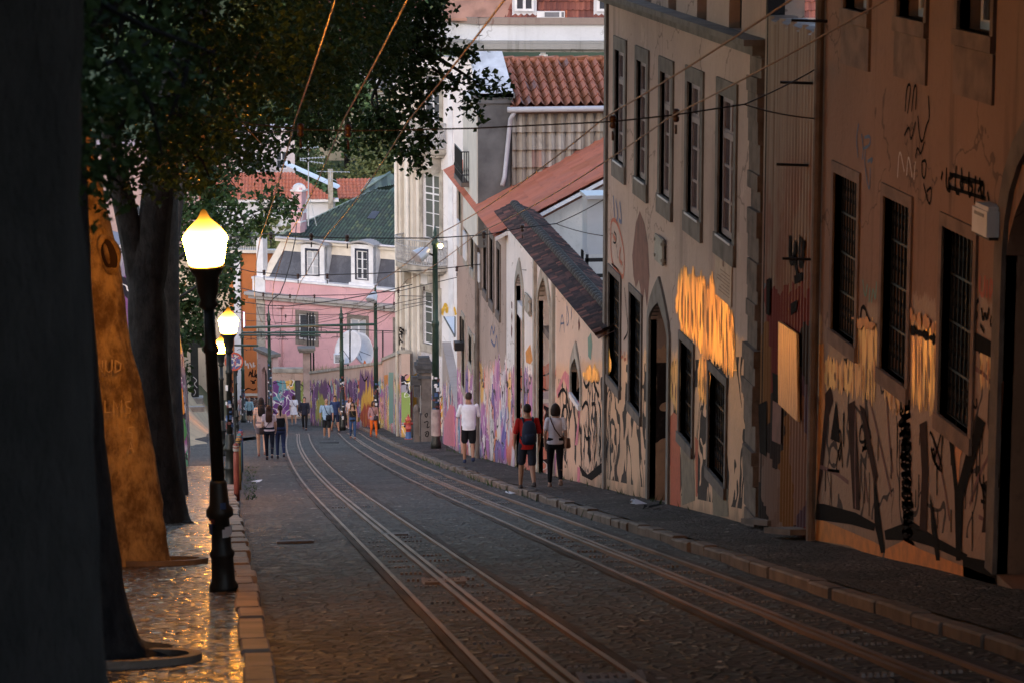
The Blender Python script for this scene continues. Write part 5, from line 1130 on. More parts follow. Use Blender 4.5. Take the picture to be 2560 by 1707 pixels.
tile_roof('roof', PP.p(hipl + 0.05, ze, -0.85), -PP.n, LB, 8.0, 6.6, 26, 17, TILE_GREEN, b8, 0.05, 0.04, cuts=[(PP.p(hipl + 0.05, ze, -0.85), -(PP.u * 1.0 - PP.n * 1.0))], seg=4)
mb = MB(); e = PP.p(hipl + 0.05, ze + 0.06, -0.85); top = e + (-PP.u * 0.95 - PP.n * 1.0 * 1.118 + Vector((0, 0, 0.615))) * 5.0; mb.tube([e, top], 0.12, 8); mb.build('hip_ridge', plain('ridge_green', (0.22, 0.28, 0.24), 0.7), b8, True)
# upper lantern roof behind
lt = at(975, 433, 218); l0 = at(903, 480, 215); l1 = at(1015, 484, 215)
mb = MB(); bk = lt + Vector((1.5, 4, -0.6)); 
for tri in ([l0, l1, lt], [l0, lt, l0 + Vector((0.9, 5, 0.4))], [lt, l1, l1 + Vector((2, 1, 0))], [l0 + Vector((0.9, 5, 0.4)), lt, l1 + Vector((2, 1, 0))]): mb.add(tri, [(0, 1, 2)])
mb.prism([l0 + Vector((0, 0.2, 0)), l1 + Vector((0, 0.2, 0)), l1 + Vector((2, 5, 0)), l0 + Vector((0.9, 5, 0.3))], (0, 0, -0.5))
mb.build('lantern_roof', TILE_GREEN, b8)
mb = MB(); mb.tube([PP.p(-3.5, ze - 0.03, -0.72), PP.p(hipl + 0.15, ze - 0.03, -0.72)], 0.09, 8); mb.build('gutter', PVC, b8, True)
mb = MB(); mb.tube([l0 + Vector((0, -0.05, 0.05)), lt + Vector((0, 0, 0.05))], 0.09, 6); mb.build('lantern_ridge', plain('ridge_green2', (0.22, 0.28, 0.24), 0.7), b8, True)
# skylight
mb = MB(); o = PP.p(hp(925, 520, -3)[0], ze + 1.75, -3.5); mb.box(o + Vector((0, 0, 0.05)), (0.7, 0.9, 0.06), (PP.u, UpB.normalized(), PP.u.cross(UpB).normalized())); mb.build('skylight', GLASS, b8)
# pink chimneys
for (px, y0, y1, w, d) in ((745, 571, 533, 0.75, 207.5), (748, 565, 478, 0.82, 210.5)):
    q0 = at(px, y0, d); q1 = at(px, y1, d); mb = MB(); hgt = q1.z - q0.z
    mb.box((q0 + q1) / 2, (w, 0.8, hgt + 0.6), rz=-0.5); ch = mb.build('chimney', PINK_PAINT, b8)
    mb = MB(); mb.box(q1 + Vector((0, 0, 0.06)), (w + 0.22, 1.02, 0.12), rz=-0.5); mb.box(q0 + (q1 - q0) * 0.45, (w + 0.12, 0.9, 0.1), rz=-0.5)
    if d > 209:
        mb.loft([(q1 + Vector((0, -0.5, 0.12)), 0.01, 0.01)] * 2) if False else None
        N = 10; pr_ = [q1 + Vector((-0.5 * math.cos(math.pi * i / N), -0.45, 0.13 + 0.42 * math.sin(math.pi * i / N))) for i in range(N + 1)]; mb.prism(pr_, (0, 0.9, 0))
    sub(mb, 'chimney_cap', WHITE_PAINT, ch)
# satellite dishes on the terrace behind the garden wall, with the unit beside them
def dish(px, py, y, r, tilt, label, sq=1.0):
    c = at(px, py, y); t = thing('satellite_dish', label, 'satellite dish', c - Vector((0, 0, r * 1.1)), 0, 'satellite dishes by the pink house')
    t['_o'] = list(c - Vector((0, 0, r * 1.1))); ax = Vector((-0.55 if tilt < 0 else -0.35, -0.86, 0.28)).normalized(); X = ax.cross(Vector((0, 0, 1))).normalized(); Yv = X.cross(ax)
    Xr = X * math.cos(tilt) + Yv * math.sin(tilt); Yr = Yv * math.cos(tilt) - X * math.sin(tilt)
    mb = MB(); rings = []
    for i in range(8): q = i / 7; rings.append((c + ax * (0.22 * r * q * q - 0.22 * r), max(r * sq * q, 0.01), max(r * q, 0.01), Xr, Yr))
    for i in range(6, -1, -1): q = i / 7; rings.append((c + ax * (0.22 * r * q * q - 0.25 * r), max(r * sq * q * 0.99, 0.01), max(r * q * 0.99, 0.01), Xr, Yr))
    mb.loft(rings, 28); mb.build('reflector', WHITE_PAINT, t, True)
    mb = MB(); f = c + ax * r * 0.75 - Yr * r * 0.2
    for s in (-0.5, 0.5): mb.tube([c + Xr * r * s * sq - Yr * r * 0.55, f], 0.02, 5)
    mb.ell(f, 0.07); mb.build('feed_arm', BLACK_IRON, t)
    mb = MB(); mb.tube([c - Vector((0, -0.3, r * 0.2)), c - Vector((0, -0.3, r * 1.6))], 0.06, 8); mb.box(c - Vector((0, -0.3, r * 1.6)), (1.0, 0.7, 0.12)); mb.build('mast', BLACK_IRON, t)
dish(870, 868, 190, 1.26, 0.35, 'big white satellite dish facing us, in front of the pink wall', 0.72)
dish(908, 872, 191.5, 1.2, -0.5, 'white satellite dish seen half edge on, right of the bigger one', 0.62)
dish(990, 902, 189, 0.52, 0.1, 'small white satellite dish low down by the yellow downpipe', 0.8)
c = at(848, 895, 189); t = wthing('air_conditioner', 'white air conditioning unit standing left of the satellite dishes', 'air conditioner', c - Vector((0, 0, 0.3))); mb = MB(); mb.box(c, (0.75, 0.4, 0.62)); mb.build('case', WHITE_PAINT, t)
mb = MB()
for i in range(6): mb.box(c + Vector((-0.08, -0.205, -0.22 + i * 0.09)), (0.42, 0.012, 0.045))
mb.build('grille', BLACK_IRON, t)
mb = MB(); q = at(912, 911, 189); mb.lathe([(0.13, 0), (0.10, 0.10), (0.03, 0.30)], q); mb.box(q, (0.32, 0.32, 0.04)); o = mb.build('traffic_cone', plain('cone_orange', (0.6, 0.14, 0.03), 0.6)); tag(o, 'small orange traffic cone lying by the dishes above the garden wall', 'traffic cone')
tb = MB(); q0, q1 = at(780, 905, 152.5), at(1000, 888, 119); tb.prism([Vector((pbk.x, pbk.y + 0.8, at(800, 925, 188).z - 0.3)), Vector((pm.x, pm.y + 0.8, at(800, 925, 188).z - 0.3)), Vector((pm.x + 6, pm.y + 30, at(800, 925, 188).z - 0.3)), Vector((pbk.x + 4, pbk.y + 14, at(800, 925, 188).z - 0.3))], (0, 0, -0.4)); 
b = tb.build('terrace', EARTH); struct(b)
mb = MB(); c = at(820, 930, 188); 
random.seed(9)
for k in range(500):
    a = ru(-1.6, 1.8); b_ = ru(-0.4, 1.2); h = ru(0.3, 0.8); q = Vector((c.x + a, c.y + b_ + 0.6, c.z - 0.4)); d = Vector((ru(-.25, .25), ru(-.2, .2), h)); w = Vector((0.02, 0.01, 0))
    mb.add([q - w, q + w, q + d], [(0, 1, 2)])
tag(mb.build('dry_grass', plain('straw', (0.30, 0.25, 0.14), 0.9), fix=False), 'dry straw coloured grass behind the garden wall by the gate pier', 'grass', kind='stuff')
# railing posts behind the garden wall
mb = MB()
for px in (875, 957): q = at(px, 905, 186); u_ = at(px, 826, 186); mb.tube([q, u_], 0.05, 6)
mb.tube([at(775, 818, 188), at(875, 824, 186), at(1004, 829, 184)], 0.03, 5)
tag(mb.build('fence_rail', BLACK_IRON), 'thin black pipe railing along the terrace before the pink house', 'railing')

# ------------------------------------------------------------------ left of the pink house
Po = Plane((at(645, 800, 214).x, 214), (-0.98, 0.18)); 
if Po.n.y > 0: Po.n = -Po.n
b = wthing('orange_house', 'burnt orange painted house front with balcony beyond the street lamps', 'house', (Po.o.x - 1.5, 214, cz(0, 214)))
aL = Po.hit(575, 800)[0]; zt = Po.hit(620, 632)[1]
WO = wall_mat('burnt_orange', (0.50, 0.17, 0.055), (0.3, 0.12, 0.04), 0.4, None, foot=0.3)
wall(Po, -1.5, aL, cz(0, 214) - 2, zt, [], 0.4).build('wall', WO, b)
mb = MB(); Po.box(mb, -1.5, aL, Po.hit(620, 1000)[1] - 2.5, Po.hit(620, 992)[1], 0.002, 0.05); mb.build('painted_plinth', wall_mat('plinth_paint', (0.10, 0.07, 0.06), (0.03, 0.03, 0.03), 0.4, dict(kind='multi', h=3, amp=0.3, pal=P_DARK, sx=0.8, sy=0.8)), b)
mb = MB(); Po.box(mb, -1.5, aL, zt + 0.002, zt + 0.25, -0.4, 0.35); Po.box(mb, -1.5, aL, Po.hit(620, 988)[1], Po.hit(620, 982)[1], 0.003, 0.1); mb.build('string_course', CREAM_PAINT, b)
mb = MB(); 
for i in range(16): a = aL * i / 16 + 0.1; mb.tube([Po.p(a, zt + 0.25, 0.28), Po.p(a, zt + 1.25, 0.28)], 0.025, 5)
mb.tube([Po.p(0, zt + 1.25, 0.28), Po.p(aL, zt + 1.25, 0.28)], 0.035, 5); mb.build('balcony_railing', BLACK_IRON, b)
a0, a1 = Po.hit(602, 700)[0], Po.hit(585, 700)[0]; mb = MB(); Po.box(mb, a0, a1, cz(0, 214), zt, 0.003, 0.3); mb.build('corner_pilaster', WHITE_PAINT, b)
strokes(Po, b, [[(613, 900), (614, 915), (620, 905), (621, 920)], [(624, 905), (630, 918)], [(634, 905), (633, 918), (638, 912)]], 0.10, WHITE_SPRAY)
strokes(Po, b, [[(622, 940), (626, 924), (630, 942)], [(624, 935), (632, 930)], [(631, 922), (632, 942), (638, 940)], [(639, 924), (636, 944), (644, 930), (640, 944)], [(626, 950), (640, 956), (628, 958), (640, 948)], [(612, 975), (620, 968), (634, 975), (640, 970)]], 0.09, BLACK_PAINT)
q = at(610, 800, 211); mb = MB(); mb.box(q, (0.10, 0.10, 1.15)); NEON = NT('violet_tube'); e = NEON.n('ShaderNodeEmission', {'Color': (0.55, 0.45, 1.0), 'Strength': 2.2}); NEON.t.links.new(e.outputs[0], NEON.o.inputs[0]); o = mb.build('neon_sign', NEON.m); tag(o, 'thin lit violet tube sign on the white pilaster by the orange house', 'neon sign')

Pw = Plane((at(800, 560, 240).x, 240), (-1, 0.05)); 
if Pw.n.y > 0: Pw.n = -Pw.n
b = wthing('white_house', 'white house with a broad red roof behind the lamp and leaves', 'house', (Pw.o.x - 4, 240, cz(0, 240)))
aL = Pw.hit(500, 600)[0]; aR = Pw.hit(838, 500)[0]; zt = Pw.hit(700, 505)[1]
ww = [(Pw.hit(x + 22, 600)[0], Pw.hit(x, 600)[0], Pw.hit(x, 655)[1], Pw.hit(x, 590)[1]) for x in (560, 610, 665)]
wall(Pw, aR, aL, cz(0, 240) - 2, zt, ww, 0.4, 0.2).build('wall', wall_mat('chalk_white', (0.60, 0.60, 0.62), (0.36, 0.36, 0.38), 0.3, None, foot=0), b)
for h in ww: window(Pw, b, *h, WHITE_PAINT, GLASS, -0.1, 2, 3, 0.1)
mb = MB()
for y in (548, 565, 610, 690): z = Pw.hit(700, y)[1]; Pw.box(mb, aR - 0.1, aL, z, z + 0.22, 0.002, 0.2)
Pw.box(mb, aR - 0.3, aL, zt + 0.002, zt + 0.25, -0.4, 0.45); mb.build('string_course', WHITE_PAINT, b)
tile_roof('roof', Pw.p(aR, zt + 0.25, 0.5), Pw.u, -Pw.n + Vector((0, 0, 0.52)), aL - aR, 4.2, 40, 7, TILE_OR, b, 0.05, 0.04, cuts=[(Pw.p(aR, zt, 0.5), -(Pw.u + Pw.n))], seg=4)
mb = MB(); mb.prism([at(708, 412, 245), at(716, 408, 246), at(850, 468, 242), at(842, 473, 241)], (0, 0.4, 0.12)); mb.build('glazed_ridge', plain('pale_glazing', (0.66, 0.70, 0.74), 0.3), b)
mb = MB(); q = at(826, 450, 239.5); mb.box(q - Vector((0, 0, 0.8)), (0.42, 0.5, 3.4)); mb.build('chimney', PALE_STONE, b)
tile_roof('roof', at(845, 496, 250), (1, 0, 0), (0, 1, 0.5), 4.0, 3.2, 12, 6, TILE_OR, b, 0.05, 0.04)
# yellow mansard block far behind the canopy
c = at(920, 215, 330); Py = Plane((c.x, 330), (-1, 0.02)); 
if Py.n.y > 0: Py.n = -Py.n
b = wthing('yellow_block', 'distant pale yellow block with grey mansard glimpsed through the leaves', 'building', (c.x, 330, cz(c.x, 330)))
a0, a1 = Py.hit(1075, 230)[0], Py.hit(780, 230)[0]; z0 = Py.hit(920, 226)[1]
wall(Py, a0, a1, cz(c.x, 330) - 4, z0, [], 0.5).build('wall', wall_mat('pale_yellow', (0.60, 0.50, 0.34), (0.3, 0.26, 0.2), 0.4, None, foot=0), b)
mb = MB()
for y in (226, 236, 243, 262): z = Py.hit(920, y)[1]; Py.box(mb, a0, a1, z, z + 0.2, 0.002, 0.5)
mb.build('string_course', PALE_STONE, b)
mb = MB(); zm2 = Py.hit(920, 160)[1]; mb.prism([Py.p(a0, z0 + 0.3, 0), Py.p(a1, z0 + 0.3, 0), Py.p(a1, zm2, -2.5), Py.p(a0, zm2, -2.5)], (0, 1, 0)); mb.build('mansard', plain('grey_slates', (0.22, 0.22, 0.23), 0.8, sc=1.5, var=0.4), b)
mb = MB(); mb.prism([Py.p(a0, zm2 + 0.01, -2.4), Py.p(a1, zm2 + 0.01, -2.4), Py.p(a1, zm2 + 9, -12), Py.p(a0, zm2 + 9, -12)], (0, 1, 0)); mb.build('roof', TILE_RED, b)
for px in (930, 1000, 850):
    a = Py.hit(px, 205)[0]; mb = MB(); Py.box(mb, a - 0.8, a + 0.8, z0 + 0.35, z0 + 2.3, -2.0, -0.1); dm = mb.build('dormer', WHITE_PAINT, b); f = MB(); Py.box(f, a - 0.5, a + 0.5, z0 + 0.7, z0 + 2.0, -0.1, -0.05); sub(f, 'pane', GLASS, dm)
# backdrop blocks on the valley hillside behind the corrugated hoarding and elsewhere
for (px, py, y, w, h, colr, lb) in ((1975, 20, 300, 26, 9, (0.34, 0.29, 0.26), 'plain beige gable far behind the corrugated hoarding'), (640, 385, 290, 8, 9, (0.62, 0.55, 0.55), 'pale pink house end half hidden by leaves above the red roof'), (330, 520, 270, 20, 16, (0.48, 0.33, 0.30), 'dull pink house seen in the fork of the dark trunk'), (490, 800, 222, 10, 14, (0.62, 0.50, 0.36), 'tall blank beige wall behind the dark post')):
    c = at(px, py, y); b = wthing('distant_house', lb, 'house', (c.x, y, cz(c.x, y))); P = Plane((c.x, y), (-1, 0))
    if P.n.y > 0: P.n = -P.n
    hs = [] if y in (222, 300) else [(-w / 2 + (i + 0.3) * w / 3, -w / 2 + (i + 0.3) * w / 3 + 1.1, c.z - 1.6 + j * 3.2, c.z + 0.2 + j * 3.2) for i in range(3) for j in (-1, 0)]
    wall(P, -w / 2, w / 2, cz(c.x, y) - 3, c.z + h / 2 - 2, hs, 6, 0.2).build('wall', wall_mat('far_wall_%d' % y, colr, [x * 0.5 for x in colr], 0.5, None, foot=0), b)
    for h_ in hs: window(P, b, *h_, WHITE_PAINT, GLASS, -0.1, 2, 2, 0.08)
# ------------------------------------------------------------------ street lamps
def lamp_glass(name, col, st):
    t = NT(name); e = t.n('ShaderNodeEmission', {'Color': col, 'Strength': st}); t.t.links.new(e.outputs[0], t.o.inputs[0]); return t.m
LAMP_ST = 132.0
def globe_glass():                       # the bulb sits low in the globe: the pointed lid glows less
    t = NT('sodium_globe'); z = t.sep(t.pos())[2]
    k = t.math('POWER', 2.718, t.math('MULTIPLY', t.math('MAXIMUM', t.math('SUBTRACT', z, 3.53), 0.0), -24.0))
    lo = t.ss(z, 3.262, 3.33); st = t.math('MULTIPLY', t.math('MULTIPLY', k, LAMP_ST), t.math('ADD', 0.006, t.math('MULTIPLY', lo, 0.994)))
    e = t.n('ShaderNodeEmission', {'Color': (1.0, 0.345, 0.032), 'Strength': st}); t.t.links.new(e.outputs[0], t.o.inputs[0]); return t.m
GLOBE = globe_glass()
POST = plain('post_black_green', (0.022, 0.026, 0.024), 0.45, 0.2, sc=6, var=0.5)
def make_lamp():
    t = thing('street_lamp', 'x', 'street lamp')
    mb = MB(); mb.lathe([(0.145, 0), (0.145, 0.06), (0.118, 0.10), (0.11, 0.34), (0.125, 0.36), (0.125, 0.40), (0.10, 0.43), (0.09, 0.74), (0.135, 0.77), (0.135, 0.83), (0.10, 0.88), (0.085, 1.10), (0.075, 1.13)], n=14)
    mb.build('base', POST, t, True)
    mb = MB(); mb.lathe([(0.066, 1.13), (0.060, 2.4), (0.078, 2.42), (0.078, 2.47), (0.058, 2.5), (0.054, 2.84)], n=12); mb.build('post', POST, t, True)
    mb = MB(); mb.lathe([(0.06, 2.84), (0.10, 2.88), (0.075, 2.93), (0.105, 3.02), (0.115, 3.16), (0.17, 3.24), (0.18, 3.27)], n=14); mb.build('lamp_holder', POST, t, True)
    mb = MB(); mb.lathe([(0.155, 3.273), (0.172, 3.30), (0.208, 3.50), (0.220, 3.535), (0.208, 3.575), (0.165, 3.635), (0.122, 3.68), (0.09, 3.71), (0.06, 3.74), (0.042, 3.775), (0.03, 3.805), (0.012, 3.825)], n=20); gl = mb.build('globe', GLOBE, t, True)
    return t
lamp = make_lamp()
lamps = [((560, 1475), 'tall lit street lamp nearest us on the left pavement', -2.0), ((576, 1212), 'lit street lamp just behind the nearest one, beside the bollards', 0.3),
         ((557, 1137), 'lit street lamp mostly hidden by the posts of the two nearer lamps', 0), ((592, 1079), 'smallest lit street lamp, down on the curved pavement corner', 0)]
for i, (q, lb, lean) in enumerate(lamps):
    p = onground(*q, 0.1); o = lamp if i == 0 else dup(lamp, p, 0, lb)
    o.location = p; o.scale = (0.97,) * 3; o['label'] = lb; o['group'] = 'lit lamps along the left pavement'; o.rotation_euler = (0, math.radians(lean), 0)
# worn stickers on the first posts
def stickers(root, r, zs, name='stickers', cols=None):
    for k, m in enumerate(cols or (WHITE_PAINT, MAROON_PAINT, BLUE_PAINT)):
        for i in range(zs[2] // 3):
            mb = MB(); z = ru(zs[0], zs[1]); a = ru(math.pi * 1.05, math.pi * 1.95); w = ru(0.25, 0.5); h = ru(0.04, 0.13); rr = r + 0.006; n = 4
            vs = []
            for j in range(n + 1): th = a + w * (j / n - .5) * 2; vs += [(rr * math.cos(th), rr * math.sin(th), z), (rr * math.cos(th), rr * math.sin(th), z + h)]
            mb.add(vs, [(2 * j, 2 * j + 2, 2 * j + 3, 2 * j + 1) for j in range(n)])
            mb.build('sticker', m, root, fix=False)
lamps_o = [o for o in COL.objects if o.name.startswith('street_lamp')]
random.seed(21)
stickers(lamps_o[0], 0.11, (0.5, 0.9, 6)); stickers(lamps_o[1], 0.078, (1.2, 2.3, 15)); 

# ------------------------------------------------------------------ tram poles
def tram_pole(q, top, label, flood=None, black=2.2, group='green tram poles', nst=27):
    p = onground(*q, 0.1); kk = p.dot(CF) / FPX; H = (q[1] - top) * kk * 1.02
    t = thing('tram_pole', label, 'tram pole', p, 0, group)
    mb = MB(); mb.lathe([(0.17, 0), (0.17, 0.22), (0.13, 0.30), (0.118, black)], n=12); mb.build('base', POST, t, True)
    mb = MB(); mb.lathe([(0.112, black), (0.105, H * 0.55), (0.12, H * 0.56), (0.12, H * 0.57), (0.09, H * 0.58), (0.08, H - 0.62), (0.115, H - 0.6), (0.115, H - 0.52), (0.08, H - 0.46), (0.09, H - 0.36), (0.05, H - 0.3), (0.06, H - 0.22), (0.015, H)], n=12); mb.build('shaft', GREEN_IRON, t, True)
    stickers(t, 0.124, (0.5, black + 0.3, nst))
    if flood:
        dz, dx, dy = flood; c = Vector((dx, dy, H - dz)); mb = MB()
        X = Vector((1, 0, 0)); f = Vector((dx * 2.2, -0.45, -0.55)).normalized(); X = f.cross(Vector((0, 0, 1))).normalized(); Z = X.cross(f)
        mb.loft([(c - f * 0.28, 0.12, 0.10, X, Z), (c - f * 0.1, 0.22, 0.18, X, Z), (c + f * 0.16, 0.29, 0.22, X, Z), (c + f * 0.2, 0.29, 0.22, X, Z)], 4 * 4)
        fl = mb.build('floodlight', STEEL_BOX, t, False); mb = MB(); mb.loft([(c + f * 0.19, 0.22, 0.17, X, Z), (c + f * 0.215, 0.22, 0.17, X, Z)], 16); sub(mb, 'lens', GLASS_PALE, fl)
        mb = MB(); mb.tube([(0, 0, H - dz - 0.1), c - f * 0.15], 0.035, 6); mb.build('bracket', BLACK_IRON, t)
    return t, p, H
tA, pA, HA = tram_pole((1090, 1122), 572, 'tall green tram pole with floodlight in front of the white corner building', (0.85, -0.45, -0.2))
bulb = MB(); bulb.ell((0.16, -0.1, HA - 0.62), 0.075); bulb.build('bulb', lamp_glass('warm_bulb', (1, 0.62, 0.25), 14), tA, True)
mb = MB(); mb.lathe([(0.15, 0.45), (0.145, 1.3)], n=14, capt=False); mb.build('painted_sleeve', plain('sleeve', (0.45, 0.38, 0.37), 0.7, sc=3, var=0.5), tA, True)
tram_pole((941, 1072), 716, 'green tram pole with floodlight before the garden wall, under the right dormer', (0.55, -0.15, -0.3), 2.0)
tram_pole((856, 1074), 769, 'green tram pole left of the satellite dishes with a pointed finial', None, 2.4)
tram_pole((676, 1066), 777, 'green tram pole beside the arched pink doorway', None, 3.2)
tram_pole((609, 1056), 822, 'thin green tram pole in front of the orange house', None, 2.0)
# cross beams of the overhead gantry
def beam(a, b, r, label, drops=()):
    A, B = at(*a), at(*b); t = wthing('gantry_beam', label, 'gantry beam', A, 'green gantry beams over the street'); mb = MB(); mb.tube([A, B], r, 8); mb.build('beam', GREEN_IRON, t, True)
    mb = MB()
    for k in drops:
        c = A + (B - A) * k; mb.tube([c, c - Vector((0, 0, 0.26))], 0.02, 5); mb.tube([c - Vector((0.28, 0, 0.27)), c - Vector((0.2, 0, 0.22)), c - Vector((-0.2, 0, 0.22)), c - Vector((-0.28, 0, 0.27))], 0.016, 5)
    mb.build('hangers', BLACK_IRON, t)
beam((612, 819, 140), (936, 811, 122), 0.058, 'upper green gantry beam reaching from the orange house to the floodlight pole', (0.12, 0.3, 0.45, 0.62, 0.8))
beam((606, 832, 150), (856, 831, 138), 0.055, 'lower green gantry beam ending at the pole by the satellite dishes', (0.2, 0.4, 0.6, 0.75, 0.95))
beam((588, 863, 156), (644, 864, 154), 0.06, 'short green gantry beam in front of the orange house', (0.3, 0.7))
beam((598, 838, 152), (800, 838, 146), 0.05, 'thin gantry tube hung just under the lower beam', (0.15, 0.35, 0.55, 0.8))

# ------------------------------------------------------------------ overhead wires
def wire(pts, r, label, sag=0.0, ins=(), name='overhead_wire', m=None, group='overhead wires'):
    P = [at(*p) if len(p) == 3 else Vector(p) for p in pts]; t = wthing(name, label, 'wire', P[0], group); q = []
    if len(P) == 2:
        for i in range(17): k = i / 16; q.append(P[0] + (P[1] - P[0]) * k - Vector((0, 0, sag * 4 * k * (1 - k))))
    else: q = P
    mb = MB(); mb.tube(q, r, 5); mb.build('cable', m or WIRE, t, True)
    for c in ins:
        c = at(*c); mb = MB(); mb.lathe([(0.02, -0.07), (0.036, -0.055), (0.036, -0.015), (0.02, 0), (0.04, 0.015), (0.04, 0.06), (0.02, 0.075)], c, 8); mb.tube([c - Vector((0, 0, 0.1)), c - Vector((0, 0, 0.2))], 0.014, 5); mb.build('insulator', plain('insulator_brown', (0.05, 0.025, 0.02), 0.4) if 'insulator_brown' not in bpy.data.materials else bpy.data.materials['insulator_brown'], t, True)
    return t
CZ_H = 5.0
def contact(x, label, y0=9, y1=120, hh=CZ_H, r=0.009):
    q = []
    for i in range(90):
        y = y0 + (y1 - y0) * i / 89; u = ((y - 30) / 22) % 1; xx = x + cx(y) * 1.0; q.append(Vector((xx, y, cz(xx, y) + hh - 0.10 * 4 * u * (1 - u))))
    t = wthing('contact_wire', label, 'wire', q[0], 'contact wires above the tracks'); mb = MB(); mb.tube(q, r, 5); mb.build('cable', COPPER, t, True)
for x, lb in ((0.92, 'leftmost copper contact wire above the left track'), (1.44, 'second copper contact wire from the left, crossing the leaves'), (2.15, 'third copper contact wire, crossing the white corner building'), (4.28, 'copper contact wire above the right track, before the cream windows'), (5.0, 'rightmost copper contact wire, nearest the brown and cream houses')): contact(x, lb)
SP1 = [(480, 285, 31), (640, 312, 30.6), (760, 325, 30.4), (900, 328, 30.2), (1180, 322, 30), (1532, 305, 30), (1690, 288, 30), (1860, 262, 30.2)]
wire(SP1, 0.0091, 'nearest span wire with insulators from the left trees to the brown house', ins=((751, 326, 30.4), (870, 328, 30.2), (1532, 306, 30), (1690, 290, 30)))
wire([(1860, 262, 30.2), (2052, 166, PR.hit(2052, 166)[0])], 0.0084, 'upper end of the nearest span wire, hooked to the brown house', 0.02)
wire([(1860, 262, 30.2), (2052, 298, PR.hit(2052, 298)[0])], 0.0084, 'lower end of the nearest span wire, hooked to the brown house', 0.03)
wire([(470, 315, 33), (760, 325, 30.4)], 0.0084, 'dim cable end among the dark leaves left of the nearest span wire', 0.05)
SP2 = [(655, 585, 54), (778, 593, 53), (868, 596, 53), (1085, 596, 53), (1213, 588, 53), (1306, 570, 53), (1390, 560, 53)]
wire(SP2, 0.0112, 'second span wire, running from the trees past the dormers to the dark coping', ins=((677, 590, 54), (778, 593, 53), (868, 596, 53), (1210, 588, 53), (1306, 571, 53)))
wire([(1390, 560, 53), (1512, 498, PR.hit(1512, 498)[0])], 0.0098, 'upper end of the second span wire, tied to the cream house corner', 0.02)
wire([(1390, 560, 53), (1508, 590, PR.hit(1508, 590)[0])], 0.0098, 'lower end of the second span wire, tied to the cream house corner', 0.03)
SP3 = [(565, 665, 75), (630, 680, 74), (744, 690, 73), (940, 684, 73), (1080, 675, 73), (1212, 660, 73)]
wire(SP3, 0.0126, 'third span wire, crossing in front of the slate mansard', ins=((660, 682, 74), (745, 691, 73), (818, 691, 73), (1142, 673, 73)))
wire([(1212, 660, 73), (1314, 608, PR.hit(1314, 608)[0])], 0.0098, 'upper end of the third span wire, tied to the white arched wall', 0.02)
wire([(1212, 660, 73), (1316, 676, PR.hit(1316, 676)[0])], 0.0098, 'lower end of the third span wire, tied beside the first arch', 0.02)
SP4 = [(600, 720, 96), (660, 735, 95), (724, 740, 95), (880, 738, 95), (1000, 728, 95), (1160, 690, 92)]
wire(SP4, 0.0140, 'fourth span wire, level with the pink cornice', ins=((658, 737, 95), (725, 741, 95), (786, 742, 95), (996, 729, 95), (1060, 722, 95)))
SP5 = [(580, 752, 118), (670, 764, 116), (720, 766, 116), (840, 752, 112), (940, 734, 112), (1030, 712, 108)]
wire(SP5, 0.0210, 'thick black cable sagging across the pink house below its cornice')
wire([(560, 780, 120), (667, 788, 118), (714, 790, 118), (860, 786, 118), (940, 770, 112), (1060, 745, 108)], 0.0126, 'span wire level with the tops of the pink house windows', ins=((668, 789, 118), (714, 791, 118), (960, 769, 112), (985, 760, 110)))
wire([(590, 800, 130), (770, 812, 128), (860, 795, 124), (1000, 765, 112), (1080, 752, 100)], 0.0126, 'slack wire rising from the gantry to the tall tram pole')
wire([(640, 770, 130), (800, 775, 126), (935, 752, 118)], 0.0098, 'thin wire from the orange house to the floodlight pole', 0.2)
wire([(676, 812, 140), (860, 786, 134), (936, 750, 118)], 0.0098, 'thin slanting wire from the doorway pole to the floodlight pole')
wire([(676, 824, 140), (800, 800, 136), (938, 770, 118)], 0.0098, 'lower slanting wire from the doorway pole to the floodlight pole')
wire([(600, 845, 146), (740, 848, 142), (860, 845, 138)], 0.0098, 'slack wire hanging just below the gantry beams', 0.3)
wire([(938, 800, 118), (985, 778, 112), (1000, 740, 110), (1086, 742, 95)], 0.0140, 'looped feeder cable between the floodlight pole and the tall pole')
wire([(940, 812, 118), (962, 800, 114), (978, 784, 112), (1010, 772, 108), (1086, 755, 95)], 0.0112, 'spring shaped tail of cable beside the yellow downpipe')
wire([(982, 770, 112), (986, 735, 112), (1000, 680, 112)], 0.0112, 'short steep cable right of the floodlight pole')
wire([(940, 830, 118), (1004, 828, 112)], 0.0112, 'short level wire ending at the yellow downpipe', 0.05)
wire([(742, 545, 168), (738, 600, 166), (725, 660, 165), (712, 705, 164.6), (700, 735, 163), (682, 748, 163), (671, 765, 163), (670, 850, 163)], 0.0315, 'thick black cable draped down the corner of the pink house')
# television aerials on the roofs
def aerial(px, y0, y1, y, label, bars):
    A, B = at(px, y0, y), at(px, y1, y); t = wthing('television_aerial', label, 'aerial', A); mb = MB(); mb.tube([A, B], [0.04, 0.03], 6)
    for s in (-1, 1): mb.tube([A + Vector((0.5 * s, 0, 0)), A + (B - A) * 0.35], 0.02, 4)
    mb.build('mast', STEEL_BOX, t)
    for (f, w, dx, tl) in bars:
        c = A + (B - A) * f; mb = MB(); a = Vector((dx - w, 0, -tl)); b_ = Vector((dx + w, 0.2, tl)); mb.tube([c + a, c + b_], 0.022, 5)
        for i in range(9): q = c + a + (b_ - a) * i / 8; mb.tube([q + Vector((0, -0.3, -0.03)), q + Vector((0, 0.3, 0.03))], 0.012, 4)
        mb.build('boom', STEEL_BOX, t)
aerial(771, 566, 330, 172, 'tall television aerial on the green roof with several booms', ((0.83, 0.55, 0.05, 0.02), (0.72, 0.75, 0.25, 0.03), (0.68, 0.7, 0.2, -0.12)))
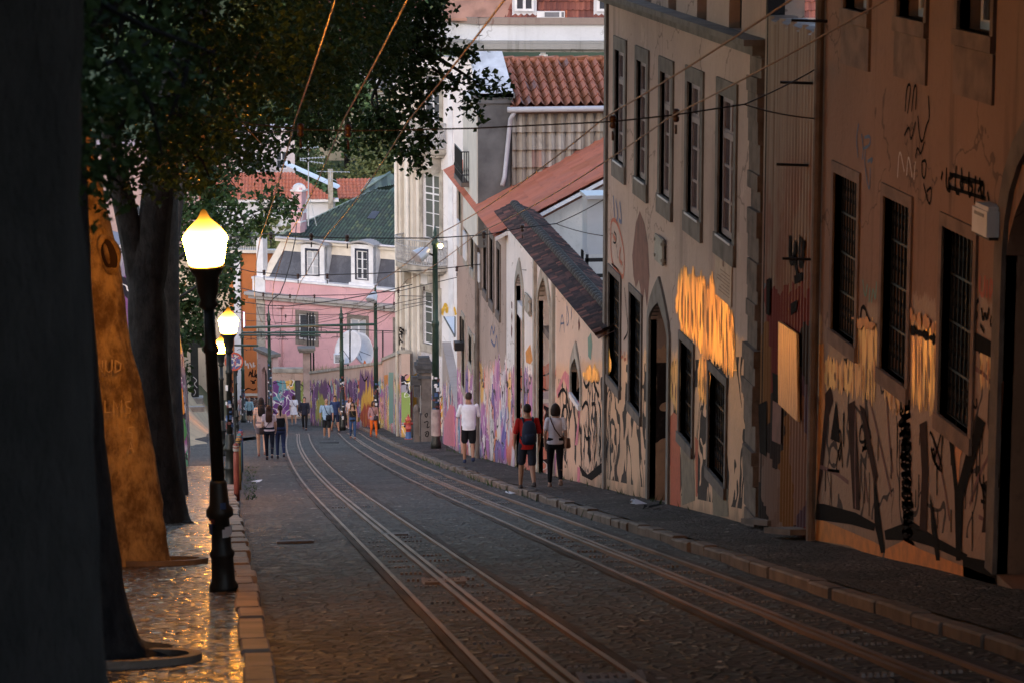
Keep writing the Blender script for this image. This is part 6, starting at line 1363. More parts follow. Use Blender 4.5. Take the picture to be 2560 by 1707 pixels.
aerial(826, 455, 428, 206, 'small television aerial by the chimney of the red roof', ((0.9, 1.2, 0.2, -0.05),))

# ------------------------------------------------------------------ small street furniture
p = onground(1021, 1098, 0.1); t = thing('fire_hydrant', 'red and yellow painted fire hydrant on the right pavement by the downpipes', 'hydrant', p)
HY = NT('hydrant_paint'); q = HY.pos(); c = HY.ramp(HY.noise(q, 7, 3), [(0, (0.30, 0.04, 0.03)), (0.5, (0.42, 0.06, 0.04)), (0.62, (0.5, 0.28, 0.05))]); HY = HY.done(c, 0.5)
mb = MB(); mb.lathe([(0.15, 0), (0.15, 0.05), (0.10, 0.07), (0.095, 0.40), (0.125, 0.42), (0.125, 0.46), (0.105, 0.48), (0.105, 0.72), (0.13, 0.74), (0.12, 0.80), (0.07, 0.88), (0.03, 0.90), (0.03, 0.97)], n=14); mb.build('body', HY, t, True)
for s in (-1, 1): mb = MB(); mb.tube([(0.09 * s, 0, 0.62), (0.17 * s, 0, 0.62)], [0.05, 0.055], 10); mb.build('cap', HY, t, True)
mb = MB(); mb.lathe([(0.155, 0.0), (0.11, 0.1), (0.10, 0.32)], n=14, capt=False); mb.build('blue_foot', BLUE_PAINT, t, True)
BOL = [((592, 1237), (0.34, 0.085, 0.06), (0.45, 0.40, 0.36), 'red painted bollard, nearest of the bollards by the left kerb'), ((597, 1212), (0.40, 0.23, 0.06), (0.05, 0.04, 0.04), 'ochre painted bollard just behind the red one'), ((600, 1190), (0.07, 0.20, 0.21), (0.3, 0.1, 0.05), 'teal painted bollard between the ochre and the blue one'), ((603, 1168), (0.04, 0.075, 0.17), (0.45, 0.1, 0.08), 'blue painted bollard with red bands, furthest of the bollards')]
for i, (q, c1, c2, lb) in enumerate(BOL):
    p = onground(*q, 0.1); t = thing('bollard', lb, 'bollard', p, 0, 'painted bollards by the left kerb'); m1 = plain('bollard_paint_%d' % i, c1, 0.5, sc=4, var=0.4); m2 = plain('bollard_band_%d' % i, c2, 0.5)
    mb = MB(); mb.lathe([(0.055, -0.1), (0.053, 0.80), (0.045, 0.815), (0.045, 0.83), (0.055, 0.845), (0.055, 0.95), (0.04, 0.985), (0.01, 1.0)], n=12); mb.build('post', m1, t, True)
    mb = MB(); mb.lathe([(0.057, 0.845), (0.057, 0.90)], n=12, capt=False); mb.lathe([(0.0575, 0.925), (0.0575, 0.95)], n=12, capt=False); mb.build('band', m2, t, True)
# round sign
c = at(585, 903, 98); t = wthing('road_sign', 'round graffiti covered road sign between the lamps', 'road sign', (c.x, c.y, cz(c.x, c.y)))
mb = MB(); mb.tube([(c.x, c.y + 0.03, cz(c.x, c.y) - 0.1), (c.x, c.y + 0.03, c.z + 0.3)], 0.03, 8); mb.build('post', POST, t)
def disc(r0, r1, d): 
    mb = MB(); n = 28; vs = []
    for i in range(n): a = 2 * math.pi * i / n; vs += [c + Vector((r0 * math.cos(a), d, r0 * math.sin(a))), c + Vector((r1 * math.cos(a), d, r1 * math.sin(a)))]
    mb.add(vs, [(2 * i, 2 * i + 1, (2 * i + 3) % (2 * n), (2 * i + 2) % (2 * n)) for i in range(n)]); return mb
mb = MB(); mb.lathe([(0.001, 0)], n=3, capt=False); mb = MB(); mb.tube([c + Vector((0, -0.01, 0)), c + Vector((0, 0.015, 0))], 0.33, 28)
SG = NT('sign_face'); q = SG.pos(); cc = SG.ramp(SG.noise(q, 6.5, 2, 0.5, 0.6), [(0, (0.45, 0.40, 0.36)), (0.46, (0.06, 0.08, 0.2)), (0.56, (0.40, 0.08, 0.05)), (0.64, (0.4, 0.3, 0.2))]); mb.build('plate', SG.done(cc, 0.4), t)
disc(0.27, 0.33, -0.02).build('red_rim', RED_PAINT, t, fix=False)

def hitg(px, py):
    d = ray(px, py); lo = 20.0
    for i in range(4000):
        y = lo + i * 0.1; q = d * (y / d.y)
        if q.z < gz(q.x, q.y): return q
    return q
p = hitg(488, 1003); kk = p.dot(CF) / FPX; t = thing('sign_post', 'dark square post with graffiti on a concrete foot, standing on the earth bank', 'post', p); H = 125 * kk
mb = MB(); mb.box((0, 0, 0.12), (40 * kk, 40 * kk, 0.34)); mb.build('foot', PALE_STONE, t); mb = MB(); mb.box((0, 0, 0.29 + H / 2), (19 * kk, 0.22, H)); mb.build('shaft', POST, t); 
mb = MB(); mb.box((0, 0, 0.29 + H + 0.3), (60 * kk, 0.25, 0.6)); mb.build('board', POST, t)
fp = Plane((p.x, p.y - 0.12), (1, 0), True); t['_o'] = list(p); strokes(fp, t, [[(482, 940), (494, 950), (484, 958), (493, 968)], [(486, 972), (490, 980), (484, 988)]], 0.04, WHITE_SPRAY, 0.012)
for (px, py, w, lb) in ((480, 1024, 1.3, 'long low stone slab edging on the earth bank'), (462, 1024, 0.4, 'single pale stone block on the earth bank')):
    p = hitg(px, py); mb = MB(); mb.box((0, 0, 0.06), (w, 0.35, 0.26)); o = mb.build('stone_block', PALE_STONE); o.location = p; tag(o, lb, 'stone block')
# battered graffiti wall on the left
q = [at(404, 640, 73), at(408, 690, 73), at(434, 806, 73), at(452, 921, 73), at(463, 1010, 73), at(471, 1166, 73), at(250, 1175, 73), at(250, 600, 73)]
b = wthing('buttress_wall', 'leaning graffiti covered buttress wall on the left behind the trees', 'wall', (q[5].x, 73, cz(q[5].x, 73)))
mb = MB(); mb.prism(q, (0.05, 2.2, 0.0)); mb.build('wall', wall_mat('buttress_paint', (0.3, 0.28, 0.3), (0.1, 0.09, 0.09), 0.5, dict(kind='multi', h=7, amp=0.4, pal=P_LEFT, sx=2.2, sy=0.6, gloss=0.3)), b)
BL = Plane((0, 72.99), (1, 0), True)
blots(BL, b, [[(437, 818), (448, 826), (455, 872), (452, 885), (442, 880)]], GOLD, 0.01); blots(BL, b, [[(450, 1040), (462, 1046), (468, 1080), (462, 1100), (448, 1098), (446, 1060)]], plain('green_spray', (0.05, 0.17, 0.06), 0.6), 0.01)  # the gold blot is a patch of orange light painted on the buttress
blots(BL, b, [[(424, 990), (438, 980), (446, 1020), (444, 1070), (430, 1060)], [(428, 1110), (446, 1105), (452, 1150), (432, 1158)]], PURPLE_PAINT, 0.012); blots(BL, b, [[(449, 960), (456, 970), (462, 1030), (454, 1040)]], ORANGE_PAINT, 0.011)
RW = Plane((-4.6, -30), (0, 1), True); rwt = wthing('sky_block_wall', 'unseen garden wall added behind the left trees to block sky light', 'wall', (-4.6, 20, cz(0, 20)))  # unseen wall, added and sized to cut sky light on the near street
mb = MB(); n = 24; vs = []
for i in range(n + 1):
    y = -30 + 66 * i / n; z = cz(0, y)
    for x in (-4.6, -5.4): vs += [Vector((x, y, z - 1)), Vector((x, y, z + 6.0))]
mb.v = vs
for i in range(n): k = 4 * i; mb.f += [[k, k + 4, k + 5, k + 1], [k + 2, k + 3, k + 7, k + 6], [k + 1, k + 5, k + 7, k + 3]]
mb.f += [[0, 1, 3, 2], [4 * n, 4 * n + 2, 4 * n + 3, 4 * n + 1]]; mb.mi = [0] * len(mb.f)
mb.build('wall', wall_mat('sky_block_stone', (0.16, 0.13, 0.11), (0.06, 0.05, 0.04), 0.6), rwt)
# litter and weeds
for (px, py, s, lb) in ((642, 1204, 0.16, 'crumpled white paper by the left kerb'), (1276, 1232, 0.14, 'white scrap of paper at the right kerb by the couple'), (1585, 1262, 0.22, 'torn cardboard scrap on the right pavement near the arched door'), (1632, 1270, 0.2, 'dark crushed bag on the pavement near the arched door')):
    p = onground(px, py, 0.02 if px < 1300 else 0.13); mb = MB(); random.seed(px); vs = [(ru(-s, s), ru(-s, s) * 1.5, ru(0, 0.06)) for _ in range(7)]; mb.add(vs, [(0, 1, 2), (2, 3, 4), (4, 5, 6), (0, 3, 5), (1, 4, 6)]); o = mb.build('paper_scrap', WHITE_PAINT if px != 1632 else BLACK_PAINT, fix=False); o.location = p; tag(o, lb, 'litter')
WEED = plain('weed_green', (0.05, 0.09, 0.025), 0.8, var=0.4); mb = MB(); random.seed(8)
for k in range(420):
    px, py = (ru(612, 640), ru(1165, 1250)) if k < 170 else (ru(1180, 1500), 0)
    if k < 170: p = onground(px, py)
    else:
        y = ru(40, 84); p = Vector((XW - ru(0.01, 0.12), y, cz(0, y) + 0.1)) if k < 300 else Vector((KR - ru(0.0, 0.1) + cx(y), y, cz(0, y)))
    h = ru(0.02, 0.07) if k < 170 else ru(0.04, 0.16); w = Vector((ru(0.005, 0.015), 0, 0)); d = Vector((ru(-.08, .08), ru(-.08, .08), h)); mb.add([p - w, p + w, p + d], [(0, 1, 2)])
tag(mb.build('weeds', WEED, fix=False), 'small weeds growing in the gutters and along the wall foot', 'weeds', kind='stuff')

# ------------------------------------------------------------------ trees
def bark_mat(name, c1, c2):
    t = NT(name); p = t.pos(); n = t.noise(t.scale(p, (3, 3, 1.9)), 1.6, 7, 0.7); c = t.mix(t.ss(n, 0.35, 0.65), c1, c2)
    return t.done(c, 0.85, t.bump(t.noise(t.scale(p, (7, 7, 3)), 2.0, 7, 0.7), 1.0, 0.06))
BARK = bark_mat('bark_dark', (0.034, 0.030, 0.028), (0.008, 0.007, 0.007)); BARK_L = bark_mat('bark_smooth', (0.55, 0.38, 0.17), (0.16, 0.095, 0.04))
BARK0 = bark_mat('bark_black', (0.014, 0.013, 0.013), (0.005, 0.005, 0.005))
def leaf_mat(name, stops):
    t = NT(name); r = t.n('ShaderNodeNewGeometry').outputs['Random Per Island']; c = t.ramp(r, stops, 'LINEAR')
    b = t.n('ShaderNodeBsdfPrincipled', {'Base Color': c, 'Roughness': 0.55, 'Specular IOR Level': 0.15}); tr = t.n('ShaderNodeBsdfTranslucent', {'Color': c})
    m = t.n('ShaderNodeMixShader', {0: 0.16, 1: b.outputs[0], 2: tr.outputs[0]}); t.t.links.new(m.outputs[0], t.o.inputs[0]); return t.m
LEAF = leaf_mat('leaf_green', [(0, (0.022, 0.045, 0.014)), (0.6, (0.038, 0.072, 0.022)), (0.92, (0.05, 0.09, 0.03)), (1, (0.08, 0.10, 0.03))])
LEAF_FAR = leaf_mat('leaf_far', [(0, (0.055, 0.10, 0.045)), (0.6, (0.09, 0.155, 0.06)), (1, (0.16, 0.21, 0.08))])
LEAF_FAR2 = leaf_mat('leaf_far_olive', [(0, (0.09, 0.12, 0.045)), (0.6, (0.15, 0.17, 0.065)), (1, (0.20, 0.21, 0.09))])
def leaves(mb, c, r, n, size, flat=1.0, twig=True, hollow=False):
    c = Vector(c); ncl = max(3, int(n / 22)); cl = []
    for _ in range(ncl):
        while True:
            d = Vector((ru(-1, 1), ru(-1, 1), ru(-1, 1)))
            if d.length < 1: break
        if hollow: d = d.normalized() * ru(0.7, 1.0)
        cl.append((c + Vector((d.x, d.y, d.z * flat)) * r, ru(0.10, 0.22) * max(r, 0.5) + size))
    for i in range(n):
        q, s = cl[i % ncl]; p = q + Vector((random.gauss(0, s * .55), random.gauss(0, s * .55), random.gauss(0, s * .55)))
        a = Vector((ru(-1, 1), ru(-1, 1), ru(-0.8, 0.5))).normalized(); b = a.cross(Vector((ru(-1, 1), ru(-1, 1), ru(-1, 1)))).normalized(); nn = a.cross(b)
        L = size * ru(0.7, 1.25); w = L * 0.42; bd = nn * (L * 0.12)
        mb.v += [p, p + a * L * 0.4 + b * w + bd, p + a * L * 1.05, p + a * L * 0.4 - b * w + bd]; k = len(mb.v); mb.f += [[k - 4, k - 3, k - 2], [k - 4, k - 2, k - 1]]; mb.mi += [0, 0]
def twigs(mb, c, r, n):
    c = Vector(c)
    for _ in range(n):
        a = c + Vector((ru(-.4, .4), ru(-.4, .4), ru(0, .6))) * r; b = c + Vector((ru(-1, 1), ru(-1, 1), ru(-.9, .6))) * r; m = (a + b) / 2 + Vector((ru(-.15, .15), 0, ru(-.1, .2))) * r; mb.tube([a, m, b], [0.018, 0.012, 0.005], 4, False)
def tree(name, label, base, trunk, blobs, bark, leaf, size, dens, group, shade=()):
    t = wthing(name, label, 'tree', base, group); mb = MB()
    for i, (path, rad) in enumerate(trunk): mb.rough(path, rad, 24 if rad[0] > 0.15 else 8, (0.2 if bark is BARK_L else 0.10) if rad[0] > 0.1 else 0.04, 0.5 if i == 0 else 0.0)
    lm = MB()
    for (px, py, y, r) in blobs:
        c = at(px, py, y); leaves(lm, c, r, int(dens * 1.7 * r ** 2.1) + 30, size); 
        
        if r < 0.8: lm.cur = 1; twigs(lm, c, r, int(5 * r) + 2); lm.cur = 0
    for (x, y, z, r) in shade: leaves(lm, (x, y, z), r, int(660 * r ** 2), 0.23, 0.5)
    mb.build('trunk', bark, t, True); lm.build('crown', [leaf, bark], t, uvs=None, fix=False); return t
def sh(y, x=0.5, r=3.0, up=1.7): return (x, y, cz(x, y) + 2.05 + 0.148 * y + r * 0.55 + up, r)  # unseen leaf masses above the frame, added to shade road and walls
def path(pts): return [at(*p) for p in pts]
random.seed(31)
G = 'trees along the left pavement'
b0 = Vector((-0.95, 9, cz(0, 9)))
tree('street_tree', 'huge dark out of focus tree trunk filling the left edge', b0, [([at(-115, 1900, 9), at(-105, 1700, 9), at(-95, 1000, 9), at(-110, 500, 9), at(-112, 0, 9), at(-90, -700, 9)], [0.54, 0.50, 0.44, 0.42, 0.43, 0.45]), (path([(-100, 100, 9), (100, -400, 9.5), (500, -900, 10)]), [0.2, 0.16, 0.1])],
     [(110, 60, 12, 0.42), (330, 40, 12.5, 0.40), (230, 230, 13, 0.36), (60, 330, 12, 0.34), (420, 190, 14, 0.30), (150, 480, 13, 0.22)], BARK0, LEAF, 0.055, 1500, G, [sh(8, -1, 3, 1.5), sh(4, 2, 3.2, 2.5), sh(11, 3.5, 3, 1.5), sh(12, -4, 3, 1), sh(0, -3, 3.5, 3), sh(-6, 2, 4, 4), sh(-12, -2, 4, 5), sh(3, 6, 3.5, 2.5), sh(4, -7, 4, 2)])
b1_ = Vector((-1.15, 20, cz(0, 20)))
tree('street_tree', 'dark tree foot with a stone ring, beside the huge trunk', b1_, [([at(225, 1690, 20), at(205, 1620, 20), at(180, 1450, 20), at(150, 1100, 20), at(120, 700, 20), at(100, 0, 20), at(110, -400, 20)], [0.50, 0.42, 0.36, 0.33, 0.32, 0.3, 0.28]), (path([(110, 200, 20), (330, -50, 20.5), (700, -350, 21)]), [0.16, 0.12, 0.07])],
     [(330, 110, 21, 0.62), (480, 60, 22, 0.62), (420, 300, 23, 0.45), (310, 330, 22, 0.4), (540, 200, 24, 0.5), (250, 450, 22, 0.3), (470, 400, 25, 0.3)], BARK, LEAF, 0.06, 1700, G, [sh(20, 0.5), sh(23, 4), sh(18, -3), sh(26, -1), sh(17, 4.5, 3, 1.0), sh(20, -7, 4)])
p2 = onground(335, 1420, 0.1)
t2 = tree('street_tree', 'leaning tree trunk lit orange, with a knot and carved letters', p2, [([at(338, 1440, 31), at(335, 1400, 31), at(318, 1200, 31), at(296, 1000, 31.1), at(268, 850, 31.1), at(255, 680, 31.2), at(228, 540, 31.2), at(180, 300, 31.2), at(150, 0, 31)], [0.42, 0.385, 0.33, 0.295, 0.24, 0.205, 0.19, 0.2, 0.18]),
     ([at(400, 1438, 31), at(380, 1300, 31), at(352, 1150, 31.05), at(320, 1000, 31.1)], [0.14, 0.12, 0.11, 0.08])],
     [(600, 60, 30, 0.85), (520, 260, 32, 0.62), (660, 160, 33, 0.75), (760, 40, 33, 0.8), (590, 330, 34, 0.42), (400, 420, 33, 0.42), (470, 340, 31, 0.45)], BARK_L, LEAF, 0.08, 1300, G, [sh(31, 0), sh(28, 4), sh(22, 7, 3, 2.5), sh(29, 7.5, 3, 2.5), sh(24, 0.5), sh(25, 6), sh(29, -3), sh(31, -8, 4)])
kc = at(266, 640, 30.93); mb = MB(); n = 22; ring = []; rr = []
for i in range(n + 1):
    a = 2 * math.pi * i / n; px_, pz_ = 0.088 * math.cos(a), 0.205 * math.sin(a) * (1.0 if math.sin(a) > 0 else 0.85)
    ring.append(kc + Vector((0.03 + px_ * 0.95 + pz_ * -0.22, 0.02 + 0.05 * abs(math.cos(a)), pz_ + px_ * 0.2))); rr.append(0.036 + 0.012 * math.sin(3 * a + 1))
mb.tube(ring, rr, 8, False); kn = mb.build('knot', BARK_L, t2, True)
mb = MB(); X_ = Vector((0.97, 0, 0.2)).normalized(); Z_ = Vector((-0.2, 0, 0.97)); mb.ell(kc + Vector((0.03, 0.03, 0.0)), (0.085, 0.035, 0.19), 14, 9, (X_, Vector((0, 1, 0)), Z_)); sub(mb, 'hollow', plain('hollow_brown', (0.035, 0.016, 0.007), 0.9, var=0.5), kn, smooth=True)
mb = MB(); mb.ell(kc + Vector((0.005, 0.005, 0.02)), (0.028, 0.03, 0.12), 10, 8, (X_, Vector((0, 1, 0)), Z_)); sub(mb, 'core', BARK_L, kn, smooth=True)
car = []                                   # carved letters follow the trunk's front
def carve(px, py, pts):
    mb = MB(); f = 30.70 if py < 1000 else 30.66
    for ln in pts: mb.tube([at(px + x, py + y, f + 0.002 * abs(x)) for x, y in ln], 0.011, 5)
    return mb
mbs = MB()
for (px, py, L) in ((242, 930, [[(0, 0), (0, -30), (14, 0), (14, -30)], [(22, -30), (22, -6), (30, 0), (38, -6), (38, -32)], [(46, -30), (46, 0)], [(46, -30), (60, -22), (58, -6), (46, 0)]]), (262, 1030, [[(0, -30), (0, 0), (16, 0)], [(22, 0), (22, -30), (32, -10), (42, -32), (42, 0)], [(64, -28), (52, -26), (54, -14), (64, -10), (62, 2), (50, 2)]]), (318, 1090, [[(16, -24), (4, -22), (2, -12), (14, -8), (12, 4), (0, 4)], [(2, 40), (8, 14), (16, 40)], [(4, 30), (14, 30)]])):
    for ln in L: mbs.tube([at(px + x, py + y, 30.72 - 0.0004 * (py - 900)) for x, y in ln], 0.009, 5)
mbs.build('carved_letters', plain('carving_pale', (0.66, 0.48, 0.25), 0.8), t2)
p3 = onground(430, 1310, 0.1)
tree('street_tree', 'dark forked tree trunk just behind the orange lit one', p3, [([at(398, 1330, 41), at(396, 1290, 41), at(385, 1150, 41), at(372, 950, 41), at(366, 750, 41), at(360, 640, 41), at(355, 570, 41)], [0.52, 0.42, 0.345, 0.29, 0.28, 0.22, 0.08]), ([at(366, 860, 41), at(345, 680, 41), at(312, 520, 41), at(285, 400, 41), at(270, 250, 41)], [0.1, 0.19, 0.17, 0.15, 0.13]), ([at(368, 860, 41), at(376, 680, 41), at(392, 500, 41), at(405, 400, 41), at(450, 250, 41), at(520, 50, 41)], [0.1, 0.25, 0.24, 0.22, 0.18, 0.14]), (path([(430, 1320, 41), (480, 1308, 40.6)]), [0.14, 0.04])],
     [(700, 260, 42, 0.75), (820, 120, 43, 0.95), (900, 40, 44, 0.9), (610, 350, 43, 0.42), (650, 410, 44, 0.22), (740, 340, 44, 0.26), (780, 300, 44, 0.5), (560, 390, 42, 0.4), (680, 395, 43, 0.14), (520, 430, 40, 0.4)], BARK, LEAF, 0.085, 1300, G, [sh(40, -1), sh(39, -4), sh(41, -8, 4), sh(40, 3.5), sh(35, 2), sh(35, 6, 2.6)])
p4 = Vector((-0.9, 52, cz(0, 52)))
t4 = tree('street_tree', 'spreading tree whose leafy branches reach over the white building', p4, [([Vector((-0.9, 52, cz(0, 52) - 0.2)), Vector((-0.9, 52, cz(0, 52) + 3)), at(420, 300, 52), at(470, 100, 52), at(600, -150, 52)], [0.34, 0.27, 0.24, 0.2, 0.15]), (path([(470, 150, 52), (700, 60, 50), (950, 70, 48), (1100, 150, 47), (1190, 205, 47)]), [0.14, 0.10, 0.06, 0.035, 0.012]), (path([(950, 70, 48), (955, 180, 48), (930, 250, 48), (950, 300, 48)]), [0.05, 0.035, 0.025, 0.015]), (path([(1080, 170, 47), (1110, 190, 47), (1150, 208, 47), (1230, 215, 47)]), [0.03, 0.02, 0.015, 0.006]), (path([(920, 160, 48), (940, 230, 48), (945, 310, 48)]), [0.04, 0.025, 0.012])],
     [(1000, 20, 47, 0.75), (1075, 10, 47, 0.42), (900, 110, 46, 0.75), (1000, 110, 47, 0.60), (1060, 90, 47, 0.38), (1110, 115, 47, 0.24), (1150, 130, 47, 0.16), (1180, 140, 47, 0.10), (1075, 150, 47, 0.20), (1030, 180, 47, 0.30), (960, 190, 48, 0.42), (1010, 230, 47, 0.3), (1060, 225, 47, 0.22), (1100, 208, 47, 0.13), (1140, 212, 47, 0.12), (1180, 212, 47, 0.12), (1215, 205, 47, 0.12), (1245, 222, 47, 0.10), (1190, 240, 47, 0.08), (1165, 262, 47, 0.08), (1195, 285, 47, 0.05),
      (960, 290, 48, 0.45), (1030, 290, 47, 0.32), (1070, 310, 47, 0.2), (920, 330, 48, 0.35), (990, 340, 48, 0.32), (1050, 350, 47, 0.2), (1080, 365, 47, 0.12), (1030, 395, 47, 0.13), (1045, 415, 47, 0.07), (870, 280, 46, 0.35), (850, 200, 46, 0.4), (800, 210, 45, 0.5), (1000, 380, 47, 0.14), (830, 60, 46, 0.7), (760, 180, 46, 0.6), (730, 60, 47, 0.7), (880, 360, 48, 0.15)], BARK, LEAF, 0.105, 1000, G, [sh(46, 1.5, 2.6), sh(50, 3.5, 2.6), sh(55, 0.5, 2.6), sh(59, 3, 2.4)])
p5 = Vector((-1.7, 78, gz(-1.7, 78)))
tree('street_tree', 'bushy tree hanging beside the lamps in front of the pink house', p5, [([p5 - Vector((0, 0, .3)), at(420, 900, 79), at(430, 700, 80), at(450, 500, 80), at(480, 350, 80)], [0.2, 0.16, 0.14, 0.1, 0.05]), (path([(440, 650, 80), (540, 580, 77), (640, 530, 75), (730, 505, 74)]), [0.06, 0.035, 0.02, 0.008]), (path([(440, 750, 80), (540, 680, 77), (610, 600, 76)]), [0.05, 0.03, 0.01])],
     [(450, 400, 84, 0.95), (540, 390, 85, 0.8), (480, 480, 83, 1.0), (550, 470, 84, 0.6), (440, 580, 82, 1.0), (520, 560, 82, 0.7), (470, 680, 81, 0.9), (540, 660, 81, 0.65), (560, 700, 81, 0.3), (440, 780, 80, 0.75), (500, 770, 80, 0.6), (560, 740, 80, 0.4), (560, 690, 79, 0.2), (440, 870, 79, 0.4), (470, 850, 79, 0.4), (450, 930, 79, 0.22), (465, 965, 79, 0.1), (500, 830, 79, 0.3),
      (590, 520, 76, 0.32), (640, 540, 75, 0.28), (600, 570, 76, 0.30), (560, 530, 76, 0.4), (670, 520, 75, 0.2), (700, 500, 75, 0.22), (735, 505, 74, 0.14), (690, 480, 75, 0.14), (720, 525, 74, 0.12), (650, 570, 75, 0.12), (590, 610, 75, 0.12), (655, 500, 75, 0.16), (585, 655, 76, 0.16)], BARK, LEAF, 0.15, 520, G)
# stone rings round the tree feet
def ring(px, py, r, label):
    p = onground(px, py, 0.1); mb = MB(); n = 30; vs = []
    for i in range(n):
        a = 2 * math.pi * i / n
        for rr, h in ((r, -0.05), (r, 0.06), (r - 0.09, 0.06), (r - 0.09, -0.05)): x, y = rr * math.cos(a), rr * math.sin(a); vs.append((x, y, h - SL * y))
    mb.add(vs, [(4 * i + k, 4 * i + (k + 1) % 4, (4 * ((i + 1) % n)) + (k + 1) % 4, (4 * ((i + 1) % n)) + k) for i in range(n) for k in range(4)])
    o = mb.build('tree_ring', KERB); o.location = p; tag(o, label, 'tree surround', 'stone rings round tree feet')
ring(330, 1655, 0.50, 'stone ring catching the light at the bottom edge, round the dark tree foot'); ring(405, 1408, 0.52, 'stone ring round the foot of the orange lit tree')
# the wooded hill opposite
protos = []
for v in range(4):
    t = thing('hillside_tree', 'leafy green tree on the wooded hillside beyond the roofs', 'tree', (0, 0, 0), 0, 'trees on the hillside beyond the roofs'); mb = MB(); mb.tube([(0, 0, -1), (0.2, 0, 4), (0, 0.2, 7)], [0.35, 0.28, 0.15], 7); mb.build('trunk', BARK, t, True)
    lm = MB()
    for k in range(9):
        a = ru(0, 6.28); rr = ru(0, 3.2); leaves(lm, (rr * math.cos(a), rr * math.sin(a), ru(4.5, 9.5)), ru(1.5, 2.4), 300, 0.42, 0.8, hollow=True)
    lm.build('crown', LEAF_FAR if v % 2 else LEAF_FAR2, t, uvs=None, fix=False); protos.append(t)
spots = []
for i in range(120):
    y = ru(262, 520); px = ru(690, 1130) if i < 85 else ru(380, 720); d = ray(px, 300); x = d.x / d.y * y; spots.append((x, y))
for (px, y) in ((760, 232), (830, 236), (900, 240), (960, 236), (1000, 230), (700, 240), (1030, 245)): d = ray(px, 300); spots.append((d.x / d.y * y, y))
for i, (x, y) in enumerate(spots):
    if y > 322 and abs(y - 330) < 16 and -25 < x < 25 and False: continue
    o = protos[i] if i < 4 else dup(protos[i % 4], (0, 0, 0)); o.location = (x, y, cz(x, y) - 0.3); o.rotation_euler = (0, 0, ru(0, 6.28)); s = ru(0.75, 1.25); o.scale = (s, s, s * ru(0.85, 1.15))
# ------------------------------------------------------------------ people
DG = bpy.context.evaluated_depsgraph_get
def skinmat(name, col): return plain(name, col, 0.55, var=0.12, sc=5, bump=0.05)
SKIN = [skinmat('skin_tan', (0.36, 0.19, 0.12)), skinmat('skin_light', (0.46, 0.27, 0.19)), skinmat('skin_brown', (0.26, 0.13, 0.08))]
_cl = {}
def cloth(col, rough=0.9):
    k = tuple(col)
    if k not in _cl: _cl[k] = plain('cloth_%d' % len(_cl), col, rough, var=0.18, sc=7, spec=0.2, bump=0.3)
    return _cl[k]
def fuse(mb, name, mat, parent, vox, smooth=2):
    """melt overlapping volumes into one continuous skin"""
    me = bpy.data.meshes.new(name); me.from_pydata([tuple(v) for v in mb.v], [], mb.f)
    bm = bmesh.new(); bm.from_mesh(me); bmesh.ops.recalc_face_normals(bm, faces=bm.faces); bm.to_mesh(me); bm.free()
    o = bpy.data.objects.new(name, me); COL.objects.link(o)
    m = o.modifiers.new('r', 'REMESH'); m.mode = 'VOXEL'; m.voxel_size = vox
    s = o.modifiers.new('s', 'SMOOTH'); s.iterations = smooth; s.factor = 0.5
    dg = bpy.context.evaluated_depsgraph_get(); dg.update(); nm = bpy.data.meshes.new_from_object(o.evaluated_get(dg))
    nm.name = name; nm.materials.clear(); nm.materials.append(mat); nm.polygons.foreach_set('use_smooth', [True] * len(nm.polygons))
    bpy.data.objects.remove(o); bpy.data.meshes.remove(me)
    ob = bpy.data.objects.new(name, nm); COL.objects.link(ob); ob.parent = parent; return ob
V = Vector
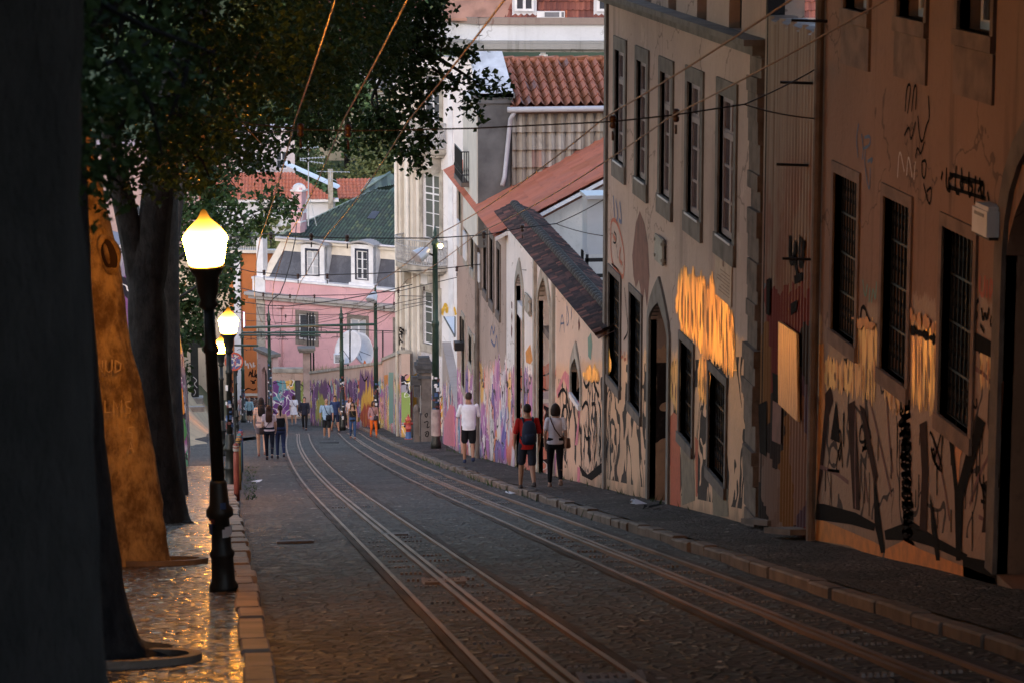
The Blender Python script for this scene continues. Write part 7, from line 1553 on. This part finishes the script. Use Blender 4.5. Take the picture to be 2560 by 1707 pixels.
def person(foot, top, label, rz, skin=0, female=False, stride=0.2, hair=('short', (0.02, 0.015, 0.012)), shirt=None, bottom=None, shoes=(0.03, 0.03, 0.035), dress=None, coat=None, bag=None, arms=(0.15, -0.12), bulk=1.0, turn=0.0, bend=0.0, hand_up=None, height=None, vox=0.011, group='people walking in the street', cap=None):
    p = onground(*foot, 0.10 if 5.6 < onground(*foot).x - cx(onground(*foot).y) else 0.01); kk = p.dot(CF) / FPX
    H = height or min(1.9, max(1.55, (foot[1] - top) * kk)); s = H / 1.75
    t = thing('person', label, 'person', p, rz, group); cz_ = math.cos(rz); sx = -math.sin(rz)
    gd = lambda y: -SL * y * cz_            # ground under a foot that is y ahead
    sh, hp_ = (0.155, 0.155) if female else (0.185, 0.145)
    sh *= (1 + (bulk - 1) * 0.6)
    lean = bend
    def J(x, y, z): return V((x, y + lean * max(0, z - 0.95), z)) * s
    hips = [J(-0.085, 0, 0.92), J(0.085, 0, 0.92)]
    a = stride * 1.3; legs = []
    for side, f in ((-1, a), (1, -a)):
        fy = f * 0.95; kz = 0.50; ky = f * 0.42 + 0.03 + (0.05 if f < 0 else 0)
        az = 0.085 + gd(fy) / s + (0.05 if f < -0.12 else 0)
        legs.append((V((side * 0.088, 0, 0.92)) * s, V((side * 0.092, ky, kz)) * s, V((side * 0.085, fy, az)) * s, fy))
    arm = []
    for side, f in zip((-1, 1), arms):
        S = J(side * sh, 0, 1.41); E = S + V((side * 0.055, f * 0.32 - 0.02, -0.28)) * s; W = E + V((-side * 0.01, f * 0.5 + 0.06, -0.245)) * s
        if hand_up and (side in hand_up): E = S + V((side * 0.07, 0.08, -0.27)) * s; W = E + V((-side * 0.08, 0.2, 0.10)) * s
        arm.append((S, E, W))
    # body
    b = MB(); B = bulk
    tor = [(0.86, hp_, 0.105 * B), (0.95, hp_ * 1.03, 0.115 * B), (1.08, (0.118 if female else 0.135) * B, 0.092 * B), (1.22, 0.135 * B, 0.10 * B), (1.34, sh * 0.88, 0.105), (1.42, sh * 0.86, 0.075), (1.47, 0.075, 0.06), (1.56, 0.050, 0.052)]
    b.loft([(J(0, 0, z), rx * s, ry * s) for z, rx, ry in tor], 16)
    hc = J(0, 0.012, 1.635); ct, st_ = math.cos(turn), math.sin(turn); HX, HY = V((ct, st_, 0)), V((-st_, ct, 0)); HZ_ = V((0, 0, 1))
    def Hd(x, y, z): return hc + (HX * x + HY * y + HZ_ * z) * s
    b.ell(hc, (0.075 * s, 0.093 * s, 0.112 * s), 14, 10, (HX, HY, HZ_)); b.ell(Hd(0, 0.028, -0.052), (0.054 * s, 0.062 * s, 0.06 * s), 12, 8, (HX, HY, HZ_))
    b.capsule(Hd(0, 0.092, 0.0), Hd(0, 0.106, -0.03), 0.011 * s, 0.016 * s, 8)
    for e in (-1, 1): b.ell(Hd(0.076 * e, -0.005, -0.01), (0.012 * s, 0.022 * s, 0.032 * s), 8, 6, (HX, HY, HZ_))
    b.ell(Hd(0, 0.086, -0.060), (0.024 * s, 0.010 * s, 0.008 * s), 8, 6, (HX, HY, HZ_)); b.ell(Hd(0, 0.085, -0.072), (0.02 * s, 0.010 * s, 0.007 * s), 8, 6, (HX, HY, HZ_))
    for h, k, an, fy in legs:
        b.capsule(h, k, 0.082 * s * (0.9 + 0.1 * B), 0.054 * s, 12); b.capsule(k, k + (an - k) * 0.4, 0.052 * s, 0.055 * s, 12); b.capsule(k + (an - k) * 0.4, an, 0.054 * s, 0.036 * s, 12)
        fwd = V((0, 1, -SL * cz_)).normalized(); b.capsule(an + V((0, -0.02, -0.045)) * s, an + fwd * 0.13 * s - V((0, 0, 0.052 * s)), 0.036 * s, 0.028 * s, 10)
    for i, (S, E, W) in enumerate(arm):
        side = (-1, 1)[i]
        b.capsule(S, E, 0.046 * s, 0.036 * s, 10); b.capsule(E, W, 0.036 * s, 0.025 * s, 10)
        d = (W - E).normalized(); c = W + d * 0.05 * s; n = V((side, 0, 0)); f = (V((0, 1, 0)) - d * d.y).normalized()
        b.loft([(W, 0.022 * s, 0.018 * s, f, n), (c, 0.036 * s, 0.016 * s, f, n), (W + d * 0.085 * s, 0.034 * s, 0.013 * s, f, n)], 10)
        for q, L in ((-0.026, 0.055), (-0.009, 0.07), (0.009, 0.075), (0.026, 0.066)):
            r0 = W + d * 0.08 * s + f * q * s; r1 = r0 + (d * 0.75 - n * 0.25) * L * 0.55 * s; r2 = r1 + (d * 0.5 - n * 0.6) * L * 0.5 * s; b.capsule(r0, r1, 0.0085 * s, 0.008 * s, 6); b.capsule(r1, r2, 0.008 * s, 0.007 * s, 6)
        r0 = W + d * 0.03 * s + f * 0.03 * s; b.capsule(r0, r0 + (f * 0.8 + d * 0.6) * 0.04 * s, 0.011 * s, 0.009 * s, 6); b.capsule(r0 + (f * 0.8 + d * 0.6) * 0.04 * s, r0 + (f * 0.9 + d * 1.3) * 0.05 * s, 0.009 * s, 0.008 * s, 6)
    fuse(b, 'body', SKIN[skin], t, min(vox, 0.009) * s)
    # clothes
    def tor_at(off, zlo, zhi, flare=0.0):
        pts = [(z, rx + off, ry + off) for z, rx, ry in tor if zlo <= z <= zhi]
        z0, rx, ry = tor[0]; 
        lo = [(zlo, (hp_ + off) * (1 + flare), (0.11 * B + off) * (1 + flare))] if zlo < pts[0][0] else []
        return [(J(0, 0, z), rx * s, ry * s) for z, rx, ry in lo + pts]
    def top(kind, col, hem, sleeve, off=0.016):
        m = MB(); 
        if kind == 'tank': m.loft([(J(0, 0, z), rx * s, ry * s) for z, rx, ry in ((hem, hp_ + off, 0.115 * B + off), (1.08, 0.125 * B + off, 0.095 * B + off), (1.22, 0.138 * B + off, 0.102 * B + off), (1.30, 0.135 * B + off, 0.104 + off), (1.345, 0.118 + off, 0.098 + off))], 16)
        else:
            m.loft(tor_at(off, hem, 1.43) + [(J(0, 0, 1.465), 0.09 * s, 0.07 * s)], 16)
            for S, E, W in arm:
                k = min(sleeve, 1.0); e = S + (E - S) * k; m.capsule(S, e, 0.062 * s, (0.058 if sleeve <= 1 else 0.052) * s, 10)
                if sleeve > 1: m.capsule(E, E + (W - E) * (sleeve - 1), 0.050 * s, 0.038 * s, 10)
        return fuse(m, kind, cloth(col), t, vox * s)
    if bottom:
        kind, col = bottom; m = MB(); m.loft([(J(0, 0, z), (hp_ + 0.012) * k * s, (0.115 * B + 0.010) * k * s) for z, k in ((0.84, 0.9), (0.92, 1.02), (1.0, 1.0), (1.06, 0.92))], 16)
        for h, k, an, fy in legs:
            if kind == 'shorts': m.capsule(h, h + (k - h) * 0.86, 0.098 * s, 0.088 * s, 12)
            elif kind == 'short_shorts': m.capsule(h, h + (k - h) * 0.42, 0.096 * s, 0.092 * s, 12)
            else: m.capsule(h, k, 0.093 * s, 0.064 * s, 12); m.capsule(k, an + (k - an) * 0.12, 0.064 * s, (0.050 if kind == 'trousers' else 0.044) * s, 12)
        fuse(m, 'shorts' if 'short' in kind else kind, cloth(col), t, vox * s)
    if shirt: top(*shirt)
    if dress:
        m = MB(); m.loft([(J(0, 0, 0.62), 0.235 * s, 0.17 * s), (J(0, 0, 0.85), 0.20 * s, 0.15 * s)] + tor_at(0.025, 0.95, 1.43) + [(J(0, 0, 1.465), 0.09 * s, 0.07 * s)], 16)
        for S, E, W in arm: m.capsule(S, S + (E - S) * 0.7, 0.068 * s, 0.066 * s, 10)
        fuse(m, 'dress', cloth(dress), t, vox * s)
    if coat:
        o_ = top('jacket', coat, 0.82, 1.85, 0.03); m = MB(); m.loft([(J(0, 0.0, 1.12), 0.03 * s, (0.10 * B + 0.036) * s), (J(0, 0, 1.40), 0.052 * s, 0.112 * s)], 10); fuse(m, 'shirt_front', cloth((0.7, 0.7, 0.72)), t, 0.012 * s)
    # shoes
    m = MB()
    for h, k, an, fy in legs:
        fwd = V((0, 1, -SL * cz_)).normalized(); q = an - V((0, 0, 0.05 * s)); m.capsule(q - fwd * 0.04 * s, q + fwd * 0.15 * s - V((0, 0, 0.006 * s)), 0.045 * s, 0.036 * s, 10)
        m.capsule(q + V((0, 0, 0.02 * s)), q - fwd * 0.03 * s + V((0, 0, 0.03 * s)), 0.044 * s, 0.04 * s, 8)
    fuse(m, 'shoes', cloth(shoes, 0.6), t, 0.011 * s)
    # hair
    kind, col = hair
    if kind != 'bald':
        m = MB(); m.ell(Hd(0, -0.012, 0.022), (0.083 * s, 0.098 * s, 0.104 * s), 14, 8, (HX, HY, HZ_))
        if kind == 'bob': m.loft([(Hd(0, -0.03, -0.14), 0.075 * s, 0.045 * s, HX, HY), (Hd(0, -0.03, -0.10), 0.105 * s, 0.075 * s, HX, HY), (Hd(0, -0.02, 0.0), 0.105 * s, 0.085 * s, HX, HY), (Hd(0, -0.01, 0.08), 0.075 * s, 0.075 * s, HX, HY)], 14)
        if kind == 'long': m.loft([(J(0, -0.11, 1.22), 0.09 * s, 0.025 * s), (J(0, -0.115, 1.32), 0.115 * s, 0.035 * s), (J(0, -0.095, 1.45), 0.105 * s, 0.05 * s), (Hd(0, -0.045, -0.08), 0.095 * s, 0.06 * s, HX, HY), (Hd(0, -0.02, 0.05), 0.085 * s, 0.08 * s, HX, HY)], 14)
        if kind == 'sides': 
            for e in (-1, 1): m.loft([(Hd(0.085 * e, 0.02, -0.26), 0.035 * s, 0.04 * s, HX, HY), (Hd(0.085 * e, 0.0, -0.14), 0.04 * s, 0.05 * s, HX, HY), (Hd(0.068 * e, -0.01, 0.0), 0.03 * s, 0.07 * s, HX, HY)], 10)
            m.loft([(Hd(0, -0.06, -0.26), 0.10 * s, 0.03 * s, HX, HY), (Hd(0, -0.06, -0.05), 0.09 * s, 0.05 * s, HX, HY)], 10)
        if kind == 'pony': m.capsule(Hd(0, -0.10, 0.02), Hd(0, -0.12, -0.12), 0.036 * s, 0.03 * s, 10); m.capsule(Hd(0, -0.12, -0.12), Hd(0, -0.10, -0.24), 0.03 * s, 0.012 * s, 8)
        # keep the face clear
        ho = fuse(m, 'hair', cloth(col, 0.6), t, 0.012 * s, 1)
        for v in ho.data.vertices:
            l = v.co - hc; f = l.dot(HY) / s; z = l.z / s
            if f > 0.045 and z < 0.062 and abs(l.dot(HX)) / s < 0.078: v.co -= HY * (f - 0.045) * s
    if abs(rz) > 1.5:                    # eyes and brows of those who face us
        m = MB()
        for e in (-1, 1): m.ell(Hd(0.03 * e, 0.0905, 0.008), (0.012 * s, 0.006 * s, 0.007 * s), 8, 5, (HX, HY, HZ_)); m.ell(Hd(0.03 * e, 0.089, 0.026), (0.018 * s, 0.006 * s, 0.005 * s), 8, 5, (HX, HY, HZ_))
        ob = m.build('eyes', DARK_WOOD, None, True, uvs=None); ob.parent = t
        m = MB(); m.ell(Hd(0, 0.093, -0.066), (0.022 * s, 0.008 * s, 0.005 * s), 8, 5, (HX, HY, HZ_)); ob = m.build('mouth', cloth((0.25, 0.09, 0.08)), None, True, uvs=None); ob.parent = t
    if cap:
        m = MB(); m.tube([Hd(-0.07, 0.06, 0.075), Hd(0, 0.095, 0.075), Hd(0.07, 0.06, 0.075)], 0.016 * s, 6); ob = m.build('sunglasses', BLACK_IRON, None, True, uvs=None); ob.parent = t
    if bag:
        kind, col = bag; m = MB(); sm = MB()
        if kind == 'backpack':
            c = J(0, -0.20, 1.20); m.loft([(c + V((0, -0.0, -0.23)) * s, 0.13 * s, 0.07 * s), (c + V((0, -0.01, -0.17)) * s, 0.155 * s, 0.095 * s), (c + V((0, 0, 0.05)) * s, 0.15 * s, 0.09 * s), (c + V((0, 0.01, 0.19)) * s, 0.12 * s, 0.07 * s), (c + V((0, 0.02, 0.24)) * s, 0.06 * s, 0.035 * s)], 18)
            m.loft([(c + V((0, -0.07, -0.19)) * s, 0.10 * s, 0.05 * s), (c + V((0, -0.08, -0.04)) * s, 0.11 * s, 0.055 * s), (c + V((0, -0.06, 0.0)) * s, 0.09 * s, 0.03 * s)], 14)
            for e in (-1, 1): sm.tube([J(0.09 * e, -0.13, 1.36), J(0.105 * e, -0.06, 1.475), J(0.11 * e, 0.05, 1.465), J(0.12 * e, 0.13, 1.34), J(0.14 * e, 0.10, 1.18), J(0.13 * e, -0.1, 1.05)], 0.022 * s, 6)
        else:
            e = -1 if kind.startswith('left') else 1; fr = 1 if 'front' in kind else (-1 if 'back' in kind else 0)
            c = J(e * 0.20, fr * 0.10, 0.93) if 'front' not in kind else J(e * 0.06, 0.19 * B, 0.98)
            m.loft([(c + V((0, 0, -0.11)) * s, 0.10 * s, 0.04 * s), (c + V((0, 0, -0.08)) * s, 0.12 * s, 0.055 * s), (c + V((0, 0, 0.08)) * s, 0.105 * s, 0.045 * s), (c + V((0, 0, 0.1)) * s, 0.09 * s, 0.03 * s)], 14)
            g_ = 0.145 * B
            sm.tube([c + V((e * 0.05, 0, 0.08)) * s, J(0.0, g_, 1.16), J(-e * 0.06, g_ - 0.01, 1.32), J(-e * 0.10, 0.09, 1.44), J(-e * 0.11, 0, 1.485), J(-e * 0.10, -0.10, 1.42), J(-e * 0.03, -g_ + 0.0, 1.25), J(e * 0.08, -g_, 1.10), c + V((e * 0.05, -0.03, 0.08)) * s], 0.012 * s, 6)
        nm = 'backpack' if kind == 'backpack' else 'shoulder_bag'
        ob = m.build(nm, cloth(col, 0.6), None, True, uvs=None); ob.parent = t; o2 = sm.build('strap', cloth([x * 0.7 for x in col], 0.6), None, True, uvs=None); o2.parent = ob
    return t
BLK = (0.012, 0.012, 0.015); NAVY = (0.015, 0.02, 0.045); PI = math.pi
HB = (0.022, 0.013, 0.010); HBR = (0.055, 0.022, 0.014)
person((1172, 1157), 977, 'man in a loose white t-shirt and black shorts walking away', 0.03, 0, False, 0.12, ('short', (0.045, 0.03, 0.022)), ('t_shirt', (0.80, 0.79, 0.86), 0.84, 0.85, 0.03), ('shorts', BLK), (0.02, 0.03, 0.07), hand_up=(-1, 1), bulk=1.08)
person((1318, 1222), 1005, 'man in a red t-shirt with a navy backpack walking away', 0.08, 0, False, 0.22, ('short', HB), ('t_shirt', (0.42, 0.018, 0.015), 0.84, 0.8, 0.02), ('shorts', (0.025, 0.027, 0.04)), (0.05, 0.04, 0.04), bag=('backpack', (0.018, 0.025, 0.05)))
person((1388, 1218), 1004, 'woman with dark bobbed hair, white t-shirt and black trousers', 0.0, 1, True, 0.17, ('bob', HB), ('t_shirt', (0.72, 0.67, 0.71), 0.92, 0.6, 0.02), ('leggings', BLK), (0.2, 0.12, 0.09), bag=('rightside', (0.14, 0.07, 0.05)), arms=(0.05, -0.15))
person((674, 1148), 1009, 'woman with long brown hair, pale pink t-shirt and dark jeans', -0.05, 1, True, 0.2, ('long', HBR), ('t_shirt', (0.66, 0.52, 0.55), 0.93, 0.5, 0.018), ('leggings', (0.012, 0.014, 0.025)), (0.03, 0.02, 0.025), arms=(0.1, 0.2), bag=('leftside', (0.05, 0.03, 0.03)))
person((702, 1145), 1009, 'woman in a black strappy top and jeans with a ponytail', 0.05, 1, True, 0.16, ('pony', HB), ('tank', BLK, 0.93, 0, 0.018), ('leggings', (0.025, 0.035, 0.085)), (0.03, 0.025, 0.03), arms=(-0.1, -0.2), bulk=1.05)
person((655, 1140), 990, 'dark haired woman in grey shorts, half hidden behind the long haired woman', 0.0, 1, True, 0.2, ('long', (0.012, 0.010, 0.012)), ('t_shirt', (0.42, 0.34, 0.33), 0.88, 0.5, 0.018), ('short_shorts', (0.16, 0.14, 0.17)), (0.2, 0.1, 0.08))
person((735, 1061), 985, 'woman in a white dress with a black shoulder bag, walking away', 0.1, 0, True, 0.12, ('bob', (0.05, 0.02, 0.018)), None, None, (0.3, 0.22, 0.2), dress=(0.66, 0.64, 0.70), bag=('rightside', BLK), vox=0.013)
person((762, 1074), 990, 'man in a dark suit with a white shirt walking towards us', PI - 0.1, 1, False, 0.14, ('short', (0.05, 0.035, 0.03)), None, ('trousers', BLK), (0.05, 0.02, 0.03), coat=(0.018, 0.022, 0.04), vox=0.013)
person((817, 1096), 993, 'balding man in a light blue t-shirt with a black strap bag', PI + 0.05, 0, False, 0.13, ('bald', HB), ('t_shirt', (0.23, 0.33, 0.45), 0.84, 0.85, 0.025), ('shorts', BLK), (0.12, 0.13, 0.15), bag=('leftfront', BLK), bulk=1.22, turn=0.1)
person((838, 1079), 986, 'bearded man in a navy t-shirt behind the man in light blue', PI + 0.3, 0, False, 0.22, ('short', (0.03, 0.018, 0.014)), ('t_shirt', (0.03, 0.05, 0.13), 0.84, 0.8, 0.02), ('shorts', NAVY), (0.05, 0.04, 0.04), turn=-0.5, vox=0.013)
person((860, 1071), 984, 'woman with loose blond hair and a blue blouse, seen from behind', 0.2, 1, True, 0.14, ('bob', (0.22, 0.12, 0.06)), ('blouse', (0.07, 0.12, 0.21), 0.84, 1.5, 0.03), ('leggings', BLK), (0.5, 0.4, 0.4), vox=0.013)
person((876, 1073), 990, 'red haired woman in a white top behind the woman in black', PI, 1, True, 0.15, ('sides', (0.20, 0.06, 0.03)), ('t_shirt', (0.6, 0.52, 0.54), 0.86, 0.5, 0.02), ('short_shorts', (0.2, 0.25, 0.3)), (0.5, 0.42, 0.42), vox=0.013)
person((882, 1097), 1005, 'woman with long dark hair, black top and blue jeans approaching', PI + 0.02, 0, True, 0.18, ('sides', HB), ('tank', (0.016, 0.014, 0.014), 0.86, 0, 0.02), ('leggings', (0.035, 0.065, 0.14)), (0.2, 0.06, 0.04), bag=('leftside', (0.2, 0.15, 0.05)), cap=True)
person((934, 1093), 1009, 'woman in a pink top and bright orange trousers with a small bag', PI + 0.25, 2, True, 0.16, ('bob', (0.05, 0.025, 0.02)), ('blouse', (0.38, 0.21, 0.22), 0.86, 1.85, 0.022), ('leggings', (0.75, 0.14, 0.02)), (0.25, 0.05, 0.03), bag=('leftfront', (0.05, 0.04, 0.05)), turn=0.3)
person((624, 1056), 990, 'person in a light blue sweater and black shorts near the orange house', PI, 1, False, 0.1, ('short', (0.2, 0.1, 0.05)), ('sweater', (0.24, 0.36, 0.40), 0.84, 1.8, 0.03), ('shorts', BLK), (0.6, 0.58, 0.58), bend=0.15, arms=(0.3, 0.3), vox=0.013)
person((603, 1051), 986, 'person in a pink t-shirt and pale shorts by the lamp on the corner', 0.4, 1, True, 0.1, ('short', (0.05, 0.03, 0.02)), ('t_shirt', (0.5, 0.30, 0.30), 0.86, 0.5, 0.02), ('short_shorts', (0.28, 0.26, 0.34)), (0.3, 0.2, 0.15), vox=0.013)
person((588, 1058), 1000, 'person in black leaning by the corner lamp, holding a phone', 0.9, 1, False, 0.05, ('short', HB), ('t_shirt', BLK, 0.86, 0.6, 0.02), ('trousers', BLK), (0.5, 0.5, 0.5), hand_up=(1,), vox=0.013)
# ------------------------------------------------------------------ light
w = bpy.data.worlds.new('World'); scene.world = w; w.use_nodes = True; nt = w.node_tree; nt.nodes.clear()
sky = nt.nodes.new('ShaderNodeTexSky'); sky.sky_type = 'NISHITA'; sky.sun_disc = False
SUN_EL, SUN_AZ = math.radians(20.0), math.radians(203.0)
sky.sun_elevation = SUN_EL; sky.sun_rotation = SUN_AZ; sky.air_density = 1.2; sky.dust_density = 1.0; sky.ozone_density = 1.2
bg = nt.nodes.new('ShaderNodeBackground'); bg.inputs['Strength'].default_value = 0.15
ow = nt.nodes.new('ShaderNodeOutputWorld'); tint = nt.nodes.new('ShaderNodeMix'); tint.data_type = 'RGBA'; tint.blend_type = 'MULTIPLY'; tint.inputs[0].default_value = 1.0; tint.inputs[7].default_value = (1.06, 0.96, 0.98, 1); nt.links.new(sky.outputs[0], tint.inputs[6]); nt.links.new(tint.outputs[2], bg.inputs[0]); nt.links.new(bg.outputs[0], ow.inputs[0])
sd = bpy.data.lights.new('sun', 'SUN'); sd.energy = 0.25; sd.angle = math.radians(30); sd.color = (1.0, 0.93, 0.86)
so = bpy.data.objects.new('sun', sd); COL.objects.link(so)
d = V((math.sin(SUN_AZ) * math.cos(SUN_EL), math.cos(SUN_AZ) * math.cos(SUN_EL), math.sin(SUN_EL)))
so.rotation_euler = d.to_track_quat('Z', 'Y').to_euler()
scene.view_settings.view_transform = 'Standard'; scene.view_settings.look = 'None'; scene.view_settings.gamma = 1.0
scene.view_settings.exposure = 1.42
scene.render.engine = 'CYCLES'; scene.cycles.use_denoising = True; scene.cycles.max_bounces = 6; scene.cycles.sample_clamp_indirect = 4.0
